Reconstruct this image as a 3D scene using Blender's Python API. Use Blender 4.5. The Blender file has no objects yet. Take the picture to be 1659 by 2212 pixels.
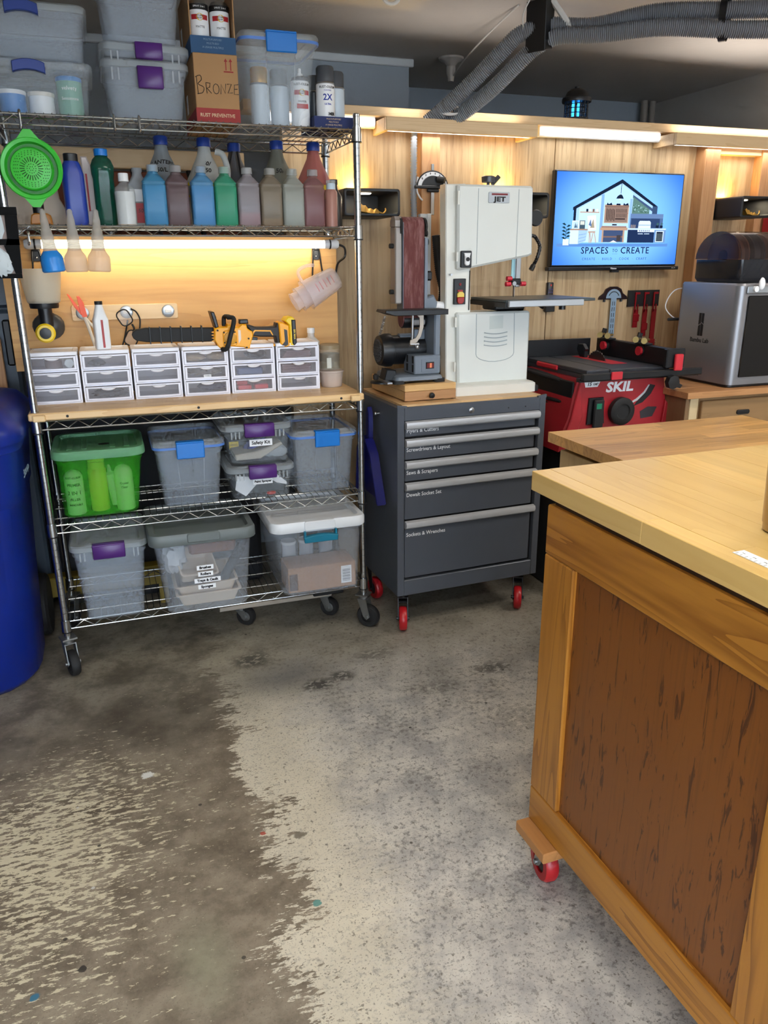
import bpy, bmesh, math, random
from mathutils import Matrix, Vector
random.seed(7)
PI = math.pi
SC = bpy.context.scene
COL = SC.collection

# ------------------------------------------------------------------ camera
cd = bpy.data.cameras.new('camera')
cd.sensor_fit = 'HORIZONTAL'; cd.sensor_width = 36.0; cd.lens = 1668.0 / 1659.0 * 36.0
cd.clip_start = 0.05
cam = bpy.data.objects.new('camera', cd); COL.objects.link(cam)
PITCH, ROLL, YAW = math.atan(546 / 1668), 0.0061, -0.3360
cam.matrix_world = (Matrix.Translation((0, 0, 1.5)) @ Matrix.Rotation(YAW, 4, 'Z')
                    @ Matrix.Rotation(PI / 2 - PITCH, 4, 'X') @ Matrix.Rotation(-ROLL, 4, 'Z'))
SC.camera = cam

# ------------------------------------------------------------------ world, lamps, exposure
w = bpy.data.worlds.new('world'); SC.world = w; w.use_nodes = True
bg = w.node_tree.nodes['Background']
bg.inputs['Color'].default_value = (0.74, 0.86, 1.0, 1); bg.inputs['Strength'].default_value = 4.6
SC.view_settings.view_transform = 'Standard'; SC.view_settings.look = 'None'
SC.view_settings.exposure = 0.82; SC.view_settings.gamma = 1.0; SC.view_settings.use_curve_mapping = False
SC.cycles.use_denoising = True
SC.cycles.max_bounces = 6; SC.cycles.diffuse_bounces = 4; SC.cycles.glossy_bounces = 3; SC.cycles.transmission_bounces = 3; SC.cycles.transparent_max_bounces = 14
SC.cycles.use_adaptive_sampling = True; SC.cycles.adaptive_threshold = 0.1; SC.cycles.adaptive_min_samples = 12
SC.cycles.caustics_reflective = False; SC.cycles.caustics_refractive = False
SC.cycles.sample_clamp_indirect = 6.0

def area(name, loc, sx, sy, power, col, rot=(0, 0, 0)):
    l = bpy.data.lights.new(name, 'AREA'); l.shape = 'RECTANGLE'; l.size = sx; l.size_y = sy
    l.energy = power; l.color = col
    o = bpy.data.objects.new(name, l); o.location = loc; o.rotation_euler = rot; COL.objects.link(o)
    return o
# ceiling shop lights of the garage (above and behind the photographer)
area('ceiling_lamp_over_bench', (0.75, 1.15, 2.42), 0.9, 0.3, 9.5, (1.0, 0.93, 0.80))
area('ceiling_lamp_behind', (-0.6, -0.3, 2.42), 1.2, 0.3, 16, (1.0, 0.95, 0.88))
area('ceiling_lamp_right', (2.7, 1.7, 2.42), 0.9, 0.3, 12, (1.0, 0.93, 0.84))

# ------------------------------------------------------------------ materials
class G:
    def __init__(s, name):
        s.mat = bpy.data.materials.new(name); s.mat.use_nodes = True
        s.t = s.mat.node_tree; s.b = s.t.nodes['Principled BSDF']; s.out = s.t.nodes['Material Output']
    def n(s, typ, props=None, ins=None):
        nd = s.t.nodes.new('ShaderNode' + typ)
        for k, v in (props or {}).items(): setattr(nd, k, v)
        for k, v in (ins or {}).items(): s.set(nd.inputs[k], v)
        return nd
    def set(s, inp, v):
        if isinstance(v, bpy.types.NodeSocket): s.t.links.new(v, inp)
        else:
            if isinstance(v, tuple) and len(v) == 3 and inp.type == 'RGBA': v = (*v, 1)
            inp.default_value = v
    def m(s, op, a, b=0.0, c=None, clamp=False):
        nd = s.t.nodes.new('ShaderNodeMath'); nd.operation = op; nd.use_clamp = clamp
        s.set(nd.inputs[0], a); s.set(nd.inputs[1], b)
        if c is not None: s.set(nd.inputs[2], c)
        return nd.outputs[0]
    def mix(s, f, a, b):
        nd = s.t.nodes.new('ShaderNodeMix'); nd.data_type = 'RGBA'
        s.set(nd.inputs[0], f); s.set(nd.inputs[6], a); s.set(nd.inputs[7], b)
        return nd.outputs[2]
    def step(s, v, lo, hi):
        nd = s.t.nodes.new('ShaderNodeMapRange'); nd.interpolation_type = 'SMOOTHSTEP'
        s.set(nd.inputs[0], v); s.set(nd.inputs[1], lo); s.set(nd.inputs[2], hi)
        return nd.outputs[0]
    def coord(s, scale=(1, 1, 1), rnd=0.0):
        tc = s.n('TexCoord'); v = tc.outputs['Object']
        if rnd:
            oi = s.n('ObjectInfo')
            mul = s.n('VectorMath', {'operation': 'SCALE'}, {0: (rnd, rnd * .7, rnd * 1.3), 'Scale': oi.outputs['Random']})
            v = s.n('VectorMath', {'operation': 'ADD'}, {0: v, 1: mul.outputs[0]}).outputs[0]
        return s.n('Mapping', None, {'Vector': v, 'Scale': scale}).outputs[0]
    def noise(s, vec, scale, detail=3.0, rough=0.55, dist=0.0):
        return s.n('TexNoise', None, {'Vector': vec, 'Scale': scale, 'Detail': detail, 'Roughness': rough, 'Distortion': dist}).outputs[0]
    def bump(s, h, strength=0.2, dist=0.002):
        bn = s.n('Bump', None, {'Height': h, 'Strength': strength, 'Distance': dist})
        s.set(s.b.inputs['Normal'], bn.outputs[0])
    def col(s, c): s.set(s.b.inputs['Base Color'], c)

def srgb(r, g, b):
    return tuple(((c / 255) / 12.92 if c <= 10 else ((c / 255 + .055) / 1.055) ** 2.4) for c in (r, g, b))

MATS = {}
def plain(name, rgb, rough=0.45, metal=0.0, var=0.06, spec=0.5, coat=0.0):
    if name in MATS: return MATS[name]
    g = G(name); c = srgb(*rgb)
    nz = g.noise(g.coord(), 11.0, 1)
    g.col(g.mix(nz, tuple(x * (1 - var) for x in c), tuple(min(1, x * (1 + var)) for x in c)))
    g.b.inputs['Roughness'].default_value = rough; g.b.inputs['Metallic'].default_value = metal
    g.b.inputs['Specular IOR Level'].default_value = spec; g.b.inputs['Coat Weight'].default_value = coat
    MATS[name] = g.mat
    return g.mat
def frost(name, rgb, opacity=0.5, rough=0.3, trans=0.25):
    """thin frosted plastic: part see-through, part milky diffuse that lets light into itself"""
    if name in MATS: return MATS[name]
    g = G(name); c = srgb(*rgb)
    nz = g.noise(g.coord(), 14.0, 0)
    cc = g.mix(nz, tuple(x * .93 for x in c), c)
    g.col(cc); g.b.inputs['Roughness'].default_value = rough
    tl = g.n('BsdfTranslucent', None, {'Color': cc})
    m1 = g.n('MixShader', None, {0: trans, 1: g.b.outputs[0], 2: tl.outputs[0]})
    tr = g.n('BsdfTransparent')
    m2 = g.n('MixShader', None, {0: opacity, 1: tr.outputs[0], 2: m1.outputs[0]})
    g.t.links.new(m2.outputs[0], g.out.inputs['Surface'])
    MATS[name] = g.mat
    return g.mat
def emit(name, rgb, strength, sample='AUTO'):
    if name in MATS: return MATS[name]
    g = G(name)
    e = g.n('Emission', None, {'Color': srgb(*rgb), 'Strength': strength})
    g.t.links.new(e.outputs[0], g.out.inputs['Surface'])
    g.mat.cycles.emission_sampling = sample
    MATS[name] = g.mat
    return g.mat
def wood(name, light, dark, axis='X', scale=1.0, contrast=1.0, rough=0.42, rnd=6.0, vary=0.18, ring=1.0):
    """long grain along axis; every board draws its own place in the grain"""
    if name in MATS: return MATS[name]
    g = G(name)
    st = {'X': (.9, 12, 12), 'Y': (12, .9, 12), 'Z': (12, 12, .9)}[axis]
    v = g.coord(tuple(x * scale for x in st), rnd)
    n1 = g.noise(v, 1.0, 3, .5, .6)
    rings = g.m('FRACT', g.m('MULTIPLY', n1, 7.0 * ring))
    ringline = g.m('POWER', rings, 2.2)
    fine = g.noise(g.coord(tuple(x * scale * 7 for x in st), rnd), 1.0, 4, .6)
    f = g.m('ADD', g.m('MULTIPLY', ringline, .55 * contrast), g.m('MULTIPLY', g.m('SUBTRACT', fine, .5), .6 * contrast), clamp=True)
    f = g.m('ADD', f, g.m('MULTIPLY', g.m('SUBTRACT', n1, .45), .5 * contrast), clamp=True)
    c = g.mix(f, srgb(*light), srgb(*dark))
    oi = g.n('ObjectInfo')
    br = g.m('ADD', 1 - vary * .5, g.m('MULTIPLY', oi.outputs['Random'], vary))
    hsv = g.n('HueSaturation', None, {'Value': br, 'Color': c})
    g.col(hsv.outputs[0]); g.b.inputs['Roughness'].default_value = rough
    g.bump(fine, .08, .001)
    MATS[name] = g.mat
    return g.mat

CHROME = plain('chrome wire', (190, 194, 196), .22, 1.0, .03)
STEEL = plain('brushed steel', (178, 180, 182), .34, 1.0, .05)
ZINC = plain('zinc plate', (150, 152, 152), .42, .9, .08)
BLACK = plain('black plastic', (22, 23, 26), .42)
RUBBER = plain('black rubber', (24, 24, 25), .7)
SATIN = plain('satin black paint', (14, 16, 20), .38)
WHITE = plain('white plastic', (232, 234, 236), .38)
OFFW = plain('warm white plastic', (226, 220, 208), .4)
INK = plain('black ink', (16, 16, 18), .6)
PAPER = plain('white paper label', (238, 240, 242), .55)
REDW = plain('red polyurethane', (178, 26, 34), .35)
CARD = plain('brown cardboard', (168, 128, 86), .8, 0, .1)
CARDI = plain('cardboard seen through plastic', (170, 130, 96), .8, 0, .1)
PURPLE = plain('purple plastic', (78, 36, 112), .35)
BLUEL = plain('bright blue plastic', (18, 118, 206), .35)
NAVY = plain('navy plastic', (26, 54, 130), .35)
TEAL = plain('teal plastic', (10, 112, 140), .35)
YELLOW = plain('tool yellow', (250, 172, 22), .36)
FROST = frost('frosted clear plastic', (206, 218, 232), .24, .3)
FROSTL = frost('frosted lid plastic', (214, 222, 228), .34, .3)
CLEAR = frost('clear plastic', (214, 226, 236), .13, .12)
CLEARL = frost('clear lid plastic', (220, 230, 238), .28, .2)
MIDF = frost('lightly frosted plastic', (204, 214, 226), .2, .25)
SMOKE = frost('smoked plastic', (52, 44, 46), .45, .1)

# ------------------------------------------------------------------ mesh helpers
def rr(w, d, r, nc=6):
    """points of a rounded rectangle, counter-clockwise, 4*nc of them; r = half the width gives a circle"""
    r = max(1e-5, min(r, w / 2, d / 2)); pts = []
    for k, (sx, sy) in enumerate(((1, 1), (-1, 1), (-1, -1), (1, -1))):
        for i in range(nc):
            a = PI / 2 * k + PI / 2 * i / (nc - 1)
            pts.append((sx * (w / 2 - r) + r * math.cos(a), sy * (d / 2 - r) + r * math.sin(a)))
    return pts
class MB:
    def __init__(s): s.v = []; s.f = []; s.mi = []; s.cur = 0
    def add(s, vs, fs):
        o = len(s.v); s.v += [tuple(p) for p in vs]
        for f in fs: s.f.append(tuple(i + o for i in f)); s.mi.append(s.cur)
        return s
    def box(s, lo, hi, bev=0.0, M=None):
        (a, b, c), (d, e, f) = lo, hi
        a, d = min(a, d), max(a, d); b, e = min(b, e), max(b, e); c, f = min(c, f), max(c, f)
        if bev <= 0:
            vs = [(a, b, c), (d, b, c), (d, e, c), (a, e, c), (a, b, f), (d, b, f), (d, e, f), (a, e, f)]
            fs = [(0, 3, 2, 1), (4, 5, 6, 7), (0, 1, 5, 4), (1, 2, 6, 5), (2, 3, 7, 6), (3, 0, 4, 7)]
        else:
            t = min(bev, (d - a) * .45, (e - b) * .45, (f - c) * .45)
            vs = []; 
            for z in (c, f):
                for y in (b, e):
                    for x in (a, d):
                        ix = t if x == a else -t; iy = t if y == b else -t; iz = t if z == c else -t
                        vs += [(x, y + iy, z + iz), (x + ix, y, z + iz), (x + ix, y + iy, z)]
            def I(x, y, z, k): return 3 * (x + 2 * y + 4 * z) + k
            fs = [(I(0,0,0,0), I(0,0,1,0), I(0,1,1,0), I(0,1,0,0)), (I(1,0,0,0), I(1,1,0,0), I(1,1,1,0), I(1,0,1,0)),
                  (I(0,0,0,1), I(1,0,0,1), I(1,0,1,1), I(0,0,1,1)), (I(0,1,0,1), I(0,1,1,1), I(1,1,1,1), I(1,1,0,1)),
                  (I(0,0,0,2), I(0,1,0,2), I(1,1,0,2), I(1,0,0,2)), (I(0,0,1,2), I(1,0,1,2), I(1,1,1,2), I(0,1,1,2))]
            for z in (0, 1):
                for y in (0, 1):
                    for x in (0, 1): fs.append((I(x,y,z,0), I(x,y,z,1), I(x,y,z,2)))
            for p in (0, 1):
                for q in (0, 1):
                    fs += [(I(p,q,0,0), I(p,q,1,0), I(p,q,1,1), I(p,q,0,1)), (I(p,0,q,0), I(p,1,q,0), I(p,1,q,2), I(p,0,q,2)),
                           (I(0,p,q,1), I(1,p,q,1), I(1,p,q,2), I(0,p,q,2))]
        if M is not None: vs = [tuple(M @ Vector(p)) for p in vs]
        return s.add(vs, fs)
    def cbox(s, c, size, bev=0.0, M=None):
        return s.box([c[i] - size[i] / 2 for i in range(3)], [c[i] + size[i] / 2 for i in range(3)], bev, M)
    def loft(s, rings, nc=6, M=None, cap0=True, cap1=True, closed=False):
        """rings: (z, w, d, r [, cx, cy])"""
        vs = []; n = 4 * nc
        for q in rings:
            z, w_, d_, r_ = q[:4]; cx, cy = (q[4], q[5]) if len(q) > 4 else (0, 0)
            vs += [(x + cx, y + cy, z) for x, y in rr(w_, d_, r_, nc)]
        fs = []; m = len(rings)
        for k in range(m if closed else m - 1):
            for i in range(n):
                j = (i + 1) % n; k2 = (k + 1) % m
                fs.append((k * n + i, k * n + j, k2 * n + j, k2 * n + i))
        if not closed:
            if cap0: fs.append(tuple(reversed(range(n))))
            if cap1: fs.append(tuple((m - 1) * n + i for i in range(n)))
        if M is not None: vs = [tuple(M @ Vector(p)) for p in vs]
        return s.add(vs, fs)
    def lathe(s, prof, n=24, M=None, caps=True):
        """prof: (r, z)"""
        vs = []; fs = []
        for r_, z in prof:
            for i in range(n):
                a = 2 * PI * i / n; vs.append((r_ * math.cos(a), r_ * math.sin(a), z))
        for k in range(len(prof) - 1):
            for i in range(n):
                j = (i + 1) % n; fs.append((k * n + i, k * n + j, (k + 1) * n + j, (k + 1) * n + i))
        if caps:
            fs.append(tuple(reversed(range(n)))); fs.append(tuple((len(prof) - 1) * n + i for i in range(n)))
        if M is not None: vs = [tuple(M @ Vector(p)) for p in vs]
        return s.add(vs, fs)
    def cyl(s, p0, p1, r0, r1=None, n=20):
        p0, p1 = Vector(p0), Vector(p1); d = p1 - p0
        M = Matrix.Translation(p0) @ d.to_track_quat('Z', 'Y').to_matrix().to_4x4()
        return s.lathe([(r0, 0), (r0 if r1 is None else r1, d.length)], n, M)
    def tube(s, pts, r, n=8, closed=False, ribs=None):
        """round tube along a path; r may be a function of the path index"""
        P = [Vector(p) for p in pts]; m = len(P); vs = []; fs = []; up = None
        for k in range(m):
            if closed: t = P[(k + 1) % m] - P[k - 1]
            else: t = P[min(k + 1, m - 1)] - P[max(k - 1, 0)]
            t.normalize()
            if up is None:
                up = Vector((0, 0, 1)) if abs(t.z) < .9 else Vector((1, 0, 0))
            x = t.cross(up)
            if x.length < 1e-6: x = t.orthogonal()
            x.normalize(); y = x.cross(t); up = y
            rk = r(k) if callable(r) else r
            for i in range(n):
                a = 2 * PI * i / n; vs.append(P[k] + rk * (math.cos(a) * x + math.sin(a) * y))
        for k in range(m if closed else m - 1):
            for i in range(n):
                j = (i + 1) % n; k2 = (k + 1) % m
                fs.append((k * n + i, k2 * n + i, k2 * n + j, k * n + j))
        if not closed:
            fs.append(tuple(range(n))); fs.append(tuple(reversed([(m - 1) * n + i for i in range(n)])))
        return s.add(vs, fs)
    def prism(s, poly, y0, y1, M=None, inset=0.0):
        """poly in (x, z), pushed through along y from y0 (front) to y1; inset rounds the front edge"""
        n = len(poly); a = sum(poly[i][0] * poly[(i + 1) % n][1] - poly[(i + 1) % n][0] * poly[i][1] for i in range(n))
        if a < 0: poly = poly[::-1]
        L = []
        if inset > 0:
            q = []
            for i in range(n):
                p, c, x = Vector(poly[i - 1]), Vector(poly[i]), Vector(poly[(i + 1) % n])
                e1 = (c - p).normalized(); e2 = (x - c).normalized()
                n1 = Vector((-e1.y, e1.x)); n2 = Vector((-e2.y, e2.x)); bis = n1 + n2
                if bis.length < 1e-4: bis = n1
                bis.normalize(); k = min(2.0, 1 / max(.3, bis.dot(n1)))
                q.append(tuple(c + bis * inset * k))
            L = [(q, y0), (poly, y0 + inset), (poly, y1)]
        else: L = [(poly, y0), (poly, y1)]
        vs = []; fs = []
        for pl, y in L: vs += [(x, y, z) for x, z in pl]
        m = len(L)
        fs.append(tuple(range(n))); fs.append(tuple(reversed([(m - 1) * n + i for i in range(n)])))
        for k in range(m - 1):
            for i in range(n):
                j = (i + 1) % n; fs.append((k * n + j, k * n + i, (k + 1) * n + i, (k + 1) * n + j))
        if M is not None: vs = [tuple(M @ Vector(p)) for p in vs]
        return s.add(vs, fs)
    def ball(s, c, r, n=12, sc=(1, 1, 1)):
        prof = [(max(1e-4, r * math.sin(PI * k / n)), -r * math.cos(PI * k / n)) for k in range(n + 1)]
        return s.lathe(prof, 2 * n, Matrix.Translation(c) @ Matrix.Diagonal((*sc, 1)))
    def blob(s, c, size, seed=0, rough=.25, n=10):
        rd = random.Random(seed); vs = []; fs = []; m = 2 * n
        for k in range(n + 1):
            for i in range(m):
                a = 2 * PI * i / m; b = PI * k / n
                q = 1 + rough * (rd.random() - .5) * (1 if 0 < k < n else 0)
                vs.append((c[0] + size[0] / 2 * q * math.sin(b) * math.cos(a), c[1] + size[1] / 2 * q * math.sin(b) * math.sin(a), c[2] - size[2] / 2 * q * math.cos(b)))
        for k in range(n):
            for i in range(m):
                j = (i + 1) % m; fs.append((k * m + i, k * m + j, (k + 1) * m + j, (k + 1) * m + i))
        return s.add(vs, fs)
    def build(s, name, mat, parent=None, sm=38, loc=None, rot=None):
        me = bpy.data.meshes.new(name); me.from_pydata(s.v, [], s.f)
        for m_ in (mat if isinstance(mat, (list, tuple)) else [mat]): me.materials.append(m_)
        if any(s.mi): me.polygons.foreach_set('material_index', s.mi)
        me.validate()
        if sm:
            me.shade_smooth(); me.set_sharp_from_angle(angle=math.radians(sm))
        return link(name, me, parent, loc, rot)
def link(name, me, parent=None, loc=None, rot=None):
    o = bpy.data.objects.new(name, me); COL.objects.link(o); o.parent = parent
    if loc: o.location = loc
    if rot: o.rotation_euler = rot
    return o
def tag(o, label=None, cat=None, group=None, kind=None):
    for k, v in (('label', label), ('category', cat), ('group', group), ('kind', kind)):
        if v: o[k] = v
    return o
def thing(name, label, cat, loc=(0, 0, 0), rot=(0, 0, 0), group=None):
    o = bpy.data.objects.new(name, None); COL.objects.link(o); o.empty_display_size = .05
    o.location = loc; o.rotation_euler = rot if isinstance(rot, (tuple, list)) else (0, 0, rot)
    return tag(o, label, cat, group)
def B(lo, hi, name, mat, parent=None, bev=0.0, sm=0): return MB().box(lo, hi, bev).build(name, mat, parent, sm)
def smooth(pts, k=6):
    P = [Vector(p) for p in pts]; out = []
    for i in range(len(P) - 1):
        p0, p1, p2, p3 = P[max(i - 1, 0)], P[i], P[i + 1], P[min(i + 2, len(P) - 1)]
        for q in range(k):
            t = q / k
            out.append(.5 * ((2 * p1) + (p2 - p0) * t + (2 * p0 - 5 * p1 + 4 * p2 - p3) * t * t + (3 * p1 - p0 - 3 * p2 + p3) * t ** 3))
    out.append(P[-1]); return out
UP = (PI / 2, 0, 0)                                   # print standing upright, read from the room
def text(s, size, mat, parent, loc, rot=UP, name='lettering', align='CENTER', bold=0.0, sx=1.0, shear=0.0, wrap=0.0, ext=.0004, space=1.0):
    cu = bpy.data.curves.new('t', 'FONT'); cu.body = s; cu.size = size; cu.align_x = align; cu.align_y = 'CENTER'
    cu.extrude = ext; cu.offset = bold; cu.shear = shear; cu.space_character = space; cu.resolution_u = 2
    o = bpy.data.objects.new('t', cu); COL.objects.link(o)
    me = bpy.data.meshes.new_from_object(o); bpy.data.objects.remove(o); bpy.data.curves.remove(cu)
    me.name = name; me.materials.clear(); me.materials.append(mat)
    for v in me.vertices:
        v.co.x *= sx
        if wrap:
            a = v.co.x / wrap; h = v.co.z + wrap
            v.co.x = h * math.sin(a); v.co.z = h * math.cos(a) - wrap
    return link(name, me, parent, loc, rot)

# ================================================================== the room
g = G('worn painted concrete')
P = g.coord(); xyz = g.n('SeparateXYZ', None, {0: P}); X, Y = xyz.outputs[0], xyz.outputs[1]
def scr(sx, sy, rot=-.34, off=(0, 0, 0)):                 # brushed direction of the old roller-applied coating
    return g.n('Mapping', None, {'Vector': P, 'Rotation': (0, 0, -rot), 'Scale': (sx, sy, 1), 'Location': off}).outputs[0]
def blotch(cx, cy, rx, ry, soft=.6, wob=.5, src=None):    # stain with a ragged outline at a place on the floor
    ex = g.m('DIVIDE', g.m('SUBTRACT', X, cx), rx); ey = g.m('DIVIDE', g.m('SUBTRACT', Y, cy), ry)
    r_ = g.m('SQRT', g.m('ADD', g.m('MULTIPLY', ex, ex), g.m('MULTIPLY', ey, ey)))
    return g.step(g.m('ADD', r_, g.m('MULTIPLY', g.m('SUBTRACT', src, .5), wob * 2)), 1.0, 1.0 - soft)
big = g.noise(P, 1.9, 2, .6); mid = g.noise(P, 7.0, 5, .68); fine = g.noise(P, 55.0, 3, .7); grit = g.noise(P, 170.0, 2, .65); blot = g.noise(P, 3.4, 5, .66)
conc = g.mix(g.step(mid, .3, .7), srgb(108, 96, 80), srgb(153, 140, 121))
conc = g.mix(g.m('MULTIPLY', g.step(blot, .48, .66), .6), conc, srgb(80, 68, 54))
conc = g.mix(g.m('MULTIPLY', g.step(fine, .5, .72), .35), conc, srgb(150, 141, 122))
conc = g.mix(g.m('MULTIPLY', g.step(grit, .56, .7), .35), conc, srgb(70, 62, 50))
conc = g.mix(g.m('MULTIPLY', blotch(.0, 2.48, .42, .30, .8, .5, blot), .6), conc, srgb(66, 58, 48))
conc = g.mix(g.m('MULTIPLY', blotch(.05, 1.40, .10, .16, .9, .9, blot), .45), conc, srgb(150, 150, 124))
# worn coating edge running away from the camera, ragged along the roller direction
rag = g.noise(scr(26, 80), 1.0, 5, .7); wav = g.noise(P, 4.2, 1, .5); isl = g.noise(scr(7, 13), 1.0, 3, .65)
edge = g.m('SUBTRACT', X, .262)
edge = g.m('ADD', edge, g.m('MULTIPLY', g.m('SUBTRACT', wav, .5), .34))
edge = g.m('ADD', edge, g.m('MULTIPLY', g.m('SUBTRACT', rag, .5), .40))
edge = g.m('ADD', edge, g.m('MULTIPLY', g.m('SUBTRACT', isl, .5), .24))
right = g.step(edge, -.004, .004)
nearedge = g.step(g.m('ADD', edge, g.m('MULTIPLY', g.m('SUBTRACT', big, .5), .5)), .46, .02)
worn = g.mix(g.step(mid, .36, .66), srgb(208, 202, 191), srgb(166, 162, 157))
coat = g.mix(nearedge, worn, g.mix(mid, srgb(222, 213, 192), srgb(196, 186, 164)))
coat = g.mix(g.m('MULTIPLY', g.step(g.m('ADD', g.m('MULTIPLY', blot, .55), g.m('MULTIPLY', fine, .45)), .50, .63), g.m('SUBTRACT', .62, g.m('MULTIPLY', nearedge, .45))), coat, srgb(112, 109, 106))
coat = g.mix(g.m('MULTIPLY', g.step(fine, .54, .66), g.m('SUBTRACT', .6, g.m('MULTIPLY', nearedge, .35))), coat, srgb(118, 114, 108))
coat = g.mix(g.m('MULTIPLY', g.step(grit, .57, .66), .55), coat, srgb(98, 93, 86))
coat = g.mix(g.m('MULTIPLY', g.step(g.noise(scr(60, 60, 0, (3, 1, 0)), 1.0, 2, .7), .64, .67), .7), coat, srgb(104, 97, 86))
# flakes of the coating left on the bare side
flk = g.noise(scr(24, 78, -.34, (1.7, 4.1, 0)), 1.0, 5, .72); dens = g.noise(P, 3.0, 2, .6)
near = blotch(-.28, 1.92, .58, .66, 1.0, .3, dens); low = blotch(-.35, 1.40, .5, .45, 1.0, .3, dens)
lim = g.m('SUBTRACT', .655, g.m('ADD', g.m('ADD', g.m('MULTIPLY', near, .19), g.m('MULTIPLY', low, .08)), g.m('MULTIPLY', g.m('SUBTRACT', dens, .5), .30)))
flake = g.step(g.m('SUBTRACT', flk, lim), 0.0, .008)
c = g.mix(flake, conc, g.mix(mid, srgb(222, 211, 180), srgb(192, 181, 154)))
c = g.mix(right, c, coat)
# trodden grime toward the cabinets, oily blotches and boot marks
far = g.step(g.m('ADD', Y, g.m('MULTIPLY', g.m('SUBTRACT', blot, .5), .9)), 2.15, 2.85)
grime = g.mix(g.step(mid, .32, .68), srgb(92, 86, 73), srgb(150, 143, 126))
grime = g.mix(g.m('MULTIPLY', g.step(fine, .5, .68), .5), grime, srgb(84, 78, 68))
c = g.mix(g.m('MULTIPLY', far, .8), c, grime)
c = g.mix(g.m('MULTIPLY', blotch(.50, 2.56, .30, .17, .9, .5, blot), .62), c, srgb(92, 92, 96))
treadn = g.step(g.noise(scr(38, 60, 1.1), 1.0, 2, .6), .40, .50)
for (bx_, by_, rx_, ry_, k_) in ((.40, 2.74, .12, .08, .8), (.60, 2.47, .085, .06, .9), (.70, 2.50, .07, .05, .8), (1.27, 2.36, .11, .06, .7), (.86, 2.62, .14, .07, .5), (1.02, 2.30, .12, .06, .45), (1.2, 2.02, .16, .12, .3)):
    tread = g.m('MULTIPLY', blotch(bx_, by_, rx_, ry_, .7, .5, mid), treadn)
    c = g.mix(g.m('MULTIPLY', tread, k_), c, srgb(58, 55, 49))
spot = g.n('TexVoronoi', None, {'Vector': P, 'Scale': 8.0, 'Randomness': 1.0})
c = g.mix(g.m('MULTIPLY', g.step(spot.outputs['Distance'], .05, .035), .85), c, srgb(52, 48, 42))
spot2 = g.n('TexVoronoi', None, {'Vector': scr(5.2, 5.2, 0, (2.3, .4, 0)), 'Scale': 1.0, 'Randomness': 1.0})
c = g.mix(g.m('MULTIPLY', g.step(spot2.outputs['Distance'], .03, .02), .8), c, srgb(206, 204, 198))
for (bx_, by_, r_, col_) in ((-.205, 1.47, .013, (40, 36, 34)), (-.30, 1.43, .012, (50, 112, 140)), (.335, 1.475, .013, (84, 140, 132)), (-.03, 2.13, .02, (226, 226, 220)), (-.22, 1.30, .02, (226, 224, 216)), (.35, 1.72, .018, (120, 112, 96)), (.255, 1.76, .008, (170, 70, 52))):
    c = g.mix(g.m('MULTIPLY', blotch(bx_, by_, r_ * 1.0, r_ * .9, .3, .9, fine), .92), c, srgb(*col_))
g.col(c); g.b.inputs['Roughness'].default_value = .6
g.bump(g.m('ADD', g.m('ADD', mid, g.m('MULTIPLY', fine, .4)), g.m('MULTIPLY', right, .25)), .25, .003)
FLOOR = g.mat

def paint(name, a, b, bump=.25, sc=35.0):
    g = G(name); P = g.coord(); n = g.noise(P, 2.2, 4); f = g.noise(P, sc, 4, .6)
    g.col(g.mix(n, srgb(*a), srgb(*b))); g.b.inputs['Roughness'].default_value = .85
    g.bump(f, bump, .004); return g.mat
CEIL = paint('textured ceiling paint', (192, 186, 180), (176, 171, 166), .35, 28)
GREYW = paint('grey wall paint', (160, 168, 176), (148, 156, 164))
def veneer(name, a, b, c_):
    g = G(name); v = g.coord((26, 26, 1.1), 5.0); n = g.noise(v, 1.0, 4, .6, .3)
    fl = g.noise(g.coord((95, 95, 4.5), 5.0), 1.0, 4, .62); bg_ = g.noise(g.coord((2.2, 2.2, 1.4), 5.0), 1.0, 3, .5, 1.2)
    col = g.mix(g.step(n, .35, .7), srgb(*a), srgb(*b))
    col = g.mix(g.m('MULTIPLY', g.step(fl, .52, .7), .6), col, srgb(*c_))
    col = g.mix(g.m('MULTIPLY', g.step(bg_, .5, .62), .35), col, srgb(*a))
    oi = g.n('ObjectInfo')
    hs = g.n('HueSaturation', None, {'Value': g.m('ADD', .93, g.m('MULTIPLY', oi.outputs['Random'], .12)), 'Color': col})
    g.col(hs.outputs[0]); g.b.inputs['Roughness'].default_value = .5; g.bump(fl, .06, .001); MATS[name] = g.mat
    return g.mat
PLY = veneer('tan veneer plywood', (204, 176, 136), (172, 142, 102), (132, 102, 68))
PINE = wood('pine framing', (200, 152, 106), (160, 106, 68), 'Z', 1.0, .7, .5)
PINEX = wood('pine rail', (214, 184, 142), (182, 142, 96), 'X', 1.0, .6, .5)

tag(B((-2.4, -1.6, -.1), (3.6, 4.8, 0), 'floor', FLOOR), kind='structure')
tag(B((-9, -12, -.1), (10, -1.601, -.004), 'ground', plain('driveway concrete', (168, 164, 156), .8)), kind='structure')  # unseen driveway, added to bounce daylight up to the ceiling
tag(B((-2.4, -1.6, 2.44), (3.6, 4.8, 2.52), 'ceiling', CEIL), kind='structure')
tag(B((-2.4, -1.6, 0), (-2.3, 4.8, 2.44), 'wall_left', paint('dark wall paint', (96, 100, 106), (84, 88, 94))), kind='structure')  # unseen wall, kept dark to deepen the shade on the left
tag(B((3.48, -1.6, 0), (3.6, 4.8, 2.44), 'wall_right', paint('warm grey wall paint', (196, 190, 182), (182, 176, 168))), kind='structure')
wf = tag(B((-2.4, -1.7, 0), (-1.1, -1.6, 2.52), 'wall_front', GREYW), kind='structure')     # front wall behind the photographer, unseen; added to narrow daylight to the door opening
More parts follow.
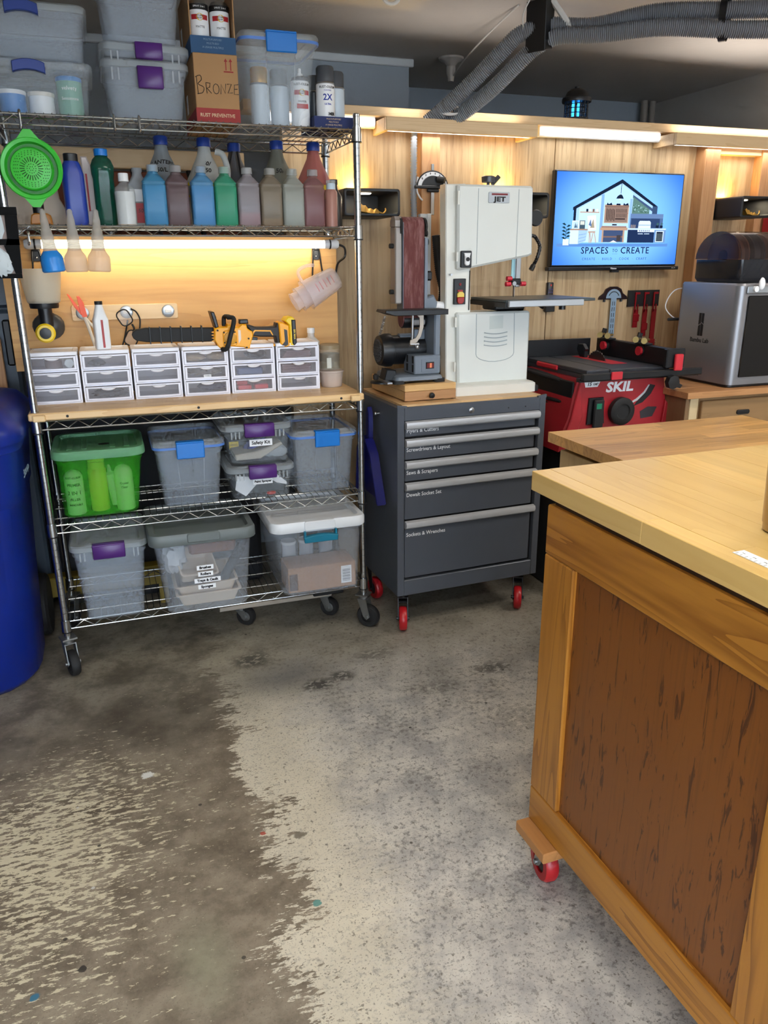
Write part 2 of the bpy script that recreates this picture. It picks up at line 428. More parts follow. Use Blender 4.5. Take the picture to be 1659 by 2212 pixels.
B((3.1, -1.7, 0), (3.6, -1.6, 2.52), 'door_jamb', GREYW, wf); B((-1.1, -1.7, 2.15), (3.1, -1.6, 2.52), 'door_header', GREYW, wf)  # unseen jamb and header, added to trim the daylight coming in
tag(B((1.56, 4.65, 0), (3.48, 4.75, 2.44), 'wall_back', GREYW), kind='structure')
tag(B((-2.3, 4.05, 0), (1.56, 4.65, 2.44), 'wall_back_left', GREYW), kind='structure')
tag(B((-2.3, 4.03, 2.405), (1.58, 4.05, 2.44), 'trim_1', plain('white trim paint', (205, 208, 210), .5), bev=.004), kind='structure')
wp = tag(B((.77, 3.465, 0), (3.48, 3.5, 2.06), 'wall_partition', PINEX), kind='structure')
for a, b in ((.77, 1.398), (1.402, 2.058), (2.062, 2.898), (2.902, 3.236), (3.24, 3.48)):
    B((a, 3.45, 0), (b, 3.465, 2.06), 'plywood_panel', PLY, wp, .001)
for a, b, d in ((1.37, 1.455, .055), (2.86, 2.948, .075), (3.225, 3.30, .06)):
    B((a, 3.45 - d, .0), (b, 3.4495, 2.03), 'stud', PINE, wp, .002)
B((2.95, 3.40, 1.985), (3.225, 3.4495, 2.03), 'nailer', PINEX, wp, .002)
tag(B((.60, 3.37, 2.066), (3.48, 3.51, 2.102), 'trim_2', PINEX, bev=.002), kind='structure')
# conduits in the far corner
for k, (x, r_) in enumerate(((3.36, .022), (3.42, .02))):
    o = MB().cyl((x, 4.58, 1.9), (x, 4.58, 2.44), r_).cyl((x, 4.58, 2.20), (x, 4.58, 2.24), r_ * 1.25).build('conduit_pipe', plain('painted pipe', (150, 140, 130), .6))
    tag(o, ('wider', 'narrower')[k] + ' painted vertical pipe in the far ceiling corner', 'pipe', 'vertical pipes in the far corner')

# valance lights along the top of the plywood wall
LED = emit('cool led diffuser', (238, 244, 255), 1.6, 'NONE')
LEDW = emit('led strip', (255, 248, 238), 2.0, 'NONE')
def valance(x0, x1, label):
    t = thing('valance_light', label, 'light', ((x0 + x1) / 2, 3.37, 2.02), group='valance lights over the plywood wall')
    h = (x1 - x0) / 2
    B((-h, -.09, -.018), (h, -.07, .033), 'fascia_board', PINEX, t, .002)
    for s in (-1, 1): B((s * h, -.0695, -.018), (s * (h - .018), .08, .033), 'end_board', PINEX, t, .002)
    B((-h + .019, -.0695, .01), (h - .019, .08, .018), 'top_board', PINEX, t)
    B((-h + .02, -.062, -.016), (h - .02, -.042, -.008), 'led_strip', LEDW, t)
    B((-h + .03, -.05, .0185), (h - .03, -.03, .0235), 'uplight_strip', LEDW, t)
    area('valance_uplight', ((x0 + x1) / 2, 3.33, 2.05), x1 - x0 - .1, .03, (1.1 if x0 < 2 else 2.2) * (x1 - x0), (1, .92, .84), (PI + .35, 0, 0))
    area('valance_lamp', ((x0 + x1) / 2, 3.36, 2.002), x1 - x0 - .1, .05, 0.7 * (x1 - x0), (1, .98, .95))
valance(1.165, 1.866, 'boxed wooden valance light above the band saw')
valance(2.60, 3.40, 'boxed wooden valance light above the filament printer')
def batten(x0, x1, label):
    t = thing('batten_light', label, 'light', ((x0 + x1) / 2, 3.42, 2.05), group='bare batten lights between the valances')
    h = (x1 - x0) / 2
    MB().loft([(-h, .05, .035, .008), (h, .05, .035, .008)], M=Matrix.Rotation(PI / 2, 4, 'Y')).build('housing', WHITE, t)
    B((-h + .004, -.0285, -.016), (h - .004, -.0185, .012), 'diffuser', LED, t, .003)
    area('batten_lamp', ((x0 + x1) / 2, 3.38, 2.03), x1 - x0 - .05, .03, 0.6 * (x1 - x0), (1, .99, .98))
batten(1.945, 2.60, 'glowing white batten light above the wall television')
batten(.66, 1.16, 'glowing white batten light just right of the rack top')

# ================================================================== wire shelving rack
RX0, RX1, RYF, RYB = -.264, .911, 2.88, 3.30
SHELVES = (.212, .592, .973, 1.610, 1.936)
rack = thing('wire_shelving_rack', 'chrome wire shelving rack on casters, five shelves full of bins and bottles', 'shelving rack', ((RX0 + RX1) / 2, (RYF + RYB) / 2, 0))
HX, HY = (RX1 - RX0) / 2, (RYB - RYF) / 2
prof = []
z = .15
while z < 1.955:
    prof += [(.0127, z), (.0127, z + .0225), (.0114, z + .0232), (.0114, z + .0247)]; z += .0254
prof += [(.0127, z), (.0127, z + .006), (.009, z + .01)]
pm = MB().lathe(prof, 16)
post_me = None
def caster(parent, loc, rz, r=.05, wid=.032, wheel=RUBBER, hub=ZINC, fork=ZINC, top=.15, name='caster'):
    m = MB(); f = r * .45
    m.box((-.028, -.028, top - .008), (.028, .028, top), .002)
    m.cyl((0, 0, top - .022), (0, 0, top - .008), .02)
    for s in (-1, 1):
        m.prism([(-.02, top - .022), (.02, top - .022), (f + .014, r), (f, r - .014), (f - .016, r)], s * (wid / 2 + .004) - .0015, s * (wid / 2 + .004) + .0015)
    m.box((-.02, -wid / 2 - .005, top - .026), (.02, wid / 2 + .005, top - .021))
    m.cyl((f, -wid / 2 - .012, r), (f, wid / 2 + .012, r), .007, n=10)
    c = m.build(name, fork, parent, loc=loc, rot=(0, 0, rz))
    M = Matrix.Translation((f, 0, r)) @ Matrix.Rotation(PI / 2, 4, 'X')
    h = wid / 2
    MB().lathe([(r * .55, -h), (r * .9, -h), (r, -h * .55), (r, h * .55), (r * .9, h), (r * .55, h), (r * .55, -h)], 28, M, False).build('wheel', wheel, c)
    MB().lathe([(.006, -h * .9), (r * .56, -h * .7), (r * .56, h * .7), (.006, h * .9)], 20, M).build('hub', hub, c)
    return c
for sx, sy, rz in ((-1, -1, -1.25), (1, -1, -.75), (-1, 1, -2.0), (1, 1, -1.0)):
    o = pm.build('post', CHROME, rack, 30) if post_me is None else link('post', post_me, rack)
    post_me = o.data; o.location = (sx * HX, sy * HY, 0)
    caster(rack, (sx * HX, sy * HY, 0), rz, hub=BLACK)
def wire_shelf(zt, zl=.03):
    t = MB()                                            # rails and truss of one shelf
    e = .014
    for z_, r_ in ((zt, .0032), (zt - zl, .0032)):
        t.tube([(-HX + e, -HY, z_), (HX - e, -HY, z_)], r_); t.tube([(-HX + e, HY, z_), (HX - e, HY, z_)], r_)
        t.tube([(-HX, -HY + e, z_), (-HX, HY - e, z_)], r_); t.tube([(HX, -HY + e, z_), (HX, HY - e, z_)], r_)
    sh = t.build('shelf_rails', CHROME, rack)
    t = MB(); n = 32
    for y in (-HY, HY):
        t.tube([(-HX + .03 + (2 * HX - .06) * i / n, y, zt - .003 if i % 2 else zt - zl + .003) for i in range(n + 1)], .0022, 6)
    n = 12
    for x in (-HX, HX):
        t.tube([(x, -HY + .03 + (2 * HY - .06) * i / n, zt - .003 if i % 2 else zt - zl + .003) for i in range(n + 1)], .0022, 6)
    t.build('truss_wire', CHROME, sh)
    t = MB(); k = 47
    for i in range(k):
        x = -HX + .03 + (2 * HX - .06) * i / (k - 1)
        t.tube([(x, -HY - .003, zt - .001), (x, -HY - .001, zt + .0045), (x, HY + .001, zt + .0045), (x, HY + .003, zt - .001)], .0015, 5)
    for y in (-.13, 0, .13): t.tube([(-HX + .003, y, zt + .001), (HX - .003, y, zt + .001)], .0028, 6)
    t.build('deck_wires', CHROME, sh)
    for sx in (-1, 1):
        for sy in (-1, 1):
            M = Matrix.Translation((sx * HX, sy * HY, 0))
            MB().lathe([(.0132, zt - zl - .008), (.0175, zt - zl - .008), (.0165, zt + .008), (.0132, zt + .008)], 18, M).build('collar', CHROME, sh)
            MB().lathe([(.0132, zt - zl - .013), (.0182, zt - zl - .013), (.0182, zt - zl - .008), (.0132, zt - zl - .008)], 18, M).build('sleeve_ring', BLACK, sh)
for z in SHELVES: wire_shelf(z)
Z1, Z2, Z3, Z4, Z5 = (z + .0062 for z in SHELVES)

# oak board over the third shelf, plywood back panel with led tube
BOARD = wood('oiled pine board', (226, 190, 138), (190, 142, 86), 'X', .8, .8, .38, 3.0)
wb = thing('work_board', 'pale oiled wooden work board on the rack below the drawer boxes', 'board', (.315, 3.06, Z3))
B((-.60, -.207, 0), (.603, .188, .026), 'plank', BOARD, wb, .004)
for x in (-.475, -.03, .51): MB().cyl((x, -.2075, .012), (x, -.2062, .012), .0048, n=12).build('screw_hole', INK, wb)
for s in (-1, 1): B((s * .585, -.226, .0), (s * .545, -.2075, .022), 'end_notch', BOARD, wb, .003)
PANEL = wood('orange plywood', (212, 162, 96), (168, 114, 56), 'X', 1.0, .65, .5, 3.0, .05, .6)
tag(B((-.34, 3.262, 1.10), (.936, 3.274, 1.595), 'back_panel', PANEL, bev=.001), 'orange-tan plywood panel behind the drawer boxes, lit from above', 'panel')
lt = thing('led_tube', 'bright white led tube strapped under the bottle shelf', 'light', (.34, 3.205, 1.559))
M = Matrix.Rotation(PI / 2, 4, 'Y')
MB().lathe([(.0155, -.53), (.0155, .53)], 20, M).build('tube', emit('led tube glow', (255, 246, 222), 1.9), lt)
for s in (-1, 1):
    MB().lathe([(.017, s * .53), (.018, s * .58), (.014, s * .588)][::s], 20, M).build('end_cap', WHITE, lt)
    MB().lathe([(.0188, s * .552 - .003), (.0188, s * .552 + .003)], 20, M).build('strap', BLACK, lt)
area('led_tube_lamp', (.34, 3.19, 1.538), 1.05, .025, .95, (1, .90, .68), (.8, 0, 0))
tag(MB().tube(smooth([(.93, 3.205, 1.558), (.955, 3.205, 1.545), (.95, 3.19, 1.51), (.93, 3.23, 1.48), (.925, 3.255, 1.40)]), .0045).build('power_cord', BLACK), 'short black cord curling out of the led tube end', 'cord')

# ------------------------------------------------------------------ bins
def tote(name, label, cat, xb, xt, yf, dep, z0, zt, body=FROST, lid=FROSTL, taper=.02, rad=.03, group='storage bins on the rack', lidh=.02, rim=.010, rz=0.0, recess=True):
    """xb, xt: left/right at the bottom and under the lid; open shell with thickness, and a lid"""
    cx = sum(xt) / 2; t = thing(name, label, cat, (cx, yf + dep / 2, z0), rz, group)
    wb_, wt_ = xb[1] - xb[0], xt[1] - xt[0]; ob = sum(xb) / 2 - cx; h = zt - z0; th = .0022
    MB().loft([(0, wb_ - .012, dep - 2 * taper - .012, rad, ob, 0), (.006, wb_, dep - 2 * taper, rad, ob, 0), (h - .03, wt_ - .004, dep - .004, rad), (h - .03, wt_ + .006, dep + .006, rad), (h, wt_ + .008, dep + .008, rad),
               (h, wt_ - 2 * th, dep - 2 * th, rad), (.008, wb_ - 2 * th, dep - 2 * taper - 2 * th, rad, ob, 0)]).build('body', body, t)
    W, D = wt_ + 2 * rim, dep + 2 * rim
    rings = [(h - lidh * .6, W - .004, D - .004, rad + .008), (h - lidh * .5, W, D, rad + .008), (h + lidh * .35, W, D, rad + .008), (h + lidh * .6, W - .012, D - .012, rad)]
    if recess: rings += [(h + lidh * .6, W - .05, D - .05, rad * .8), (h + lidh * .15, W - .062, D - .062, rad * .8)]
    MB().loft(rings).build('lid', lid, t)
    t['h'] = h; t['W'] = W; t['D'] = D
    del t['h'], t['W'], t['D']
    return t, h, W, D
def ribs(t, h, D, W, xs, mat=FROSTL, dz=.03):
    m = MB()
    for x in xs: m.box((x - .0025, -D / 2 + .001, h - .02 - dz), (x + .0025, -D / 2 + .006, h - .014))
    m.build('rim_ribs', mat, t)
def clip(t, h, D, w_=.09, mat=PURPLE, hh=.034, x=0, name='latch', back=False):
    m = MB().prism([(x - w_ / 2, h + .012), (x - w_ / 2, h - hh + .004), (x - w_ / 2 + .003, h - hh), (x + w_ / 2 - .003, h - hh), (x + w_ / 2, h - hh + .004), (x + w_ / 2, h + .012)], -D / 2 - .010, -D / 2 + .006, None, .003)
    m.box((x - w_ / 2, -D / 2 - .008, h + .008), (x + w_ / 2, -D / 2 + .022, h + .0145), .002)
    return m.build(name, mat, t, 50)
def gasket_box(label, xb, xt, yf, dep, z0, zt, lx=.104, group='clear bins with blue latches', body=CLEAR, op=CLEARL, x=0):
    t, h, W, D = tote('gasket_box', label, 'storage box', xb, xt, yf, dep, z0, zt, body, op, .03, .03, group, .026, .012)
    MB().loft([(h - .013, W + .001, D + .001, .038), (h - .004, W + .001, D + .001, .038), (h - .004, W - .006, D - .006, .036), (h - .013, W - .006, D - .006, .036)], closed=True).build('gasket', frost('blue gasket', (110, 160, 240), .85), t)
    B((x - lx / 2, -D / 2 - .012, h - .048), (x + lx / 2, -D / 2 - .002, h + .012), 'latch', BLUEL, t, .003)
    B((x - lx / 2, -D / 2 - .012, h + .010), (x + lx / 2, -D / 2 + .02, h + .0165), 'latch_hook', BLUEL, t, .002)
    m = MB(); wb_ = xb[1] - xb[0]; ob = sum(xb) / 2 - sum(xt) / 2
    for s in (-1, 1): m.tube([(x + s * lx * .48, -dep / 2 + .0, h - .045), (ob + x + s * lx * .40 , -dep / 2 + .03, .006)], .0016, 6)
    m.build('front_rib', CLEARL, t)
    return t

# top shelf, left stack: two bins with navy handles
def handle_navy(t, h, D, wd=.095):
    m = MB(); n = 10
    for s in (1,):
        pts = [(-wd / 2 + wd * i / n, h + .012 - .010 * (2 * i / n - 1) ** 2) for i in range(n + 1)]
        pts2 = [(x, z - .030) for x, z in reversed(pts)]
        m.prism(pts + pts2, -D / 2 - .012, -D / 2 + .006, None, .002)
    m.build('handle', NAVY, t, 40)
t, h, W, D = tote('storage_bin', 'frosted bin with navy handle, lower of the top-left pair, tubs inside', 'storage bin', (-.30, .022), (-.318, .036), 2.935, .30, Z5, 2.085, CLEAR, CLEARL)
handle_navy(t, h, D)
t, h, W, D = tote('storage_bin', 'frosted bin with navy handle, upper of the top-left pair, reaching the frame top', 'storage bin', (-.30, .022), (-.318, .036), 2.935, .30, 2.1, 2.245, FROST, FROSTL)
handle_navy(t, h, D)
def tub(name, label, cat, x, y, z, r, h, mat, lidmat=None, r2=None, cat2=None, group=None):
    t = thing(name, label, cat, (x, y, z), group=group)
    r2 = r2 or r
    MB().lathe([(r * .96, 0), (r, .004), (r2, h), (r2 - .003, h), (r - .003, .006)], 28, None).build('cup' if not lidmat else 'body', mat, t)
    if lidmat: MB().lathe([(r2 + .002, h - .008), (r2 + .003, h), (r2 + .002, h + .004), (r2 * .6, h + .003)], 28).build('lid', lidmat, t)
    return t
tub('tub', 'small blue tub inside the lower navy-handled bin', 'tub', -.205, 3.0, Z5 + .009, .04, .062, plain('sky blue plastic', (60, 130, 200), .4), WHITE, group='tubs inside the lower navy-handled bin')
tub('tub', 'small white tub inside the lower navy-handled bin', 'tub', -.118, 3.0, Z5 + .009, .038, .06, WHITE, OFFW, group='tubs inside the lower navy-handled bin')
t = thing('wipes_canister', 'green and white wipes canister inside the lower navy-handled bin', 'canister', (-.03, 3.0, Z5 + .009))
MB().loft([(0, .078, .078, .039), (.1, .078, .078, .039)]).build('body', plain('pale green print', (118, 170, 150), .4), t)
MB().loft([(.1, .08, .08, .04), (.112, .08, .08, .04), (.116, .06, .06, .03)]).build('lid', plain('sky blue plastic', (60, 130, 200), .4), t)
text('velvety', .017, PAPER, t, (0, -.0392, .078), wrap=.039); text('Sensations', .013, PAPER, t, (0, -.0392, .048), wrap=.039)

# top shelf, second stack: three bins with purple latches
t, h, W, D = tote('latch_bin', 'frosted bin with hanging purple latch, bottom of the three-bin stack', 'storage bin', (.092, .322), (.082, .34), 2.93, .28, Z5, 2.105)
ribs(t, h, D, W, (-.105, -.085, .085, .105)); m = clip(t, h, D, .08, PURPLE, .05)
m.location = (.012, -.004, -.022)
t, h, W, D = tote('latch_bin', 'shallow frosted bin with purple latch, middle of the three-bin stack', 'storage bin', (.094, .332), (.082, .345), 2.93, .28, 2.118, 2.152)
ribs(t, h, D, W, (-.105, -.085, .085, .105)); clip(t, h, D, .085, PURPLE, .034).location = (.012, 0, 0)
t, h, W, D = tote('latch_bin', 'tall frosted bin on top of the three-bin stack, cut by the frame', 'storage bin', (.098, .318), (.085, .338), 2.93, .28, 2.166, 2.37)
# cardboard boxes
def print_side(t, x, lab=True):
    B((x - .0006, .06, .06), (x, .10, .12), 'shipping_label', PAPER, t)
t = thing('cardboard_box', 'brown cardboard box with BRONZE handwritten in marker and a red base band', 'box', (.438, 3.09, Z5))
B((-.073, -.16, 0), (.073, .16, .21), 'carton', CARD, t, .002)
RB = plain('dark red print', (150, 44, 42), .7)
for lo, hi in (((-.0734, -.1606, .002), (.0734, -.1600, .046)), ((-.0737, -.1606, .002), (-.0731, .16, .046))): B(lo, hi, 'red_band', RB, t)
text('RUST PREVENTIVE', .0155, plain('tan print', (214, 186, 150), .7), t, (-.003, -.1609, .024), bold=.0002, sx=.93)
m = MB()
def stroke(pts): m.tube([(x, -.1606, z) for x, z in pts], .0011, 5)
stroke([(-.066, .138), (-.063, .086)]); stroke(smooth([(-.070, .137, 0), (-.054, .143, 0), (-.050, .130, 0), (-.062, .117, 0), (-.044, .108, 0), (-.048, .092, 0), (-.066, .087, 0)], 4) and [(p.x, p.y) for p in smooth([(-.070, .137, 0), (-.054, .143, 0), (-.050, .130, 0), (-.062, .117, 0), (-.044, .108, 0), (-.048, .092, 0), (-.066, .087, 0)], 4)])
stroke([(-.036, .122), (-.034, .09)]); stroke([(-.036, .122), (-.022, .121), (-.024, .109), (-.034, .106), (-.019, .091)])
stroke([(-.003 + .010 * math.cos(a * PI / 6), .105 + .015 * math.sin(a * PI / 6)) for a in range(13)])
stroke([(.012, .09), (.014, .12), (.027, .093), (.030, .122)]); stroke([(.034, .121), (.049, .122), (.036, .094), (.052, .096)])
stroke([(.072, .122), (.059, .120), (.057, .092), (.072, .092)]); stroke([(.058, .107), (.069, .108)])
m.build('handwriting', INK, t)
m = MB()
for x in (.034, .050):
    m.box((x - .0017, -.1607, .162), (x + .0017, -.1601, .19)); m.prism([(x - .006, .188), (x + .006, .188), (x, .198)], -.1607, -.1601)
m.box((.026, -.1607, .156), (.058, -.1601, .160)); m.build('up_arrows', RB, t)
print_side(t, -.0731)
t = thing('cardboard_tray_box', 'open-front cardboard box with two white spray cans, on the BRONZE box', 'box', (.438, 3.10, Z5 + .2115))
BLB = plain('slate blue print', (38, 78, 118), .7)
m = MB().box((-.074, -.15, 0), (.074, .15, .004)).box((-.074, -.15, .004), (-.070, .15, .20)).box((.070, -.15, .004), (.074, .15, .20)).box((-.07, .146, .004), (.07, .15, .2))
m.build('carton', CARD, t)
B((-.0745, -.154, 0), (.0745, -.1502, .052), 'front_lip', BLB, t); B((-.0748, -.15, 0), (-.0742, .15, .05), 'side_band', BLB, t)
for k, s in enumerate(('MULTI-PURPOSE/', 'MULTIUSO/', 'A USAGE MULTIPLE')): text(s, .0085, plain('grey print', (130, 150, 170), .7), t, (-.002, -.1545, .042 - .0115 * k), sx=.95)
print_side(t, -.0748)

def spray_can(label, x, y, z, cap=None, r=.033, h=.165, body=None, group=None, band=None, cut='PRIMER', logo=True, brand='RUST-OLEUM', nozzle=False, ang=0.0, second=None):
    t = thing('spray_can', label, 'spray can', (x, y, z), ang, group)
    body = body or WHITE
    MB().lathe([(r - .002, 0), (r, .003), (r, h * .86), (r - .003, h * .88)], 28).build('body', body, t)
    MB().lathe([(r - .003, h * .88), (r + .0005, h * .88), (r - .006, h * .95), (.012, h * .985)], 28).build('shoulder', STEEL, t)
    if cap: MB().lathe([(r - .002, h * .885), (r - .002, h + .03), (r - .006, h + .036), (.004, h + .036)], 28).build('cap', cap, t)
    if nozzle: MB().lathe([(.012, h * .985), (.012, h + .004), (.006, h + .006), (.006, h + .02), (.003, h + .022)], 16).build('nozzle', WHITE, t)
    if logo:
        text(brand, .0105, INK, t, (0, -r - .0002, h * .80), bold=.00015, wrap=r)
    if band == 'stops':
        for s in (-1, 1):
            m = MB(); n = 8
            for i in range(n):
                a0 = s * (.28 + .62 * i / n); a1 = s * (.28 + .62 * (i + 1) / n); q = r + .0004
                v = [(q * math.sin(a0), -q * math.cos(a0), h * .60), (q * math.sin(a1), -q * math.cos(a1), h * .60), (q * math.sin(a1), -q * math.cos(a1), h * .69), (q * math.sin(a0), -q * math.cos(a0), h * .69)]
                m.add(v, [(0, 1, 2, 3) if s > 0 else (3, 2, 1, 0)])
            m.build('red_band', plain('label red', (172, 30, 40), .5), t)
        q = r + .0004; m = MB()
        m.add([(q * math.sin(.36 * math.cos(i * PI / 8)), -q * math.cos(.36 * math.cos(i * PI / 8)), h * .645 + .011 * math.sin(i * PI / 8)) for i in range(16)], [tuple(range(16))])
        m.build('oval_badge', plain('label yellow', (222, 186, 70), .5), t, 0)
        text('STOPS', .0065, INK, t, (0, -r - .0008, h * .665), wrap=r, bold=.0001); text('RUST', .0065, INK, t, (0, -r - .0008, h * .625), wrap=r, bold=.0001)
        if cut: text(cut, .0095, INK, t, (0, -r - .0003, h * .47), wrap=r)
    if band == '2x':
        text('PAINTER\'S', .006, plain('violet print', (80, 70, 160), .5), t, (0, -r - .0002, h * .735), wrap=r)
        text('2X', .028, plain('deep blue print', (24, 50, 150), .5), t, (0, -r - .0002, h * .60), wrap=r, bold=.0006)
        text('ULTRA', .008, plain('deep blue print', (24, 50, 150), .5), t, (0, -r - .0002, h * .47), wrap=r, bold=.0003)
        text('PRIMER', .014, INK, t, (.006, -r - .0002, h * .28), wrap=r, bold=.0004, sx=.8)
        for k in range(3): text('INTERIOR / EXTERIOR', .0042, INK, t, (0, -r - .0002, h * .18 - .007 * k), wrap=r)
    return t
BK = plain('black print', (20, 20, 22), .45)
for x, q in ((.402, 'left'), (.471, 'right')):
    t = spray_can(q + ' white spray can in the open-front cardboard box', x, 3.0, Z5 + .2165, None, .0325, .165, None, 'cans in the open-front box', 'stops', 'MATTE')
    MB().lathe([(.0327, .128), (.0329, .128), (.0329, .146), (.0327, .146)], 24, None, False).build('black_band', BK, t)
    text('SPRAY 2-in-1', .0075, PAPER, t, (0, -.0331, .137), wrap=.0325)
# clear box with spray cans, blue tray with cans
gasket_box('tall clear box with blue latch and spray cans inside, on the top shelf', (.552, .764), (.534, .788), 2.93, .30, Z5, 2.215, .105)
spray_can('gold-capped spray can inside the tall clear box', .60, 3.02, Z5 + .01, plain('brass gold', (200, 160, 70), .3, .8), .033, .15, plain('pale can print', (188, 200, 210), .35), 'cans inside the tall clear box', None, logo=False)
spray_can('grey-capped spray can inside the tall clear box', .672, 3.03, Z5 + .01, plain('grey cap', (120, 124, 130), .4), .033, .15, plain('pale can print', (188, 200, 210), .35), 'cans inside the tall clear box', None, logo=False)
t = spray_can('capless white primer can inside the tall clear box', .738, 2.99, Z5 + .01, None, .033, .165, None, 'cans inside the tall clear box', 'stops', 'PRIMER', nozzle=True)
B((-.02, -.0335, .055), (.02, -.0325, .07), 'red_patch', plain('label red', (172, 30, 40), .5), t)
t = thing('cardboard_tray', 'low navy blue cardboard tray of spray cans at the rack end', 'tray', (.845, 3.03, Z5))
NB = plain('navy carton print', (24, 40, 92), .7)
MB().box((-.073, -.10, 0), (.073, .10, .003)).box((-.073, -.10, .003), (.073, -.097, .04)).box((-.073, .097, .003), (.073, .10, .04)).box((-.073, -.097, .003), (-.07, .097, .04)).box((.07, -.097, .003), (.073, .097, .04)).build('carton', NB, t)
for k, s in enumerate(('MULTI-PURPOSE/', 'MULTIUSO/', 'A USAGE MULTIPLE')): text(s, .0075, plain('tan print', (214, 186, 150), .7), t, (-.002, -.1003, .032 - .0095 * k), sx=.95)
DG = plain('dark grey cap', (66, 70, 76), .5)
spray_can('dark-capped white primer can standing front in the navy tray', .826, 2.972, Z5 + .0035, DG, .033, .165, None, 'cans in the navy tray', '2x')
spray_can('dark-capped spray can half hidden behind in the navy tray', .885, 3.045, Z5 + .0035, DG, .0325, .165, plain('pale can print', (188, 200, 210), .35), 'cans in the navy tray', None, logo=False)
spray_can('dark-capped spray can in the navy tray beside the tall clear box', .808, 3.06, Z5 + .0035, DG, .0325, .15, plain('dark can print', (60, 66, 74), .35), 'cans in the navy tray', None, logo=False)
# s-hooks on the top shelf front rail
def shook(label, x, z, y, s=1.0):
    t = MB().tube(smooth([(x, y + .004, z - .006), (x, y + .002, z + .006), (x, y - .008, z + .004), (x, y - .009, z - .03 * s), (x, y - .009, z - .042 * s), (x, y - .018, z - .05 * s), (x, y - .022, z - .04 * s)]), .0042)
    tag(t.build('s_hook', CHROME), label, 'hook', 's-hooks on the rack front')
shook('small steel clip hanging under the second shelf beside the glove holder', -.205, 1.582, 2.876, .6)
shook('wire hook holding the green strainer', -.182, 1.936, 2.876, 1.0)
shook('empty wire hook below the three-bin stack, left one', .095, 1.936, 2.876, .8)
shook('empty wire hook below the three-bin stack, right one', .172, 1.936, 2.876, .8)

# ================================================================== bottles on the second shelf
def fbottle(label, x, y, w_, h, col, fill=.8, op=.72, liquid=None, capm=None, group='square refill bottles', sed=None):
    t = thing('refill_bottle', label, 'bottle', (x, y, Z4), random.uniform(-.05, .05), group)
    d = w_ * .72; sh = h * .725; mat = frost('bottle plastic %d %d %d' % col, col, op, .35, .35)
    MB().loft([(0, w_ - .006, d - .006, .010), (.004, w_, d, .011), (sh - .012, w_, d, .011), (sh - .010, w_ - .003, d - .003, .011), (sh - .004, w_ - .003, d - .003, .011), (sh, w_, d, .012), (h * .83, .044, .042, .018), (h * .845, .036, .036, .018), (h * .87, .035, .035, .0175), (h * .87, .030, .030, .015), (h * .99, .030, .030, .015), (h * .99, .022, .022, .011), (h * .9, .022, .022, .011)]).build('body', mat, t)
    MB().lathe([(.0185, h * .885), (.0195, h * .89), (.0190, h * .99), (.017, h)], 20).build('cap', capm or frost('clear cap', (220, 226, 228), .4, .15), t)
    if liquid:
        for k, (z0, z1, lc) in enumerate(liquid):
            MB().loft([(h * z0 + .003, w_ - .004, d - .004, .010), (h * z1, w_ - .004, d - .004, .010)]).build('liquid', plain('liquid %d %d %d' % lc, lc, .3), t)
    return t
BW = .078
for args in (
    ('pale blue square bottle, leftmost of the refill bottles', .205, (88, 168, 212), [(0, .66, (70, 150, 200))]),
    ('grey-mauve square bottle between two blue bottles', .281, (128, 108, 112), [(0, .62, (112, 92, 96))]),
    ('mottled sky-blue square bottle left of the green one', .366, (104, 172, 220), [(0, .66, (84, 150, 205))]),
    ('sea-green square bottle in the middle of the refill bottles', .446, (70, 178, 142), [(0, .66, (56, 160, 124))]),
    ('clear grey square bottle with pink liquid in its bottom quarter', .526, (172, 166, 172), [(0, .22, (206, 128, 134)), (.22, .64, (140, 136, 144))]),
    ('cloudy tan square bottle with a dark settled layer', .607, (158, 146, 128), [(0, .13, (190, 150, 104)), (.13, .18, (100, 98, 104)), (.18, .6, (150, 140, 128))]),
    ('milky white square bottle beside the cloudy tan one', .688, (182, 186, 178), [(0, .6, (168, 174, 170))]),
    ('dusty pink square bottle with half-dried film near its neck', .764, (158, 116, 118), [(0, .56, (140, 98, 102))])):
    fbottle(args[0], args[1], 2.955, BW, .193, args[2], liquid=args[3])
# round bottles and jugs
t = thing('squeeze_bottle', 'slim pink-brown squeeze bottle at the right end of the bottle shelf', 'bottle', (.83, 2.945, Z4))
MB().loft([(0, .044, .044, .022), (.118, .046, .046, .023), (.13, .03, .03, .015)]).build('body', plain('pink-brown film', (168, 120, 108), .4), t)
MB().loft([(.122, .034, .034, .017), (.146, .033, .033, .0165), (.148, .03, .03, .015)]).build('cap', plain('pale blue cap', (196, 212, 224), .4), t)
MB().loft([(.148, .036, .036, .018), (.158, .036, .036, .018)]).build('cap_rim', frost('clear cap', (220, 226, 228), .4, .15), t)
t = thing('dark_flask', 'black round bottle behind the slim pink-brown bottle', 'bottle', (.862, 3.02, Z4))
MB().loft([(0, .06, .06, .03), (.11, .06, .06, .03), (.135, .03, .03, .015), (.15, .026, .026, .013)]).build('body', SATIN, t)
MB().loft([(.1505, .03, .03, .015), (.168, .03, .03, .015)]).build('cap', BLACK, t)
t = thing('white_round_bottle', 'white-filled round bottle with white screw cap', 'bottle', (.108, 2.955, Z4))
MB().loft([(0, .066, .066, .033), (.105, .068, .068, .034), (.118, .064, .064, .032), (.13, .034, .034, .017), (.138, .024, .024, .012)]).build('body', frost('clear bottle', (210, 216, 218), .3, .12), t)
MB().loft([(.002, .062, .062, .031), (.106, .064, .064, .032)]).build('liquid', plain('white paint', (226, 228, 226), .4), t)
MB().loft([(.138, .034, .034, .017), (.162, .033, .033, .0165), (.164, .03, .03, .015)]).build('cap', WHITE, t)
t = thing('cleaner_bottle', 'tall dark green bottle with bright blue cap', 'bottle', (.045, 3.02, Z4))
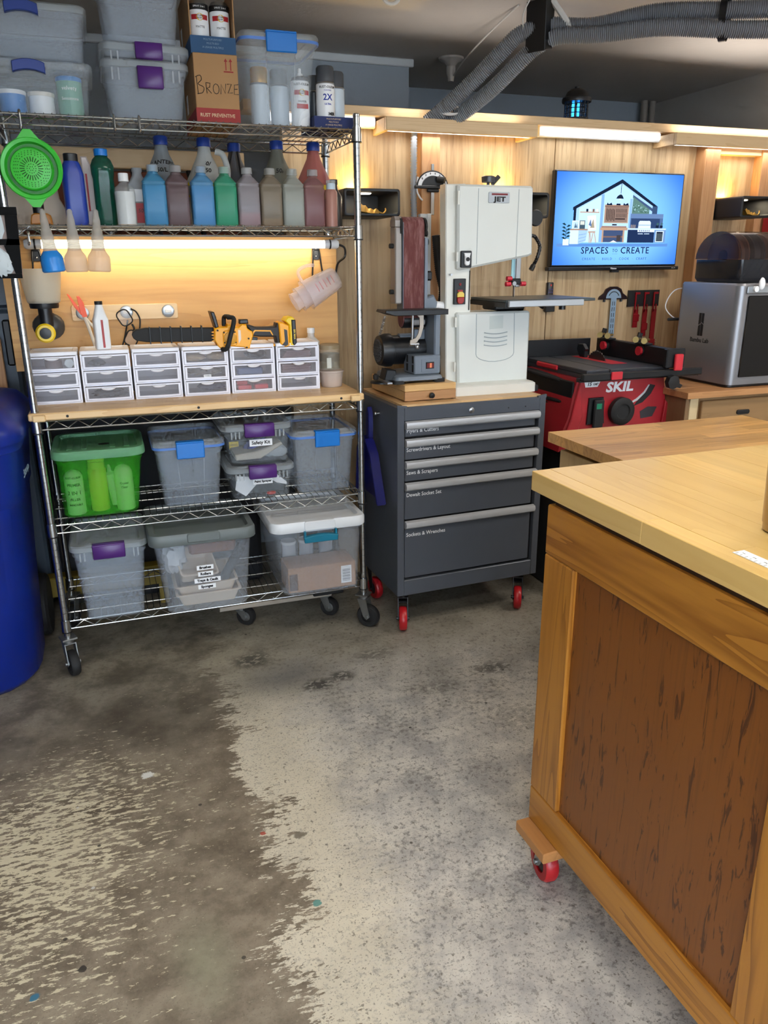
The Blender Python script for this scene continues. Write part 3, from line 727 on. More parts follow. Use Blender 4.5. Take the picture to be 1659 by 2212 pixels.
MB().loft([(0, .066, .052, .02), (.01, .07, .056, .02), (.15, .068, .056, .02), (.165, .074, .062, .026), (.19, .076, .064, .028), (.21, .06, .05, .024), (.222, .036, .036, .018)]).build('body', frost('dark green bottle', (10, 92, 74), .8, .12, .3), t)
MB().loft([(.222, .044, .044, .022), (.242, .044, .044, .022), (.244, .04, .04, .02)]).build('cap', BLUEL, t)
t = thing('royal_blue_bottle', 'tall royal blue bottle with black cap beside the strainer', 'bottle', (-.052, 3.0, Z4), .15)
MB().loft([(0, .066, .05, .018), (.008, .07, .054, .018), (.16, .07, .054, .018), (.19, .056, .044, .018), (.2, .046, .04, .018)]).build('body', plain('royal blue plastic', (34, 62, 158), .35), t)
MB().loft([(.2, .046, .042, .02), (.222, .046, .042, .02), (.224, .042, .038, .018)]).build('cap', BLACK, t)
t = thing('detergent_bottle', 'pale beige bottle with a slanted shoulder behind the royal blue one', 'bottle', (.008, 3.10, Z4))
MB().prism([(-.03, 0), (.05, 0), (.05, .13), (.0, .2), (-.01, .225), (-.03, .225)], -.03, .03, None, .004).build('body', plain('pale beige bottle plastic', (196, 182, 176), .4), t)
B((-.02, -.031, .05), (-.014, -.0302, .17), 'red_stripe', plain('label red', (172, 30, 40), .5), t)
t = thing('labelled_bottle', 'grey square bottle with a red and white label behind the white one', 'bottle', (.158, 3.045, Z4))
MB().loft([(0, .07, .056, .01), (.004, .072, .058, .01), (.135, .072, .058, .01), (.165, .034, .03, .014), (.175, .03, .03, .015), (.18, .036, .036, .018), (.19, .036, .036, .018)]).build('body', frost('grey bottle plastic', (176, 182, 188), .8, .35), t)
B((-.03, -.0306, .01), (.032, -.0295, .075), 'red_label', plain('label red', (172, 30, 40), .5), t); B((-.03, -.0306, .08), (.032, -.0295, .12), 'white_label', PAPER, t)
text('50', .018, INK, t, (0, -.0309, .05), shear=.2)
def jug(label, x, y, col, marks=None, handle=False, band=None, liquid=None):
    t = thing('gallon_jug', label, 'jug', (x, y, Z4), group='gallon jugs behind the refill bottles')
    mat = frost('jug plastic %d %d %d' % col, col, .72, .4, .3)
    MB().loft([(0, .136, .136, .05), (.004, .142, .142, .05), (.12, .146, .146, .055), (.15, .142, .142, .06), (.165, .13, .13, .065), (.245, .052, .052, .026), (.27, .042, .042, .021), (.282, .042, .042, .021)]).build('body', mat, t)
    MB().loft([(.272, .05, .05, .025), (.298, .05, .05, .025), (.302, .044, .044, .022)]).build('cap', NAVY, t)
    if band: MB().loft([(.10, .1475, .1475, .056), (.15, .1435, .1435, .061), (.15, .140, .140, .06), (.10, .144, .144, .056)], closed=True).build('label_band', band, t)
    if handle: MB().tube(smooth([(.035, -.03, .255), (.06, -.035, .245), (.074, -.04, .2), (.072, -.04, .16)]), .011, 10).build('handle', mat, t)
    tilt = math.radians(27)
    for s, size, dz, dx in marks or ():
        text(s, size, INK, t, (0, -(.0265 + (.245 - dz) * .4875), dz), (PI / 2 - tilt, 0, dx), bold=.0005, shear=.15, wrap=.028 + (.245 - dz) * .4875, name='marker_writing')
    return t
YB = plain('yellow label', (226, 196, 40), .5)
jug('frosted jug marked LANTERN 50 in marker', .252, 3.1, (150, 160, 168), [('LANTERN', .021, .215, .0), ('50/LA', .022, .188, .1)])
jug('milky jug with handle marked 50/50', .402, 3.1, (206, 212, 212), [('50/', .022, .213, -.3), ('/50', .022, .19, 0)], True, YB)
t = jug('dark grey jug wound with a black cord', .527, 3.205, (84, 92, 104))
MB().tube(smooth([(-.012, -.03, .27), (-.03, -.052, .21), (-.032, -.064, .18)]), .003).tube(smooth([(.008, -.03, .27), (.012, -.056, .2), (.02, -.068, .165)]), .004).build('cord', BLACK, t)
jug('grey-green jug marked B 50/50', .668, 3.1, (132, 136, 126), [('B 50/50', .024, .196, .1)])
jug('rose pink jug with navy cap at the right rear', .808, 3.1, (186, 104, 108), None, False, YB)

# strainer, funnels, glove holder on the rack front
GREEN = plain('lime green silicone', (58, 190, 54), .35)
st = thing('green_strainer', 'round lime green collapsible strainer hanging on the rack front', 'strainer', (-.166, 2.842, 1.775), (PI / 2, 0, -.08))
MB().lathe([(.058, -.016), (.058, .004), (.060, .006), (.0625, .002), (.0635, -.014), (.073, -.014), (.078, .004), (.088, .006), (.091, .003), (.089, -.002), (.08, -.004), (.078, -.018), (.06, -.020)], 48, None, False).build('rim', GREEN, st)
MB().lathe([(.0005, .006), (.03, .0055), (.058, .002), (.058, -.002), (.0005, -.002)], 48, None, False).build('sieve_disc', GREEN, st)
MB().lathe([(.0640, -.0135), (.0725, -.0135)], 48, None, False).build('fold_ring', plain('recess shade green', (20, 120, 26), .4), st)  # shade of the recessed fold painted as a darker green ring
m = MB()
for k in range(24):
    a = 2 * PI * k / 24; m.box((-.0010, .020, .0048), (.0010, .034, .0068), 0, Matrix.Rotation(a, 4, 'Z'))
for r_, n in ((.006, 6), (.013, 12), (.041, 26), (.047, 30), (.052, 34)):
    for k in range(n):
        a = 2 * PI * k / n; zt = .0061 - max(0, r_ - .03) * .125
        m.cyl((r_ * math.cos(a), r_ * math.sin(a), zt - .001), (r_ * math.cos(a), r_ * math.sin(a), zt + .0008), .0013, n=6)
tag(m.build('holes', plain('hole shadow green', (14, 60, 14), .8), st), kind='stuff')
for s in (-1, 1):
    pts = [(-.035, s * .082), (-.02, s * .100), (-.011, s * .112), (.011, s * .112), (.02, s * .100), (.035, s * .082)]
    m = MB().prism(pts, -.004, .003, Matrix.Rotation(-PI / 2, 4, 'X') @ Matrix.Scale(-1, 4, (0, 0, 1)) if False else Matrix(((1, 0, 0, 0), (0, 0, 1, 0), (0, -1, 0, 0), (0, 0, 0, 1))))
    m.build('grip_tab', GREEN, st)
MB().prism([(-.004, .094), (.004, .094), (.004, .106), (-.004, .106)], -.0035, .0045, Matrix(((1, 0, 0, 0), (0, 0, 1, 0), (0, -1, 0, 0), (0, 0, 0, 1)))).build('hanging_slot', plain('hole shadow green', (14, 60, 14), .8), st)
def funnel(label, x, mat, tip, tilt):
    t = thing('pour_spout_bottle', label, 'squeeze bottle', (x, 2.842, 1.466), (0, tilt, 0), 'small spout bottles on the second shelf front')
    MB().lathe([(.031, 0), (.0355, .004), (.0355, .042), (.033, .05), (.022, .066)], 28).build('cup', mat, t)
    prof = [(.022, .066)]
    for k in range(5): prof += [(.0222 - .0006 * k, .068 + .005 * k), (.0198 - .0006 * k, .0705 + .005 * k)]
    prof += [(.0195, .094), (.0188, .112), (.0172, .116), (.0162, .130), (.0130, .134), (.0120, .16), (.0085, .178), (.0080, .188), (.004, .193)]
    MB().lathe(prof, 20).build('spout', tip, t)
    return t
SPT = frost('grey spout plastic', (220, 220, 214), .62, .35, .5)
funnel('bright blue spout bottle hanging under the second shelf', -.140, plain('bright blue cup', (36, 132, 214), .35), SPT, -.07)
funnel('milky spout bottle, middle of the three on the rack front', -.070, frost('milky cup', (240, 230, 214), .62, .35, .5), SPT, -.01)
funnel('milky spout bottle, rightmost of the three on the rack front', .0, frost('milky cup', (240, 230, 214), .62, .35, .5), SPT, .04)
gh = thing('glove_holder', 'black glove dispenser on the left rack post with white gloves in two openings', 'dispenser', (-.305, 2.80, 1.455))
B((-.105, .02, 0), (.07, .055, .2), 'box_body', plain('pink-grey carton', (176, 158, 150), .8), gh)
m = MB().box((-.11, .008, .182), (.08, .0195, .206)).box((-.11, .008, .094), (.076, .0195, .112)).box((-.11, .008, -.006), (.07, .0195, .008)).box((-.11, .008, .0085), (-.092, .0195, .1815))
m.prism([(.052, .0085), (.0705, .0085), (.079, .1815), (.044, .1815), (.042, .112), (.036, .0935), (.030, .0935)], .008, .0195)
m.build('front_frame', plain('matt black board', (9, 10, 12), .8, 0, .05, .2), gh)
GLV = plain('white nitrile', (196, 206, 210), .5)
MB().blob((.0, .012, .155), (.07, .02, .11), 3, .35).build('upper_gloves', GLV, gh)
MB().blob((-.0, .012, .042), (.10, .026, .085), 5, .35).blob((-.028, -.002, -.004), (.03, .012, .05), 8, .3).build('lower_gloves', GLV, gh)

# things on hooks at the back panel
def wallhook(label, x, z, prongs=True, L=.12):
    t = thing('utility_hook', label, 'hook', (x, 3.2605, z), group='double hooks on the orange plywood panel')
    MB().prism([(-.014, .02), (.014, .02), (.016, -.02), (.011, -.035), (-.011, -.035), (-.016, -.02)], -.006, 0, None, .001).build('plate', BLACK, t)
    for zz in (.008, -.022): MB().ball((0, -.0065, zz), .0048, 6).build('screw', STEEL, t)
    if prongs:
        m = MB().tube(smooth([(-.020, -.012, -L + .01), (-.016, -.011, -.05), (-.013, -.01, -.005), (-.008, -.011, .003), (.008, -.011, .003), (.013, -.01, -.005), (.02, -.011, -.06), (.028, -.012, -L)]), .0035)
        m.tube([(.028, -.012, -L), (.03, -.04, -L - .006), (.03, -.085, -L)], .0035).tube([(-.02, -.012, -L + .01), (-.02, -.085, -L + .006)], .0035)
        m.build('prongs', SATIN, t)
        for x2 in (.03, -.02): MB().cyl((x2, -.09, -L - .008), (x2, -.094, -L + .024), .006, n=10).build('tip_cover', BLACK, t)
    return t
wallhook('black double hook holding the measuring cups', .847, 1.535, L=.115)
wallhook('black double hook above the paint sprayer', -.215, 1.535, L=.1)
mc = thing('measuring_cups', 'nested clear measuring cups with pink scale marks hanging from the double hook', 'measuring cups', (.815, 3.15, 1.385), (0, math.radians(62), 0))
MCM = frost('clear cup plastic', (240, 232, 236), .34, .2)
for k, (r0, r1, h, dz) in enumerate(((.046, .060, .145, -.10), (.036, .049, .115, -.035), (.027, .039, .10, .005))):
    M = Matrix.Rotation(PI, 4, 'Y')
    c = MB().lathe([(r0 * .9, dz), (r0, dz + .006), (r1, dz + h), (r1 + .003, dz + h), (r1 - .002, dz + h - .003), (r0 - .002, dz + .008), (.0005, dz + .008)], 28, M, False).add([], []).build('cup', MCM, mc)
    m = MB()
    for q in range(5 if k == 0 else 3):
        a0 = -2.1; zz = -(dz + .03 + q * .018); rad_ = r0 + (r1 - r0) * (.03 + q * .018) / h + .0006
        m.tube([(rad_ * math.cos(a0 + i * .09), rad_ * math.sin(a0 + i * .09), zz) for i in range(8)], .0007, 4)
    m.build('scale_marks', plain('pink ink', (226, 104, 120), .5), c)
MB().tube(smooth([(-.05, 0, -.035), (-.095, 0, -.03), (-.098, 0, .01), (-.085, 0, .04)]), .007, 8).build('handle', MCM, mc)
pr = thing('key_rack', 'pale wooden strip with three round metal clips on the orange panel', 'hook rail', (.078, 3.2595, 1.311))
MB().prism([(x, z) for x, z in rr(.394, .058, .008)], -.010, 0, None, .002).build('strip', wood('pale strip', (226, 192, 144), (198, 156, 104), 'X', .8, .6), pr)
for x in (-.158, .002, .159):
    M = Matrix.Translation((x, -.0105, 0)) @ Matrix.Rotation(PI / 2, 4, 'X')
    c = MB().lathe([(.024, 0), (.024, .002), (.021, .0035), (.0005, .0035)], 28, M).build('clip_plate', STEEL, pr)
    MB().box((x - .012, -.022, -.006), (x + .012, -.014, .006), .002).cyl((x - .006, -.026, .0), (x - .006, -.014, .0), .006, n=12).build('clip_jaw', plain('white clip', (226, 222, 216), .4), c)
t = thing('spatula_pair', 'orange-tipped white mixing spatulas stuck in the left clip', 'spatula', (-.075, 3.222, 1.30))
MB().prism([(-.052, .085), (-.044, .08), (-.005, .018), (.0, .008), (-.01, .006), (-.03, .035)], -.006, -.003, None, .0008).build('orange_blade', plain('orange silicone', (250, 88, 28), .4), t)
MB().prism([(-.018, .076), (-.008, .074), (.004, .05), (.012, .0), (-.006, -.002), (-.012, .02)], -.012, -.008, None, .0008).build('orange_blade', plain('orange silicone', (250, 88, 28), .4), t)
MB().tube([(.0, 0, .004), (.012, -.01, -.04), (.03, -.03, -.118)], .0065).build('handle', OFFW, t)
MB().tube([(.0, -.002, .0), (.03, -.006, -.04), (.055, -.008, -.075)], .005).build('handle', OFFW, t)
gl = thing('safety_glasses', 'black-framed safety glasses hanging from the middle clip', 'glasses', (.085, 3.215, 1.312))
m = MB()
for c_, a in (((-.015, 0, -.02), .5), ((.004, -.0, -.098), -.5)):
    pts = [(c_[0] + x * math.cos(a) - z * math.sin(a), 0, c_[2] + x * math.sin(a) + z * math.cos(a)) for x, z in rr(.046, .058, .016, 5)]
    m.tube(pts, .0028, 6, True)
m.tube(smooth([(.01, 0, -.045), (.016, -.004, -.06), (.012, 0, -.075)]), .004)
m.build('frame', INK, gl)
MB().tube(smooth([(.012, 0, .012), (.03, .015, .0), (.042, .02, -.03), (.035, .015, -.075)]), .003).tube(smooth([(-.02, 0, -.12), (-.036, .0, -.135), (-.02, .01, -.09), (-.004, .012, -.03)]), .003).build('temples', INK, gl)
m = MB()
for c_, a in (((-.015, 0, -.02), .5), ((.004, -.0, -.098), -.5)):
    m.prism([(c_[0] + x * math.cos(a) - z * math.sin(a), c_[2] + x * math.sin(a) + z * math.cos(a)) for x, z in rr(.044, .056, .015, 5)], -.001, .001)
m.build('lenses', frost('lens', (230, 235, 238), .12, .05), gl)
# paint sprayer hanging by its cup
ps = thing('paint_sprayer_gun', 'paint sprayer head with white cup on top and yellow-ringed black nozzle', 'paint sprayer', (-.203, 3.13, 1.345))
MB().lathe([(.052, .012), (.056, .016), (.068, .10), (.071, .125), (.071, .13), (.066, .13), (.054, .02), (.0005, .02)], 32, None, False).build('cup', frost('ivory cup', (250, 244, 228), .8, .35, .5), ps)
MB().lathe([(.048, -.006), (.05, .004), (.05, .02), (.045, .02)], 32).build('collar', SATIN, ps)
MB().cyl((0, 0, -.07), (0, 0, -.005), .024).build('neck', SATIN, ps)
MB().blob((.004, .03, -.072), (.112, .07, .1), 2, .04).build('body', plain('graphite plastic', (58, 56, 54), .4), ps)
M = Matrix.Translation((-.006, -.012, -.092)) @ Matrix.Rotation(PI / 2, 4, 'X')
MB().lathe([(.018, 0), (.033, .002), (.034, .022), (.028, .03), (.020, .03)], 28, M).build('nozzle_ring', plain('sprayer yellow', (238, 200, 24), .35), ps)
MB().lathe([(.0205, .026), (.0195, .036), (.004, .038)], 24, M).build('nozzle', SATIN, ps)
# trowel-like pieces behind the strainer
t = thing('amber_scraper', 'amber-handled scraper with a black neck lying behind the strainer', 'scraper', (-.165, 2.99, Z4))
MB().prism([(-.036, 0), (.034, 0), (.03, .03), (.02, .036), (-.02, .036), (-.03, .03)], -.02, .02, None, .004).build('handle', plain('amber wood', (176, 112, 34), .4), t)
MB().cyl((-.006, 0, .0365), (-.006, 0, .09), .018).build('neck', SATIN, t)
t = tag(MB().prism([(-.13, 0), (.07, 0), (.065, .05), (.045, .09), (.04, .14), (.015, .15), (-.13, .15)], -.008, .008, None, .003).build('beige_pad', plain('beige foam', (212, 196, 178), .7), loc=(-.15, 3.1, Z4)), 'beige rounded foam pad standing behind the strainer', 'pad')

# ================================================================== drawer boxes on the board
ZB = Z3 + .0265
DRW = frost('milky drawer frame', (240, 242, 250), .85, .3, .45)
DRF = plain('white drawer face', (236, 237, 248), .35, 0, .02)
PANE = frost('drawer front plastic', (226, 228, 238), .2, .2, .4)
def drawer_box(label, x, proto=[None]):
    t = thing('drawer_box', label, 'drawer box', (x, 3.03, ZB), group='mini drawer boxes on the board')
    if proto[0]:
        for o in proto[0].children:
            c = o.copy(); COL.objects.link(c); c.parent = t
            for q in o.children:
                d = q.copy(); COL.objects.link(d); d.parent = c
        return t
    W, D, H = .172, .165, .186; a = .006
    m = MB().box((-W / 2, 0, 0), (-W / 2 + a, D, H - .014), .0015).box((W / 2 - a, 0, 0), (W / 2, D, H - .014), .0015)
    m.box((-W / 2 + a, 0, 0), (W / 2 - a, D, .005)).box((-W / 2 + a, D - .004, .005), (W / 2 - a, D, H - .014))
    for k in (1, 2): m.box((-W / 2 + a, 0.001, k * .0575 - .0), (W / 2 - a, D - .004, k * .0575 + .004))
    m.build('frame', DRW, t)
    m = MB()
    for s_ in (-1, 1): m.box((s_ * W / 2, -.0006, .0), (s_ * (W / 2 - a), .0, H - .014))
    for zz in (.0, .0575, .115): m.box((-W / 2 + a, -.0006, zz), (W / 2 - a, .0, zz + .005))
    m.build('face_frame', DRF, t)
    MB().loft([(H - .0138, W, D, .006, 0, D / 2), (H - .002, W, D, .006, 0, D / 2), (H, W - .006, D - .006, .006, 0, D / 2), (H, W - .03, D - .03, .006, 0, D / 2), (H - .003, W - .036, D - .036, .006, 0, D / 2)]).build('top', plain('white drawer top', (234, 234, 240), .35), t)
    for k in range(3):
        z0 = .0065 + .0575 * k; z1 = z0 + .048; h = W / 2 - a - .001
        n = 8; bow = lambda x_: -.006 * (1 - (x_ / h) ** 2) - .002
        m = MB()
        for i in range(n):
            xa, xb = -h + .007 + (2 * h - .014) * i / n, -h + .007 + (2 * h - .014) * (i + 1) / n
            m.add([(xa, bow(xa), z0 + .006), (xb, bow(xb), z0 + .006), (xb, bow(xb), z1 - .005), (xa, bow(xa), z1 - .005), (xa, bow(xa) + .0015, z0 + .006), (xb, bow(xb) + .0015, z0 + .006), (xb, bow(xb) + .0015, z1 - .005), (xa, bow(xa) + .0015, z1 - .005)], [(0, 1, 2, 3), (5, 4, 7, 6)])
        d = m.build('drawer', PANE, t)
        m = MB()
        for zz, hh in ((z0 + .003, .003), (z1 - .0025, .0025)):
            for i in range(n):
                xa, xb = -h + 2 * h * i / n, -h + 2 * h * (i + 1) / n
                m.add([(xa, bow(xa) - .001, zz - hh), (xb, bow(xb) - .001, zz - hh), (xb, bow(xb) - .001, zz + hh), (xa, bow(xa) - .001, zz + hh), (xa, .004, zz - hh), (xb, .004, zz - hh), (xb, .004, zz + hh), (xa, .004, zz + hh)], [(0, 1, 2, 3), (0, 4, 5, 1), (3, 2, 6, 7)])
        for s in (-1, 1): m.box((s * h, -.003, z0), (s * (h - .008), .004, z1), .001)
        m.build('drawer_rim', DRF, d)
        q = [(.026 * math.cos(PI + PI * i / 10), z1 - .002 + .011 * math.sin(PI + PI * i / 10)) for i in range(11)]
        MB().prism(q, -.019, -.006, None, .003).build('pull', plain('white drawer top', (234, 234, 240), .35), d)
    proto[0] = t
    return t
names = ('first drawer box from the left rack post', 'second drawer box, below the white oil bottle', 'third drawer box, drawers nearly empty', 'fourth drawer box, label stuck on its middle drawer', 'fifth drawer box, red packets in its bottom drawer', 'sixth drawer box at the right end, paper stacks inside')
DX = [-.196 + .1795 * k for k in range(6)]
dbs = [drawer_box(n, x) for n, x in zip(names, DX)]
def inside(name, label, cat, k, lvl, m, mat, group='things inside the mini drawers'):
    o = m.build(name, mat, None); o.location = (DX[k], 3.03, ZB + .0065 + .0575 * lvl + .0045)
    return tag(o, label, cat, group)
B((-.012, -.0105, .07), (.016, -.0098, .08), 'label_sticker', PAPER, dbs[3])
text('TWEELS', .0065, INK, dbs[3], (.002, -.0108, .075))
inside('red_packet', 'left red packet in the bottom drawer of the fifth box', 'packet', 4, 0, MB().box((-.06, .012, 0), (-.008, .05, .016), .002).box((-.062, .03, .017), (-.02, .06, .031), .002), plain('red carton', (214, 60, 66), .5))
inside('red_packet', 'right red packet in the bottom drawer of the fifth box', 'packet', 4, 0, MB().box((.006, .012, 0), (.058, .05, .017), .002), plain('red carton', (214, 60, 66), .5))
for lvl, n, q in ((2, 6, 'top'), (1, 7, 'middle')):
    m = MB()
    for i in range(n): m.box((-.062 + .004 * i * (lvl - 1), .01 + .002 * (i % 2), i * .0048), (.05 + .003 * (i % 3), .12, i * .0048 + .0034))
    inside('sandpaper_stack', 'stack of brown sanding sheets in the %s drawer of the sixth box' % q, 'sandpaper', 5, lvl, m, plain('sanding brown', (128, 88, 92), .8))
inside('black_part', 'dark curled piece in the top drawer of the fifth box', 'part', 4, 2, MB().blob((.02, .05, .018), (.08, .07, .034), 3, .3), RUBBER)
inside('blue_part', 'blue packet in the middle drawer of the fifth box', 'packet', 4, 1, MB().box((-.06, .015, 0), (.04, .09, .026), .004), plain('dull blue', (74, 92, 138), .5))
inside('beige_bits', 'beige rope bits in the top drawer of the fourth box', 'rope', 3, 2, MB().blob((-.035, .05, .014), (.08, .08, .026), 5, .3).blob((.045, .06, .016), (.07, .08, .03), 6, .3), plain('beige rope', (198, 172, 136), .8))
inside('grey_bits', 'grey fittings in the middle drawer of the fourth box', 'fitting', 3, 1, MB().blob((.0, .05, .016), (.11, .08, .03), 9, .5), plain('grey fittings', (150, 142, 132), .6))
inside('dark_bits', 'dark hardware with a blue plug in the bottom drawer of the fourth box', 'hardware', 3, 0, MB().blob((.02, .05, .016), (.10, .08, .03), 12, .4), plain('dark blue hardware', (52, 56, 84), .5))
inside('tape_roll', 'brown tape roll in the top drawer of the first box', 'tape', 0, 2, MB().lathe([(.02, 0), (.03, 0), (.03, .026), (.02, .026)], 24, Matrix.Translation((.0, .05, 0))), plain('brown tape', (112, 78, 66), .5))
inside('metal_disc', 'zinc disc standing in the top drawer of the first box', 'disc', 0, 2, MB().lathe([(.003, 0), (.016, 0), (.016, .002), (.003, .002)], 20, Matrix.Translation((.055, .012, .017)) @ Matrix.Rotation(PI / 2, 4, 'X')), ZINC)
inside('dark_bits', 'black clips in the bottom drawer of the second box', 'hardware', 1, 0, MB().blob((.0, .05, .014), (.12, .08, .026), 15, .4), RUBBER)
inside('dark_bits', 'grey washers in the top drawer of the second box', 'hardware', 1, 2, MB().blob((-.03, .04, .012), (.06, .06, .022), 17, .4), ZINC)
# white oil bottle, tub, jar, small bottle
t = thing('oil_bottle', 'slim white oil bottle with black cap and red sight line on the drawer boxes', 'bottle', (-.018, 3.07, ZB + .1862), .25)
MB().loft([(0, .05, .034, .008), (.004, .052, .036, .008), (.105, .052, .036, .008), (.118, .044, .032, .01), (.15, .028, .026, .012), (.158, .026, .024, .012)]).build('body', WHITE, t)
MB().loft([(.158, .028, .026, .013), (.17, .028, .026, .013)]).build('cap', INK, t)
B((-.004, -.0186, .006), (.004, -.0179, .105), 'sight_line', plain('dull red', (170, 70, 70), .5), t)
t = thing('deli_tub', 'clear deli tub with pale pink contents beside the drawer boxes', 'tub', (.848, 3.07, ZB))
MB().lathe([(.040, 0), (.042, .003), (.048, .062), (.046, .062), (.04, .004), (.0005, .004)], 32, None, False).build('cup', frost('tub plastic', (238, 226, 216), .6, .25), t)
MB().lathe([(.0005, .005), (.0395, .005), (.044, .045), (.0005, .045)], 28, None, False).build('contents', plain('pale pink powder', (226, 196, 180), .8), t)
MB().lathe([(.0482, .058), (.051, .06), (.051, .066), (.047, .067), (.044, .064), (.0005, .064)], 32, None, False).build('lid', frost('tub plastic', (238, 226, 216), .6, .25), t)
t = thing('glass_jar', 'lidded glass jar with murky paint residue standing on the deli tub', 'jar', (.843, 3.07, ZB + .0675))
MB().lathe([(.038, 0), (.041, .004), (.041, .075), (.036, .086), (.036, .094), (.0345, .094), (.039, .074), (.0395, .006), (.0005, .004)], 32, None, False).build('glass', frost('jar glass', (214, 216, 204), .22, .06), t)
MB().lathe([(.0005, .035), (.0392, .035), (.0392, .066), (.0005, .064)], 28, None, False).build('residue', plain('murky residue', (112, 96, 78), .7), t)
MB().lathe([(.0365, .0945), (.041, .084), (.0415, .1), (.036, .104), (.0005, .104)], 32, None, False).build('lid', frost('jar lid', (190, 172, 140), .75, .2), t)
B((-.024, -.0432, .012), (-.006, -.0412, .052), 'label', plain('faded label', (206, 206, 196), .6), t)
t = thing('tiny_white_bottle', 'small milky bottle behind the glass jar', 'bottle', (.80, 3.20, ZB))
MB().loft([(0, .066, .05, .012), (.17, .066, .05, .012), (.19, .03, .03, .015), (.205, .028, .028, .014)]).build('body', frost('milky bottle', (236, 234, 230), .8, .3), t)
MB().loft([(.205, .032, .032, .016), (.225, .032, .032, .016)]).build('cap', WHITE, t)

# ------------------------------------------------------------------ chainsaw lying along the drawer boxes
cs = thing('chainsaw', 'yellow and black cordless chainsaw with black bar cover on the drawer boxes', 'chainsaw', (.44, 3.06, 1.172))
def cp(pts): return [(x - .44, z - 1.172) for x, z in pts]
MB().prism(cp([(.384, 1.255), (.402, 1.26), (.43, 1.26), (.435, 1.268), (.446, 1.268), (.448, 1.26), (.475, 1.258), (.486, 1.268), (.505, 1.267), (.508, 1.252), (.517, 1.245), (.526, 1.24), (.53, 1.226), (.516, 1.189), (.514, 1.178), (.501, 1.174), (.492, 1.181), (.438, 1.187), (.428, 1.176), (.407, 1.174), (.391, 1.192), (.381, 1.213)]), -.035, .045, None, .004).build('motor_housing', YELLOW, cs, 30)
MB().prism(cp([(.374, 1.316), (.388, 1.315), (.393, 1.299), (.401, 1.26), (.389, 1.256)]), -.03, .05, None, .003).build('hand_guard', SATIN, cs, 30)
MB().prism(cp([(.086, 1.238), (.09, 1.25), (.102, 1.258), (.137, 1.263), (.385, 1.256), (.382, 1.205), (.136, 1.212), (.1, 1.218), (.09, 1.227)]), -.008, .022, None, .003).build('bar_cover', RUBBER, cs, 30)
for i in range(6): MB().box((-.292 + .038 * i, -.011, .032), (-.288 + .038 * i, .024, .094), .001).build('cover_rib', SATIN, cs)
m = MB()
for i in range(4): m.prism(cp([(.383, 1.245 - .011 * i), (.372, 1.241 - .011 * i), (.383, 1.236 - .011 * i)]), -.02, -.014)
m.build('bumper_teeth', YELLOW, cs)
M = Matrix.Translation((.0, -.035, .046)) @ Matrix.Rotation(PI / 2, 4, 'X')
MB().prism([(x, z + .046) for x, z in rr(.054, .058, .012)], -.040, -.033, None, .003).build('clutch_plate', YELLOW, cs)
MB().lathe([(.024, .004), (.024, .010), (.021, .012), (.0005, .0115)], 28, M).build('clutch_cover', plain('ochre disc', (214, 152, 46), .4), cs)
m = MB()
for x, z in ((-.022, .068), (.018, .068), (.02, .03), (-.022, .03), (-.045, .076), (.07, .042), (.061, .009)): m.cyl((x, -.0415, z), (x, -.034, z), .0033, n=8)
m.build('screws', INK, cs)
MB().tube(smooth([(-.004, -.030, .122), (.016, -.045, .120), (.012, -.055, .095), (-.002, -.06, .055), (-.013, -.06, .02), (-.022, -.05, .006), (-.032, -.034, .006)]), .0085, 10).tube(smooth([(-.012, .02, .085), (-.010, .02, .118), (.0, .0, .124), (.008, -.03, .122)]), .0085, 10).build('front_handle', RUBBER, cs)
MB().prism(cp([(.483, 1.284), (.515, 1.284), (.517, 1.268), (.482, 1.268)]), -.016, .016, None, .003).build('oil_cap', SATIN, cs)
MB().prism([(.032, .076), (.042, .074), (.042, .04), (.032, .024)], -.0362, -.034).build('oil_window', plain('pale window', (232, 214, 196), .3), cs)
MB().prism(cp([(.504, 1.264), (.518, 1.264), (.546, 1.254), (.599, 1.253), (.62, 1.255), (.623, 1.268), (.637, 1.266), (.636, 1.187), (.622, 1.188), (.617, 1.215), (.609, 1.215), (.559, 1.217), (.53, 1.221), (.517, 1.247)]), -.022, .024, None, .005).build('rear_grip', plain('dark grip', (46, 44, 44), .6), cs, 30)
MB().prism(cp([(.531, 1.238), (.538, 1.244), (.6, 1.241), (.609, 1.222), (.605, 1.222), (.597, 1.236), (.54, 1.239), (.534, 1.233), (.531, 1.226)]), -.0245, -.02).build('grip_trim', YELLOW, cs)
MB().prism(cp([(.529, 1.218), (.551, 1.213), (.549, 1.203), (.527, 1.205)]), -.008, .01, None, .001).build('trigger', SATIN, cs)
MB().prism(cp([(.514, 1.179), (.597, 1.180), (.622, 1.191), (.628, 1.186), (.602, 1.174), (.503, 1.174)]), -.02, .02, None, .002).build('lower_guard', YELLOW, cs, 30)
MB().prism(cp([(.630, 1.268), (.643, 1.271), (.671, 1.258), (.671, 1.181), (.655, 1.175), (.646, 1.182), (.634, 1.187)]), -.034, .04, None, .004).build('battery_mount', YELLOW, cs, 30)
MB().prism(cp([(.650, 1.245), (.662, 1.240), (.664, 1.185), (.655, 1.180), (.640, 1.184), (.652, 1.198)]), -.036, -.033).build('mount_inlay', SATIN, cs)
MB().prism(cp([(.655, 1.275), (.666, 1.288), (.685, 1.290), (.695, 1.281), (.695, 1.187), (.687, 1.178), (.6725, 1.181), (.6725, 1.258)]), -.032, .04, None, .004).build('battery', plain('battery yellow', (244, 206, 30), .36), cs, 30)
MB().prism(cp([(.681, 1.279), (.697, 1.278), (.699, 1.19), (.69, 1.181), (.682, 1.188)]), -.036, .036, None, .003).build('battery_shell', SATIN, cs, 30)
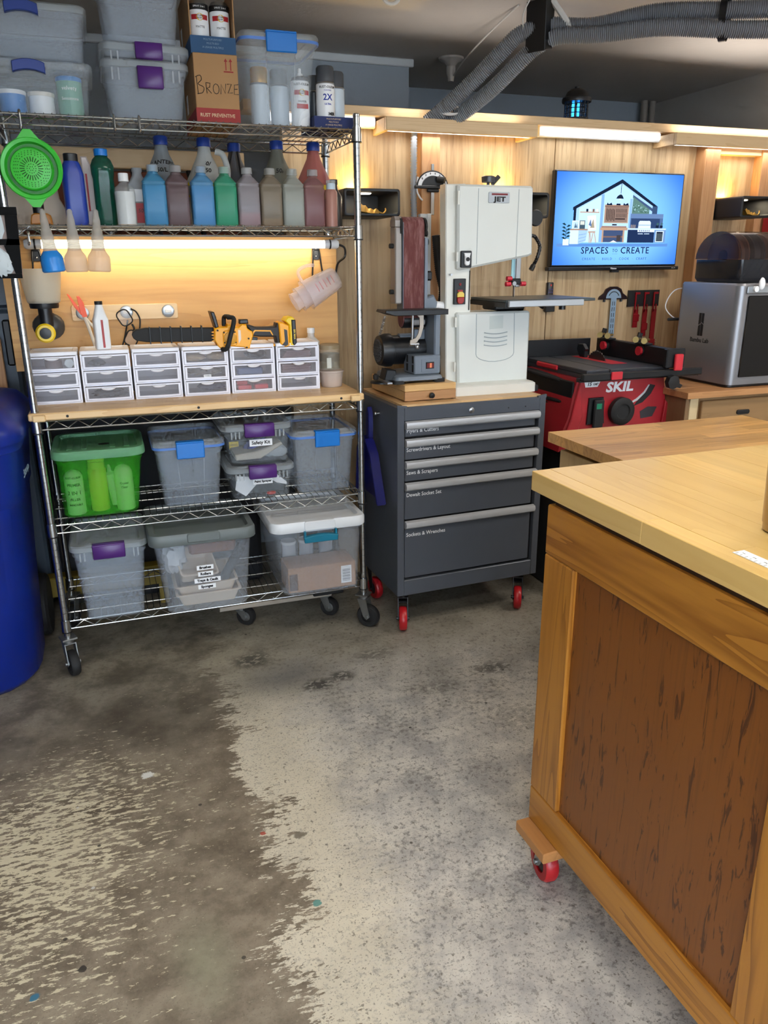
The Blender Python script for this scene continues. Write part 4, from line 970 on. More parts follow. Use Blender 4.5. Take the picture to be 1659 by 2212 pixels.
text('20V MAX', .0095, plain('battery yellow', (244, 206, 30), .36), cs, (.2505, -.0366, .052), (PI / 2, PI / 2, 0), bold=.0002)

# ================================================================== bins on the fourth shelf (second from the floor)
GRB = frost('green bin plastic', (84, 214, 60), .36, .35, .5); GRL = frost('pale green lid', (150, 214, 170), .7, .35, .3)
t, h, W, D = tote('green_bin', 'lime green see-through bin with pale lid at the left of the rack', 'storage bin', (-.222, .044), (-.226, .072), 2.905, .33, Z2, .838, GRB, GRL, .02, .05, None, .026, .014)
M = Matrix.Translation((.02, -.02, h + .0042)) @ Matrix.Diagonal((1, .75, 1, 1))
MB().lathe([(.02, 0), (.021, .0012), (.014, .0014)], 24, M).build('lid_hole', plain('dark green shade', (18, 34, 22), .8), t)
m = MB()
for x in (-.1, -.05, .05, .1): m.box((x - .01, -.09, h + .004), (x + .01, .08, h + .0075), .001)
m.build('lid_ribs', GRL, t)
gz = Z2 + .009
def can2(label, x, y, col, cap, lines=(), h=.165, r=.033):
    t = thing('spray_can', label, 'spray can', (x, y, gz), group='cans inside the lime green bin')
    MB().lathe([(r - .002, 0), (r, .003), (r, h * .86), (r - .008, h * .95), (.01, h)], 24).build('body', plain('can print %d %d %d' % col, col, .4), t)
    if cap: MB().lathe([(r - .003, h * .88), (r - .003, h + .03), (.004, h + .034)], 24).build('cap', cap, t)
    for s, size, z in lines: text(s, size, INK, t, (0, -r - .0003, z), wrap=r, bold=.0003)
    return t
can2('white primer can at the left inside the lime green bin', -.175, 2.962, (214, 226, 200), None, (('RUST-OLEUM', .010, .142), ('PRIMER', .015, .115), ('2 IN 1', .020, .085), ('FILLER', .013, .06), ('SANDABLE', .010, .04)))
can2('yellow can in the middle of the lime green bin', -.092, 2.985, (230, 226, 90), plain('lemon cap', (226, 224, 96), .4), (), .18)
can2('white crystal clear can at the right inside the lime green bin', .0, 2.966, (226, 232, 200), None, (('Crystal', .011, .105), ('Clear', .011, .09)), .17)
t = thing('caulk_tube', 'slanted pale tube inside the lime green bin', 'tube', (-.03, 2.99, gz + .004), (0, -.12, 0))
MB().lathe([(.02, .01), (.02, .13), (.008, .14), (.005, .165)], 20).build('body', plain('pale tube', (206, 216, 190), .5), t)
gasket_box('clear box with blue latch beside the green bin', (.14, .348), (.122, .366), 2.905, .33, Z2, .845, .102, body=FROST, x=.002)
gasket_box('clear box with blue latch at the right rack post', (.665, .884), (.646, .895), 2.91, .33, Z2, .845, .10, body=FROST, x=.005)
def sticker(t, s, x, z, y, w_, h_, size, rot=(PI / 2, 0, 0), bold=.0005):
    o = B((x - w_ / 2, y - .0008, z - h_ / 2), (x + w_ / 2, y, z + h_ / 2), 'label_sticker', PAPER, t)
    text(s, size, INK, o, (x, y - .0011, z), rot, bold=bold)
t, h, W, D = tote('latch_bin', 'small clear bin labelled Paint Sprayer', 'storage bin', (.402, .626), (.385, .634), 2.905, .30, Z2, .728, CLEAR, FROSTL)
ribs(t, h, D, W, (-.1, -.085, -.07, .07, .085, .1), dz=.02); clip(t, h, D, .108, PURPLE, .036).location = (.004, 0, 0)
sticker(t, 'Paint Sprayer', .005, h - .052, -.1445, .076, .022, .0125)
t, h, W, D = tote('latch_bin', 'small clear bin labelled Safety Kit, stacked on the sprayer bin', 'storage bin', (.402, .626), (.375, .630), 2.905, .30, .745, .893, CLEAR, FROSTL)
ribs(t, h, D, W, (-.1, -.085, -.07, .07, .085, .1), dz=.02); clip(t, h, D, .115, PURPLE, .036).location = (.006, 0, 0)
sticker(t, 'Safety Kit', .012, h - .062, -.1462, .088, .026, .0185)
# what shows through them
def stuff_in(name, label, cat, m, mat, loc): return tag(m.build(name, mat, None, loc=loc), label, cat)
stuff_in('folded_cloth', 'folded grey cloth inside the Safety Kit bin', 'cloth', MB().prism([(-.095, 0), (.0, .0), (.09, .05), (.085, .06), (-.02, .03), (-.098, .022)], -.02, .15, None, .004), plain('grey cloth', (176, 170, 158), .85), (.515, 2.955, .76))
stuff_in('blue_bag', 'blue plastic bag inside the Safety Kit bin', 'bag', MB().blob((0, 0, .03), (.12, .1, .06), 21, .3), plain('violet blue film', (92, 100, 180), .3), (.53, 3.03, .757))
stuff_in('clear_bag', 'crumpled clear bag inside the Safety Kit bin', 'bag', MB().blob((0, 0, .024), (.10, .05, .048), 23, .4), frost('clear film', (220, 228, 236), .45, .15), (.575, 2.965, .757))
t = stuff_in('glove_carton', 'dark glove carton with a yellow corner inside the Safety Kit bin', 'box', MB().box((-.1, -.06, 0), (.1, .06, .055), .002), plain('dark carton', (60, 64, 68), .6), (.512, 3.13, .756))
B((-.098, -.061, .02), (-.06, -.0602, .05), 'yellow_corner', plain('yellow label', (226, 196, 40), .5), t); text('VINYL', .012, INK, t, (-.078, -.0613, .036)); text('100', .014, PAPER, t, (.03, -.0605, .04))
stuff_in('sprayer_case', 'black sprayer body inside the Paint Sprayer bin', 'paint sprayer', MB().prism([(-.1, 0), (.1, 0), (.1, .03), (.03, .06), (-.03, .062), (-.1, .02)], -.05, .12, None, .006), plain('sprayer black', (40, 42, 46), .5), (.515, 3.02, Z2 + .009))
stuff_in('paper_sheet', 'folded white paper at the left inside the Paint Sprayer bin', 'paper', MB().prism([(-.1, .03), (-.06, .0), (.0, .06), (-.02, .075), (-.09, .085)], -.0, .004), PAPER, (.51, 2.945, Z2 + .012))
stuff_in('paper_sheet', 'white paper flap at the right inside the Paint Sprayer bin', 'paper', MB().prism([(-.01, .095), (.04, .1), (.1, .045), (.1, .035), (.06, .045)], -.0, .004), PAPER, (.515, 2.943, Z2 + .012))
stuff_in('red_trigger', 'small red piece at the bottom of the Paint Sprayer bin', 'part', MB().blob((0, 0, .008), (.04, .02, .014), 4, .2), plain('red part', (190, 50, 40), .4), (.55, 2.94, Z2 + .010))

# ================================================================== bins on the lowest shelf
t, h, W, D = tote('latch_bin', 'tall empty frosted bin with purple latch on the lowest shelf', 'storage bin', (-.182, .022), (-.205, .047), 2.818, .34, Z1, .512)
ribs(t, h, D, W, (-.1, -.085, .085, .1), dz=.024); clip(t, h, D, .112, PURPLE, .04).location = (.0, 0, 0)
GLID = plain('grey bin lid', (104, 112, 112), .45)
t, h, W, D = tote('roller_bin', 'frosted bin with grey lid and four labels, brushes and trays inside', 'storage bin', (.105, .41), (.074, .437), 2.77, .38, Z1, .525, MIDF, GLID, .02, .035, None, .036, .016)
MB().prism([(x + .0, z + h + .004) for x, z in rr(.12, .034, .008)], -D / 2 - .004, -D / 2 + .03, None, .003).build('lid_grip', GLID, t)
for k, (s, w_, x) in enumerate((('Brushes', .062, -.002), ('Rollers', .056, -.002), ('Trays & Caulk', .098, .004), ('Sponges', .066, .0))):
    sticker(t, s, x, h - .125 - .0265 * k, -.1845 + .0016 * k, w_, .018, .0135, bold=.0007)
TRAY = plain('ivory tray plastic', (222, 206, 184), .5)
def tray(label, loc, s=1.0, rot=(0, 0, 0)):
    t = MB().loft([(0, .20 * s, .2 * s, .01), (.05, .235 * s, .24 * s, .012), (.05, .25 * s, .255 * s, .014), (.053, .25 * s, .255 * s, .014), (.053, .23 * s, .235 * s, .012), (.004, .195 * s, .195 * s, .01)])
    tag(t.build('paint_tray', TRAY, None, loc=loc, rot=rot), label, 'tray', 'paint trays in the roller bin')
tray('lower ivory paint tray inside the labelled roller bin', (.265, 2.935, Z1 + .010), 1.0)
tray('upper ivory paint tray nested in the roller bin', (.262, 2.935, Z1 + .046), .96, (0, -.04, 0))
tray('small ivory tray lying slanted high in the roller bin', (.22, 2.91, Z1 + .125), .6, (.5, .12, .2))
stuff_in('plastic_bag', 'crumpled white bag at the left of the roller bin', 'bag', MB().blob((0, 0, .05), (.09, .09, .12), 31, .4), plain('white film', (208, 214, 218), .4), (.15, 2.885, Z1 + .15))
stuff_in('sponge', 'rust brown sponge high in the roller bin', 'sponge', MB().box((-.09, -.035, 0), (.09, .035, .05), .008), plain('rust sponge', (140, 86, 56), .9), (.30, 2.93, Z1 + .19))
stuff_in('paint_roller', 'paint-speckled black roller slanting through the roller bin', 'roller', MB().cyl((-.04, 0, -.07), (.045, 0, .07), .018).cyl((.045, 0, .07), (.06, 0, .095), .012), plain('speckled black', (40, 42, 46), .6, 0, .8), (.365, 2.855, Z1 + .16))
WL = plain('white bin lid', (222, 226, 230), .4)
t, h, W, D = tote('carton_bin', 'frosted bin with white lid and teal handle at the rack end', 'storage bin', (.556, .868), (.522, .878), 2.775, .38, Z1, .518, MIDF, WL, .02, .035, None, .034, .015)
MB().prism([(x, z + h + .002) for x, z in rr(.125, .038, .010)], -D / 2 - .003, -D / 2 + .03, None, .003).build('lid_grip', WL, t)
n = 10; pts = [(-.068 + .136 * i / n, h - .038 + .008 * (1 - (2 * i / n - 1) ** 2)) for i in range(n + 1)]
m = MB().prism(pts + [(x * .96, h - .060) for x, z in reversed(pts)], -D / 2 - .022, -D / 2 - .002, None, .003)
for s in (-1, 1): m.box((s * .066, -D / 2 - .012, h - .045), (s * .058, -D / 2 + .004, h - .016), .001)
m.build('handle', TEAL, t)
t = thing('shipping_carton', 'low brown carton with barcode labels inside the white-lidded bin', 'box', (.715, 2.875, Z1 + .010))
B((-.14, -.07, 0), (.14, .07, .105), 'carton', CARDI, t, .002)
o = B((.078, -.0708, .015), (.122, -.0702, .09), 'barcode_label', PAPER, t)
m = MB()
for k in range(9): m.box((.084, -.0712, .024 + .0062 * k), (.116, -.0707, .026 + .0062 * k + .0015 * (k % 2)))
m.build('barcode', plain('grey bars', (120, 122, 128), .6), o)
m = MB()
for k in range(8): m.box((-.134, -.0708, .014 + .008 * k), (-.104, -.0702, .018 + .008 * k))
m.box((-.136, -.0706, .01), (-.102, -.0701, .08)); m.build('printed_table', plain('dark carton print', (96, 76, 62), .7), t)
for k, (x, l) in enumerate(((.64, 'left'), (.715, 'middle'), (.80, 'right'))):
    tub('jar', l + ' white jar standing behind the carton in the white-lidded bin', 'jar', x - .02, 2.99, Z1 + .01, .03, .155 + .02 * (k == 2), plain('dusty white', (196, 198, 202), .5), WHITE, group='white jars inside the white-lidded bin')

# ------------------------------------------------------------------ stored mobile base under the rack, yellow beam behind
mb = thing('mobile_base', 'stored mobile base with silver bar and black casters below the rack', 'mobile base', (.62, 3.04, 0))
B((-.30, -.02, .092), (.19, .02, .112), 'bar', plain('bare aluminium', (176, 166, 152), .45, .6), mb, .002)
B((.10, -.05, .113), (.235, .07, .150), 'corner_block', SATIN, mb, .003)
caster(mb, (-.20, .03, 0), -.6, .042, .03, top=.092); caster(mb, (.165, .0, 0), -.7, .042, .03, top=.113)
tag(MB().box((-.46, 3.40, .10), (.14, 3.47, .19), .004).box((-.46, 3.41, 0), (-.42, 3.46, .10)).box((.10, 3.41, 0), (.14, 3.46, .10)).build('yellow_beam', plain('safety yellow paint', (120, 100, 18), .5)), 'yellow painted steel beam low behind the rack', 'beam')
tag(B((-.32, 3.30 + .22, .0), (.60, 3.9, .9), 'dark_backing_box', plain('rack shade dark', (34, 36, 40), .8), bev=.02), 'dark box added for the shaded space behind the rack bins', 'box')  # added dark box, stands for the shade behind the bins
fr = thing('refrigerator', 'grey-blue refrigerator standing behind the left rack post', 'refrigerator', (-.80, 3.745, 0))
FG = plain('grey-blue enamel', (70, 82, 96), .4)
B((-.45, -.20, .03), (.45, .30, 1.85), 'cabinet', FG, fr, .01)
B((-.45, -.255, .05), (.45, -.202, 1.315), 'lower_door', FG, fr, .012); B((-.45, -.255, 1.325), (.45, -.202, 1.84), 'upper_door', FG, fr, .012)
B((.41, -.282, 1.1), (.44, -.256, 1.28), 'handle', BLACK, fr, .006)
tag(B((-.58, 3.425, 0), (-.40, 3.455, 1.21), 'loose_board', PINE, bev=.003), 'offcut board end at the left frame edge', 'board')
# upper wall behind the bottles: cleat, rust-red board, dark straps
tag(B((-.5, 3.52, 1.852), (.62, 3.56, 1.925), 'cleat_rail', PINEX, bev=.003), 'long wooden cleat rail behind the bottle shelf', 'rail')
tag(B((-.28, 3.56, 1.50), (.60, 3.585, 1.845), 'rust_board', plain('rust red board', (120, 62, 40), .7), bev=.003), 'rust-red board below the cleat rail behind the bottles', 'board')
tag(MB().cyl((.06, 3.5, 1.5), (.06, 3.5, 1.84), .014).build('metal_pole', STEEL), 'thin metal pole standing behind the green bottle', 'pole')
for k, (x0, x1) in enumerate(((.17, .24), (.285, .36), (.39, .42))):
    tag(MB().tube(smooth([(x0, 3.54, 1.85), (x0 + .02, 3.5, 1.75), (x1, 3.5, 1.66), (x1 + .02, 3.52, 1.55)]), .012).build('black_strap', BLACK), ('left', 'middle', 'right')[k] + ' black strap hanging from the cleat rail', 'strap', 'straps on the cleat rail')

# ------------------------------------------------------------------ recycling cart
rc = thing('recycling_cart', 'dark blue wheeled recycling cart at the left frame edge', 'recycling cart', (-.645, 3.03, 0))
CB = plain('deep blue cart plastic', (6, 36, 128), .38)
def rb(z, xr, yf, r_): return (z, 2 * xr, 2 * yf, r_)
MB().loft([(.0, .50, .52, .2, 0, .0), (.03, .545, .57, .21), (.42, .575, .60, .19), (.70, .60, .625, .16), (.715, .615, .645, .15), (.74, .615, .645, .15), (.90, .635, .68, .12), (.905, .66, .70, .12), (.95, .665, .71, .12), (.95, .60, .64, .1), (.2, .5, .5, .1)]).build('body', CB, rc, 50)
MB().loft([(.935, .685, .735, .13), (.965, .69, .74, .13), (.99, .67, .72, .12), (1.035, .60, .62, .12), (1.055, .45, .46, .1), (1.06, .2, .2, .08)]).build('lid', CB, rc, 50)
MB().tube(smooth([(-.1, -.37, 1.0), (0, -.40, 1.005), (.1, -.37, 1.0)]), .014).build('lid_grip', CB, rc)
for s in (-1, 1):
    M = Matrix.Translation((s * .275, .25, .13)) @ Matrix.Rotation(PI / 2, 4, 'Y')
    MB().lathe([(.03, -.022), (.12, -.022), (.13, -.012), (.13, .012), (.12, .022), (.03, .022)], 28, M).build('wheel', RUBBER, rc)



CW = plain('cart white print', (170, 190, 200), .6)
m = MB().prism([(-.03, 0), (-.022, .11), (-.012, .075), (.012, .03), (.03, .02), (.03, .0)], -.0008, .0004)
m.tube([(-.055, 0, -.062), (.075, 0, -.002)], .0025, 5)
eg = m.build('emblem', CW, rc, loc=(.303, -.10, .80), rot=(0.03, 0, PI / 2 - .25))
text('StonStop', .036, CW, rc, (.3085, -.092, .772), (PI / 2 + .03, -.40, PI / 2 - .25), bold=.0006, shear=.3)

# ================================================================== tool cabinet
TC = math.radians(2.5)
tc = thing('tool_cabinet', 'charcoal rolling tool cabinet with five labelled drawers and red casters', 'tool cabinet', (1.018, 2.752, 0), TC)
CH = plain('charcoal paint', (86, 91, 100), .36, .2, .05)
CHD = plain('charcoal shadow gap', (16, 17, 20), .6)
ALU = plain('aluminium drawer pull', (206, 209, 213), .34, .4, .05)
CW_, CDp, CZ0, CZ1 = .668, .46, .168, .958
m = MB().box((0, 0, CZ0), (.03, CDp, CZ1), .002).box((CW_ - .03, 0, CZ0), (CW_, CDp, CZ1), .002).box((.03, .03, CZ0), (CW_ - .03, CDp, CZ0 + .02))
m.box((.03, CDp - .01, CZ0 + .02), (CW_ - .03, CDp, CZ1)).box((.03, 0, CZ0), (CW_ - .03, .03, CZ0 + .068), .002).box((.03, 0, CZ1 - .054), (CW_ - .03, .03, CZ1 - .0), .002)
m.build('carcass', CH, tc)
B((.03, .02, CZ0 + .05), (CW_ - .03, .028, CZ1 - .06), 'gap_shade_sheet', CHD, tc)  # dark sheet right behind the drawers, paints the shade in their gaps
TOPW = wood('cabinet butcher block', (216, 178, 128), (180, 136, 88), 'X', 1.0, .6, .4, 7.0, .2)
for r_ in range(8):
    x = .022; y0 = .008 + r_ * .0555
    while x < CW_ - .022:
        L = min(random.uniform(.12, .28), CW_ - .022 - x)
        if CW_ - .022 - x - L < .06: L = CW_ - .022 - x
        B((x + .0003, y0 + .0003, CZ1 - .006), (x + L - .0003, y0 + .0552, CZ1 + .008 + random.uniform(0, .0004)), 'stave', TOPW, tc)
        x += L
for x0, x1 in ((0, .04), (CW_ - .04, CW_)):
    MB().prism([(x0, CZ1 - .004), (x1, CZ1 - .004), (x1 if x0 == 0 else x0, CZ1 + .003), (x0 if x0 == 0 else x1, CZ1 + .010)] if False else [(x0, CZ1 - .004), (x1, CZ1 - .004), (x1, CZ1 + .004 if x0 == 0 else CZ1 + .009), (x0, CZ1 + .009 if x0 == 0 else CZ1 + .004)], -.002, .008).build('corner_cap', CH, tc)
M = Matrix.Translation((.32, -.001, CZ1 - .032)) @ Matrix.Rotation(PI / 2, 4, 'X')
MB().lathe([(.0115, 0), (.0115, .004), (.008, .006), (.0005, .006)], 20, M).build('lock', STEEL, tc)
for x in (.49, .57): MB().lathe([(.003, 0), (.003, .001)], 8, Matrix.Translation((x, -.0002, CZ1 - .035)) @ Matrix.Rotation(PI / 2, 4, 'X')).build('rivet_hole', INK, tc)
DR = (('Plyers & Cutters', .840, .898, .863), ('Screwdrivers & Layout', .748, .828, .787), ('Saws & Scrapers', .660, .739, .694), ('Dewalt Socket Set', .500, .650, .602), ('Sockets & Wrenches', .246, .490, .433))
for s, z0, z1, zt in DR:
    d = B((.034, .004, z0), (CW_ - .045, .0195, z1 - .004), 'drawer', CH, tc, .002)
    MB().prism([(-.012, z1), (.004, z1 + .004), (.008, z1), (.008, z1 - .026), (-.002, z1 - .029), (-.013, z1 - .022), (-.016, z1 - .01)], .034, CW_ - .031, Matrix.Rotation(-PI / 2, 4, 'Z') @ Matrix.Scale(-1, 4, (1, 0, 0)) if False else Matrix(((0, 1, 0, 0), (1, 0, 0, 0), (0, 0, 1, 0), (0, 0, 0, 1)))).build('pull', ALU, d, 40)
    text(s, .0225, PAPER, d, (.040, .0035, zt), align='LEFT', sx=.92, ext=.0003, bold=.0001)
for x, y, rz, b in ((.045, .05, -.36, True), (CW_ - .06, .05, -.5, True), (.045, CDp - .06, .1, False), (CW_ - .06, CDp - .06, .0, False)):
    c = caster(tc, (x, y, 0), rz - PI / 2, .052, .032, REDW, BLACK, SATIN, .168)
    if b: MB().box((-.05, -.022, .105), (-.012, .022, .116), .003).build('brake_pedal', SATIN, c)
# dustpan hanging on the cabinet side
DPB = plain('indigo plastic', (16, 20, 92), .3)
dp = thing('dustpan', 'dark indigo dustpan hanging on the side of the tool cabinet', 'dustpan', (.985, 2.99, .70), (0, 0, TC))
Mx = Matrix(((0, 1, 0, 0), (1, 0, 0, 0), (0, 0, 1, 0), (0, 0, 0, 1)))
MB().prism([(-.015, .20), (.0, .225), (.018, .2), (.016, .09), (-.014, .09)], -.012, .008, Mx, .003).build('handle', DPB, dp)
MB().prism([(-.025, .09), (.03, .09), (.075, .04), (.10, -.15), (-.155, -.15), (-.075, .04)], .0, .008, Mx, .002).build('pan', DPB, dp)
MB().prism([(-.025, .09), (-.075, .04), (-.155, -.15), (-.165, -.15), (-.085, .045), (-.03, .1)], -.035, .0, Mx, .002).prism([(.03, .09), (.075, .04), (.10, -.15), (.11, -.15), (.085, .045), (.035, .1)], -.03, .0, Mx, .002).build('side_lip', DPB, dp)
tag(MB().cyl((1.0185, 2.94, .905), (.995, 2.94, .905), .004).ball((.993, 2.94, .905), .007, 6).build('peg', STEEL), 'small steel peg on the tool cabinet side', 'peg')

# ------------------------------------------------------------------ wooden drawer box under the sander
ZC = CZ1 + .0086
def at_c(x, y): # point on the cabinet top in room coordinates
    c_, s_ = math.cos(TC), math.sin(TC); return (1.018 + x * c_ - y * s_, 2.752 + x * s_ + y * c_)
BAM = wood('bamboo', (220, 178, 120), (190, 142, 86), 'X', 1.2, .5, .38, 4.0, .06)
ax, ay = at_c(.055, .055)
sb = thing('wooden_drawer_box', 'low bamboo box with one black knob under the belt sander', 'drawer box', (ax, ay, ZC), TC)
B((0, 0, .040), (.222, .36, .066), 'top_slab', BAM, sb, .002)
m = MB().box((0, .012, .006), (.012, .36, .0398)).box((.21, .012, .006), (.222, .36, .0398)).box((.012, .348, .006), (.21, .36, .0398)).box((.012, .012, .006), (.21, .348, .012))
m.build('case', BAM, sb)
d = B((0, 0, .004), (.222, .0118, .0395), 'drawer_front', wood('bamboo dark', (178, 134, 92), (150, 108, 70), 'X', 1.2, .5, .4, 4.0, .06), sb, .001)
MB().lathe([(.006, 0), (.006, .006), (.0115, .009), (.0105, .017), (.0005, .018)], 20, Matrix.Translation((.111, 0, .022)) @ Matrix.Rotation(PI / 2, 4, 'X')).build('knob', SATIN, d)
for x in (.03, .19):
    for y in (.03, .33): B((x - .016, y - .016, 0), (x + .016, y + .016, .0058), 'foot', BAM, sb)

# ------------------------------------------------------------------ belt sander
ZS = ZC + .0665
sx0, sy0 = at_c(.165, .20)
bs = thing('belt_sander', 'grey bench belt sander with upright maroon belt and black motor', 'belt sander', (sx0 - .012, sy0, ZS), TC); bs.scale = (.92, 1, 1)
SG = plain('sander grey', (112, 122, 134), .4, .1)
MB().loft([(0.008, .21, .22, .02, -.02, 0), (.012, .225, .235, .02, -.02, 0), (.026, .215, .225, .02, -.02, 0), (.032, .19, .20, .02, -.02, 0)]).build('base_plate', SG, bs)
for x in (-.115, .075):
    for y in (-.10, .10): MB().loft([(0, .05, .035, .012, x, y), (.014, .05, .035, .012, x, y)]).build('rubber_foot', RUBBER, bs)
B((-.045, -.108, .032), (.078, .0, .106), 'switch_housing', SG, bs, .004)
m = MB()
for k in range(2): m.box((-.0462, -.10, .042 + .034 * k), (-.0452, -.085, .07 + .034 * k)); m.box((-.0462, -.045, .042 + .034 * k), (-.0452, -.03, .07 + .034 * k))
m.build('vent_slots', INK, bs)
o = B((-.012, -.1095, .042), (.066, -.108, .092), 'switch_plate', SG, bs, .001)
B((.008, -.1115, .054), (.046, -.1096, .08), 'switch_bezel', INK, o); B((.011, -.1145, .058), (.024, -.1116, .076), 'rocker', plain('dark red switch', (104, 24, 24), .4), o); B((.024, -.114, .058), (.034, -.1116, .076), 'rocker_light', plain('orange rocker', (226, 130, 90), .4), o); B((.034, -.1145, .058), (.043, -.1116, .076), 'rocker', plain('dark red switch', (104, 24, 24), .4), o)
MB().box((.052, -.10, .032), (.082, .02, .27), .006).box((.0, -.01, .10), (.052, .012, .2), .003).build('column', SG, bs)
MB().cyl((-.06, .02, .165), (.06, .02, .165), .018).build('cross_tube', SG, bs)
MB().prism([(.075, .20), (.13, .34), (.115, .36), (.06, .33), (.06, .23)] if False else [(.07, .17), (.11, .26), (.118, .30), (.10, .33), (.06, .32), (.05, .26)], .0, .05, None, .006).build('belt_guard', SG, bs, 35)
mx, mz = -.10, .118
M = Matrix.Translation((mx, .03, mz)) @ Matrix.Rotation(PI / 2, 4, 'Y')
MB().lathe([(.045, -.055), (.058, -.05), (.066, -.02), (.066, .0), (.058, .004), (.058, .17), (.0005, .17)], 36, M).build('motor', SATIN, bs)
M2 = Matrix.Translation((mx - .0555, .03, mz)) @ Matrix.Rotation(PI / 2, 4, 'Y')
m = MB()
for k in range(-4, 5): 
    L = math.sqrt(max(.0001, .045 ** 2 - (k * .0095) ** 2)); m.box((-.0012, .03 + k * .0095 - .001, mz - L), (.001, .03 + k * .0095 + .001, mz + L)); m.box((-.0012, .03 - L, mz + k * .0095 - .001), (.001, .03 + L, mz + k * .0095 + .001))
m.build('fan_grille', plain('grille grey', (62, 62, 64), .5), bs, loc=(mx - .056, 0, 0))
# upright belt over two rollers
bw = .048; zt_, zb_ = .585, .245
prof = [(-.028 * math.cos(PI * i / 12), zt_ + .036 * math.sin(PI * i / 12)) for i in range(13)] + [(.028 * math.cos(PI * i / 12), zb_ - .036 * math.sin(PI * i / 12)) for i in range(13)]
g = G('maroon abrasive'); nz = g.noise(g.coord((60, 60, 9)), 1.0, 4, .7); g.col(g.mix(g.step(nz, .4, .75), srgb(96, 48, 46), srgb(140, 100, 98))); g.b.inputs['Roughness'].default_value = .85; ABR = g.mat
Mb = Matrix(((0, 1, 0, 0), (1, 0, 0, 0), (0, 0, 1, 0), (0, 0, 0, 1)))
bx, by = -.012, .0
beltm = MB().prism(prof, bx - bw, bx + bw, Mb).build('sanding_belt', ABR, bs, 30)
MB().box((bx - bw - .034, by - .022, .30), (bx - bw - .003, by + .03, .585), .004).prism([(-.022, .585), (.03, .585), (.028, .605), (.012, .622), (-.01, .622), (-.022, .607)], bx - bw - .034, bx - bw - .003, Mb).build('side_frame', plain('warm grey casting', (150, 142, 136), .4, .3), bs)
B((bx - bw - .0025, by - .032, .27), (bx - bw - .0005, by + .03, .60), 'edge_strip', SG, bs); B((bx + bw + .0005, by - .034, .26), (bx + bw + .014, by + .03, .545), 'edge_strip', SG, bs)
for s in (-1, 1): MB().lathe([(.034, 0), (.034, .009)], 24, Matrix.Translation((bx + s * (bw + .003) - (.009 if s < 0 else 0), 0, zt_)) @ Matrix.Rotation(PI / 2, 4, 'Y')).build('roller_cap', RUBBER, bs)
for z in (.515, .345): MB().cyl((bx - bw - .034, 0, z), (bx - bw - .05, 0, z), .009).build('side_knob', RUBBER, bs)
MB().box((bx + bw + .015, -.01, .385), (bx + bw + .05, .03, .422), .006).build('tension_paddle', SATIN, bs)
MB().cyl((bx + bw + .014, .01, .53), (bx + bw + .035, .01, .53), .012).cyl((bx + bw + .014, .01, .562), (bx + bw + .03, .01, .562), .012).build('tracking_knob', RUBBER, bs)
MB().prism([(-.19, .275), (-.145, .262), (.098, .262), (.098, .282), (-.145, .283), (-.185, .284)], -.135, -.04, None, .002).build('work_table', SATIN, bs)
MB().prism([(.0, .26), (-.035, .262), (-.008, .23), (-.012, .17), (-.04, .14), (-.06, .135), (-.055, .155), (-.03, .165), (-.02, .18)] if False else [(-.03, .261), (.0, .261), (.0, .215), (-.012, .18), (-.03, .158), (-.062, .15), (-.06, .166), (-.036, .174), (-.024, .19), (-.016, .22), (-.018, .25)], -.10, -.095).build('tilt_bracket', plain('bare cast bracket', (170, 160, 148), .4, .5), bs)
MB().cyl((-.048, -.095, .262), (-.048, -.09, .16), .005).cyl((-.06, -.093, .15), (-.02, -.093, .15), .008).ball((-.03, -.10, .14), .01, 6).build('bracket_bolt', STEEL, bs)
MB().cyl((-.055, .0, .235), (.052, .0, .235), .03).build('drive_drum', SATIN, bs)
MB().cyl((-.02, -.022, .228), (.04, -.022, .228), .012).build('drum_label', plain('grey paper', (170, 168, 166), .6), bs)
MB().cyl((.10, .03, .285), (.155, .03, .282), .02).build('dust_port', WHITE, bs)
m = MB(); 
m.tube([(-.105 - .03 * (i / 80) + .006 * math.cos(i * 1.0), .06 + .006 * math.sin(i * 1.0), .25 - .085 * (i / 80)) for i in range(81)], .0013, 5)
m.build('cord_coil', ZINC, bs)
mg = thing('miter_gauge', 'small black miter gauge lying beside the sander base', 'gauge', (sx0 - .165, sy0 - .05, ZS))
MB().lathe([(.045, 0), (.045, .006), (.04, .008), (.0005, .008)], 24).build('protractor', SATIN, mg)
B((-.01, -.1, .0), (.01, .05, .0 + .006), 'slide_bar', STEEL, mg).location = (0, 0, .0085)
MB().prism([(.0, .008), (.055, .008), (.05, .05), (.012, .055)], -.03, .03, None, .003).build('fence', SATIN, mg)
MB().lathe([(.01, .0145), (.012, .018), (.012, .032), (.005, .034)], 8, Matrix.Translation((-.024, 0, 0))).build('knob', RUBBER, mg)

# ------------------------------------------------------------------ band saw
bx0, by0 = at_c(.31, .10)
bd = thing('band_saw', 'tall white band saw with black and red logo plate on the tool cabinet', 'band saw', (1.30, 2.87, ZC), 0.0)
BSW = plain('saw enamel', (222, 222, 214), .35, .0, .02); BSD = plain('saw enamel door', (214, 218, 214), .32, .0, .02)
CRS = plain('saw enamel crease shade', (168, 178, 182), .4, 0, .02)  # darker enamel that paints shading into the door creases and louvres
def wz(pts, ox=1.30, oz=ZC): return [(x - ox, z - oz) for x, z in pts]
MB().loft([(0, .37, .30, .01, .195, .14), (.036, .37, .30, .01, .195, .14), (.042, .355, .28, .01, .195, .14)]).build('base_tray', BSW, bd)
for x in (.008, .382): B((x - .013, -.006, .0), (x + .013, .03, .026), 'base_corner', SATIN, bd, .003)
MB().prism(wz([(1.296, 1.775), (1.38, 1.778), (1.405, 1.76), (1.412, 1.456), (1.417, 1.294), (1.417, 1.01), (1.312, 1.01)]), .095, .15, None, .004).build('column', BSW, bd, 30)
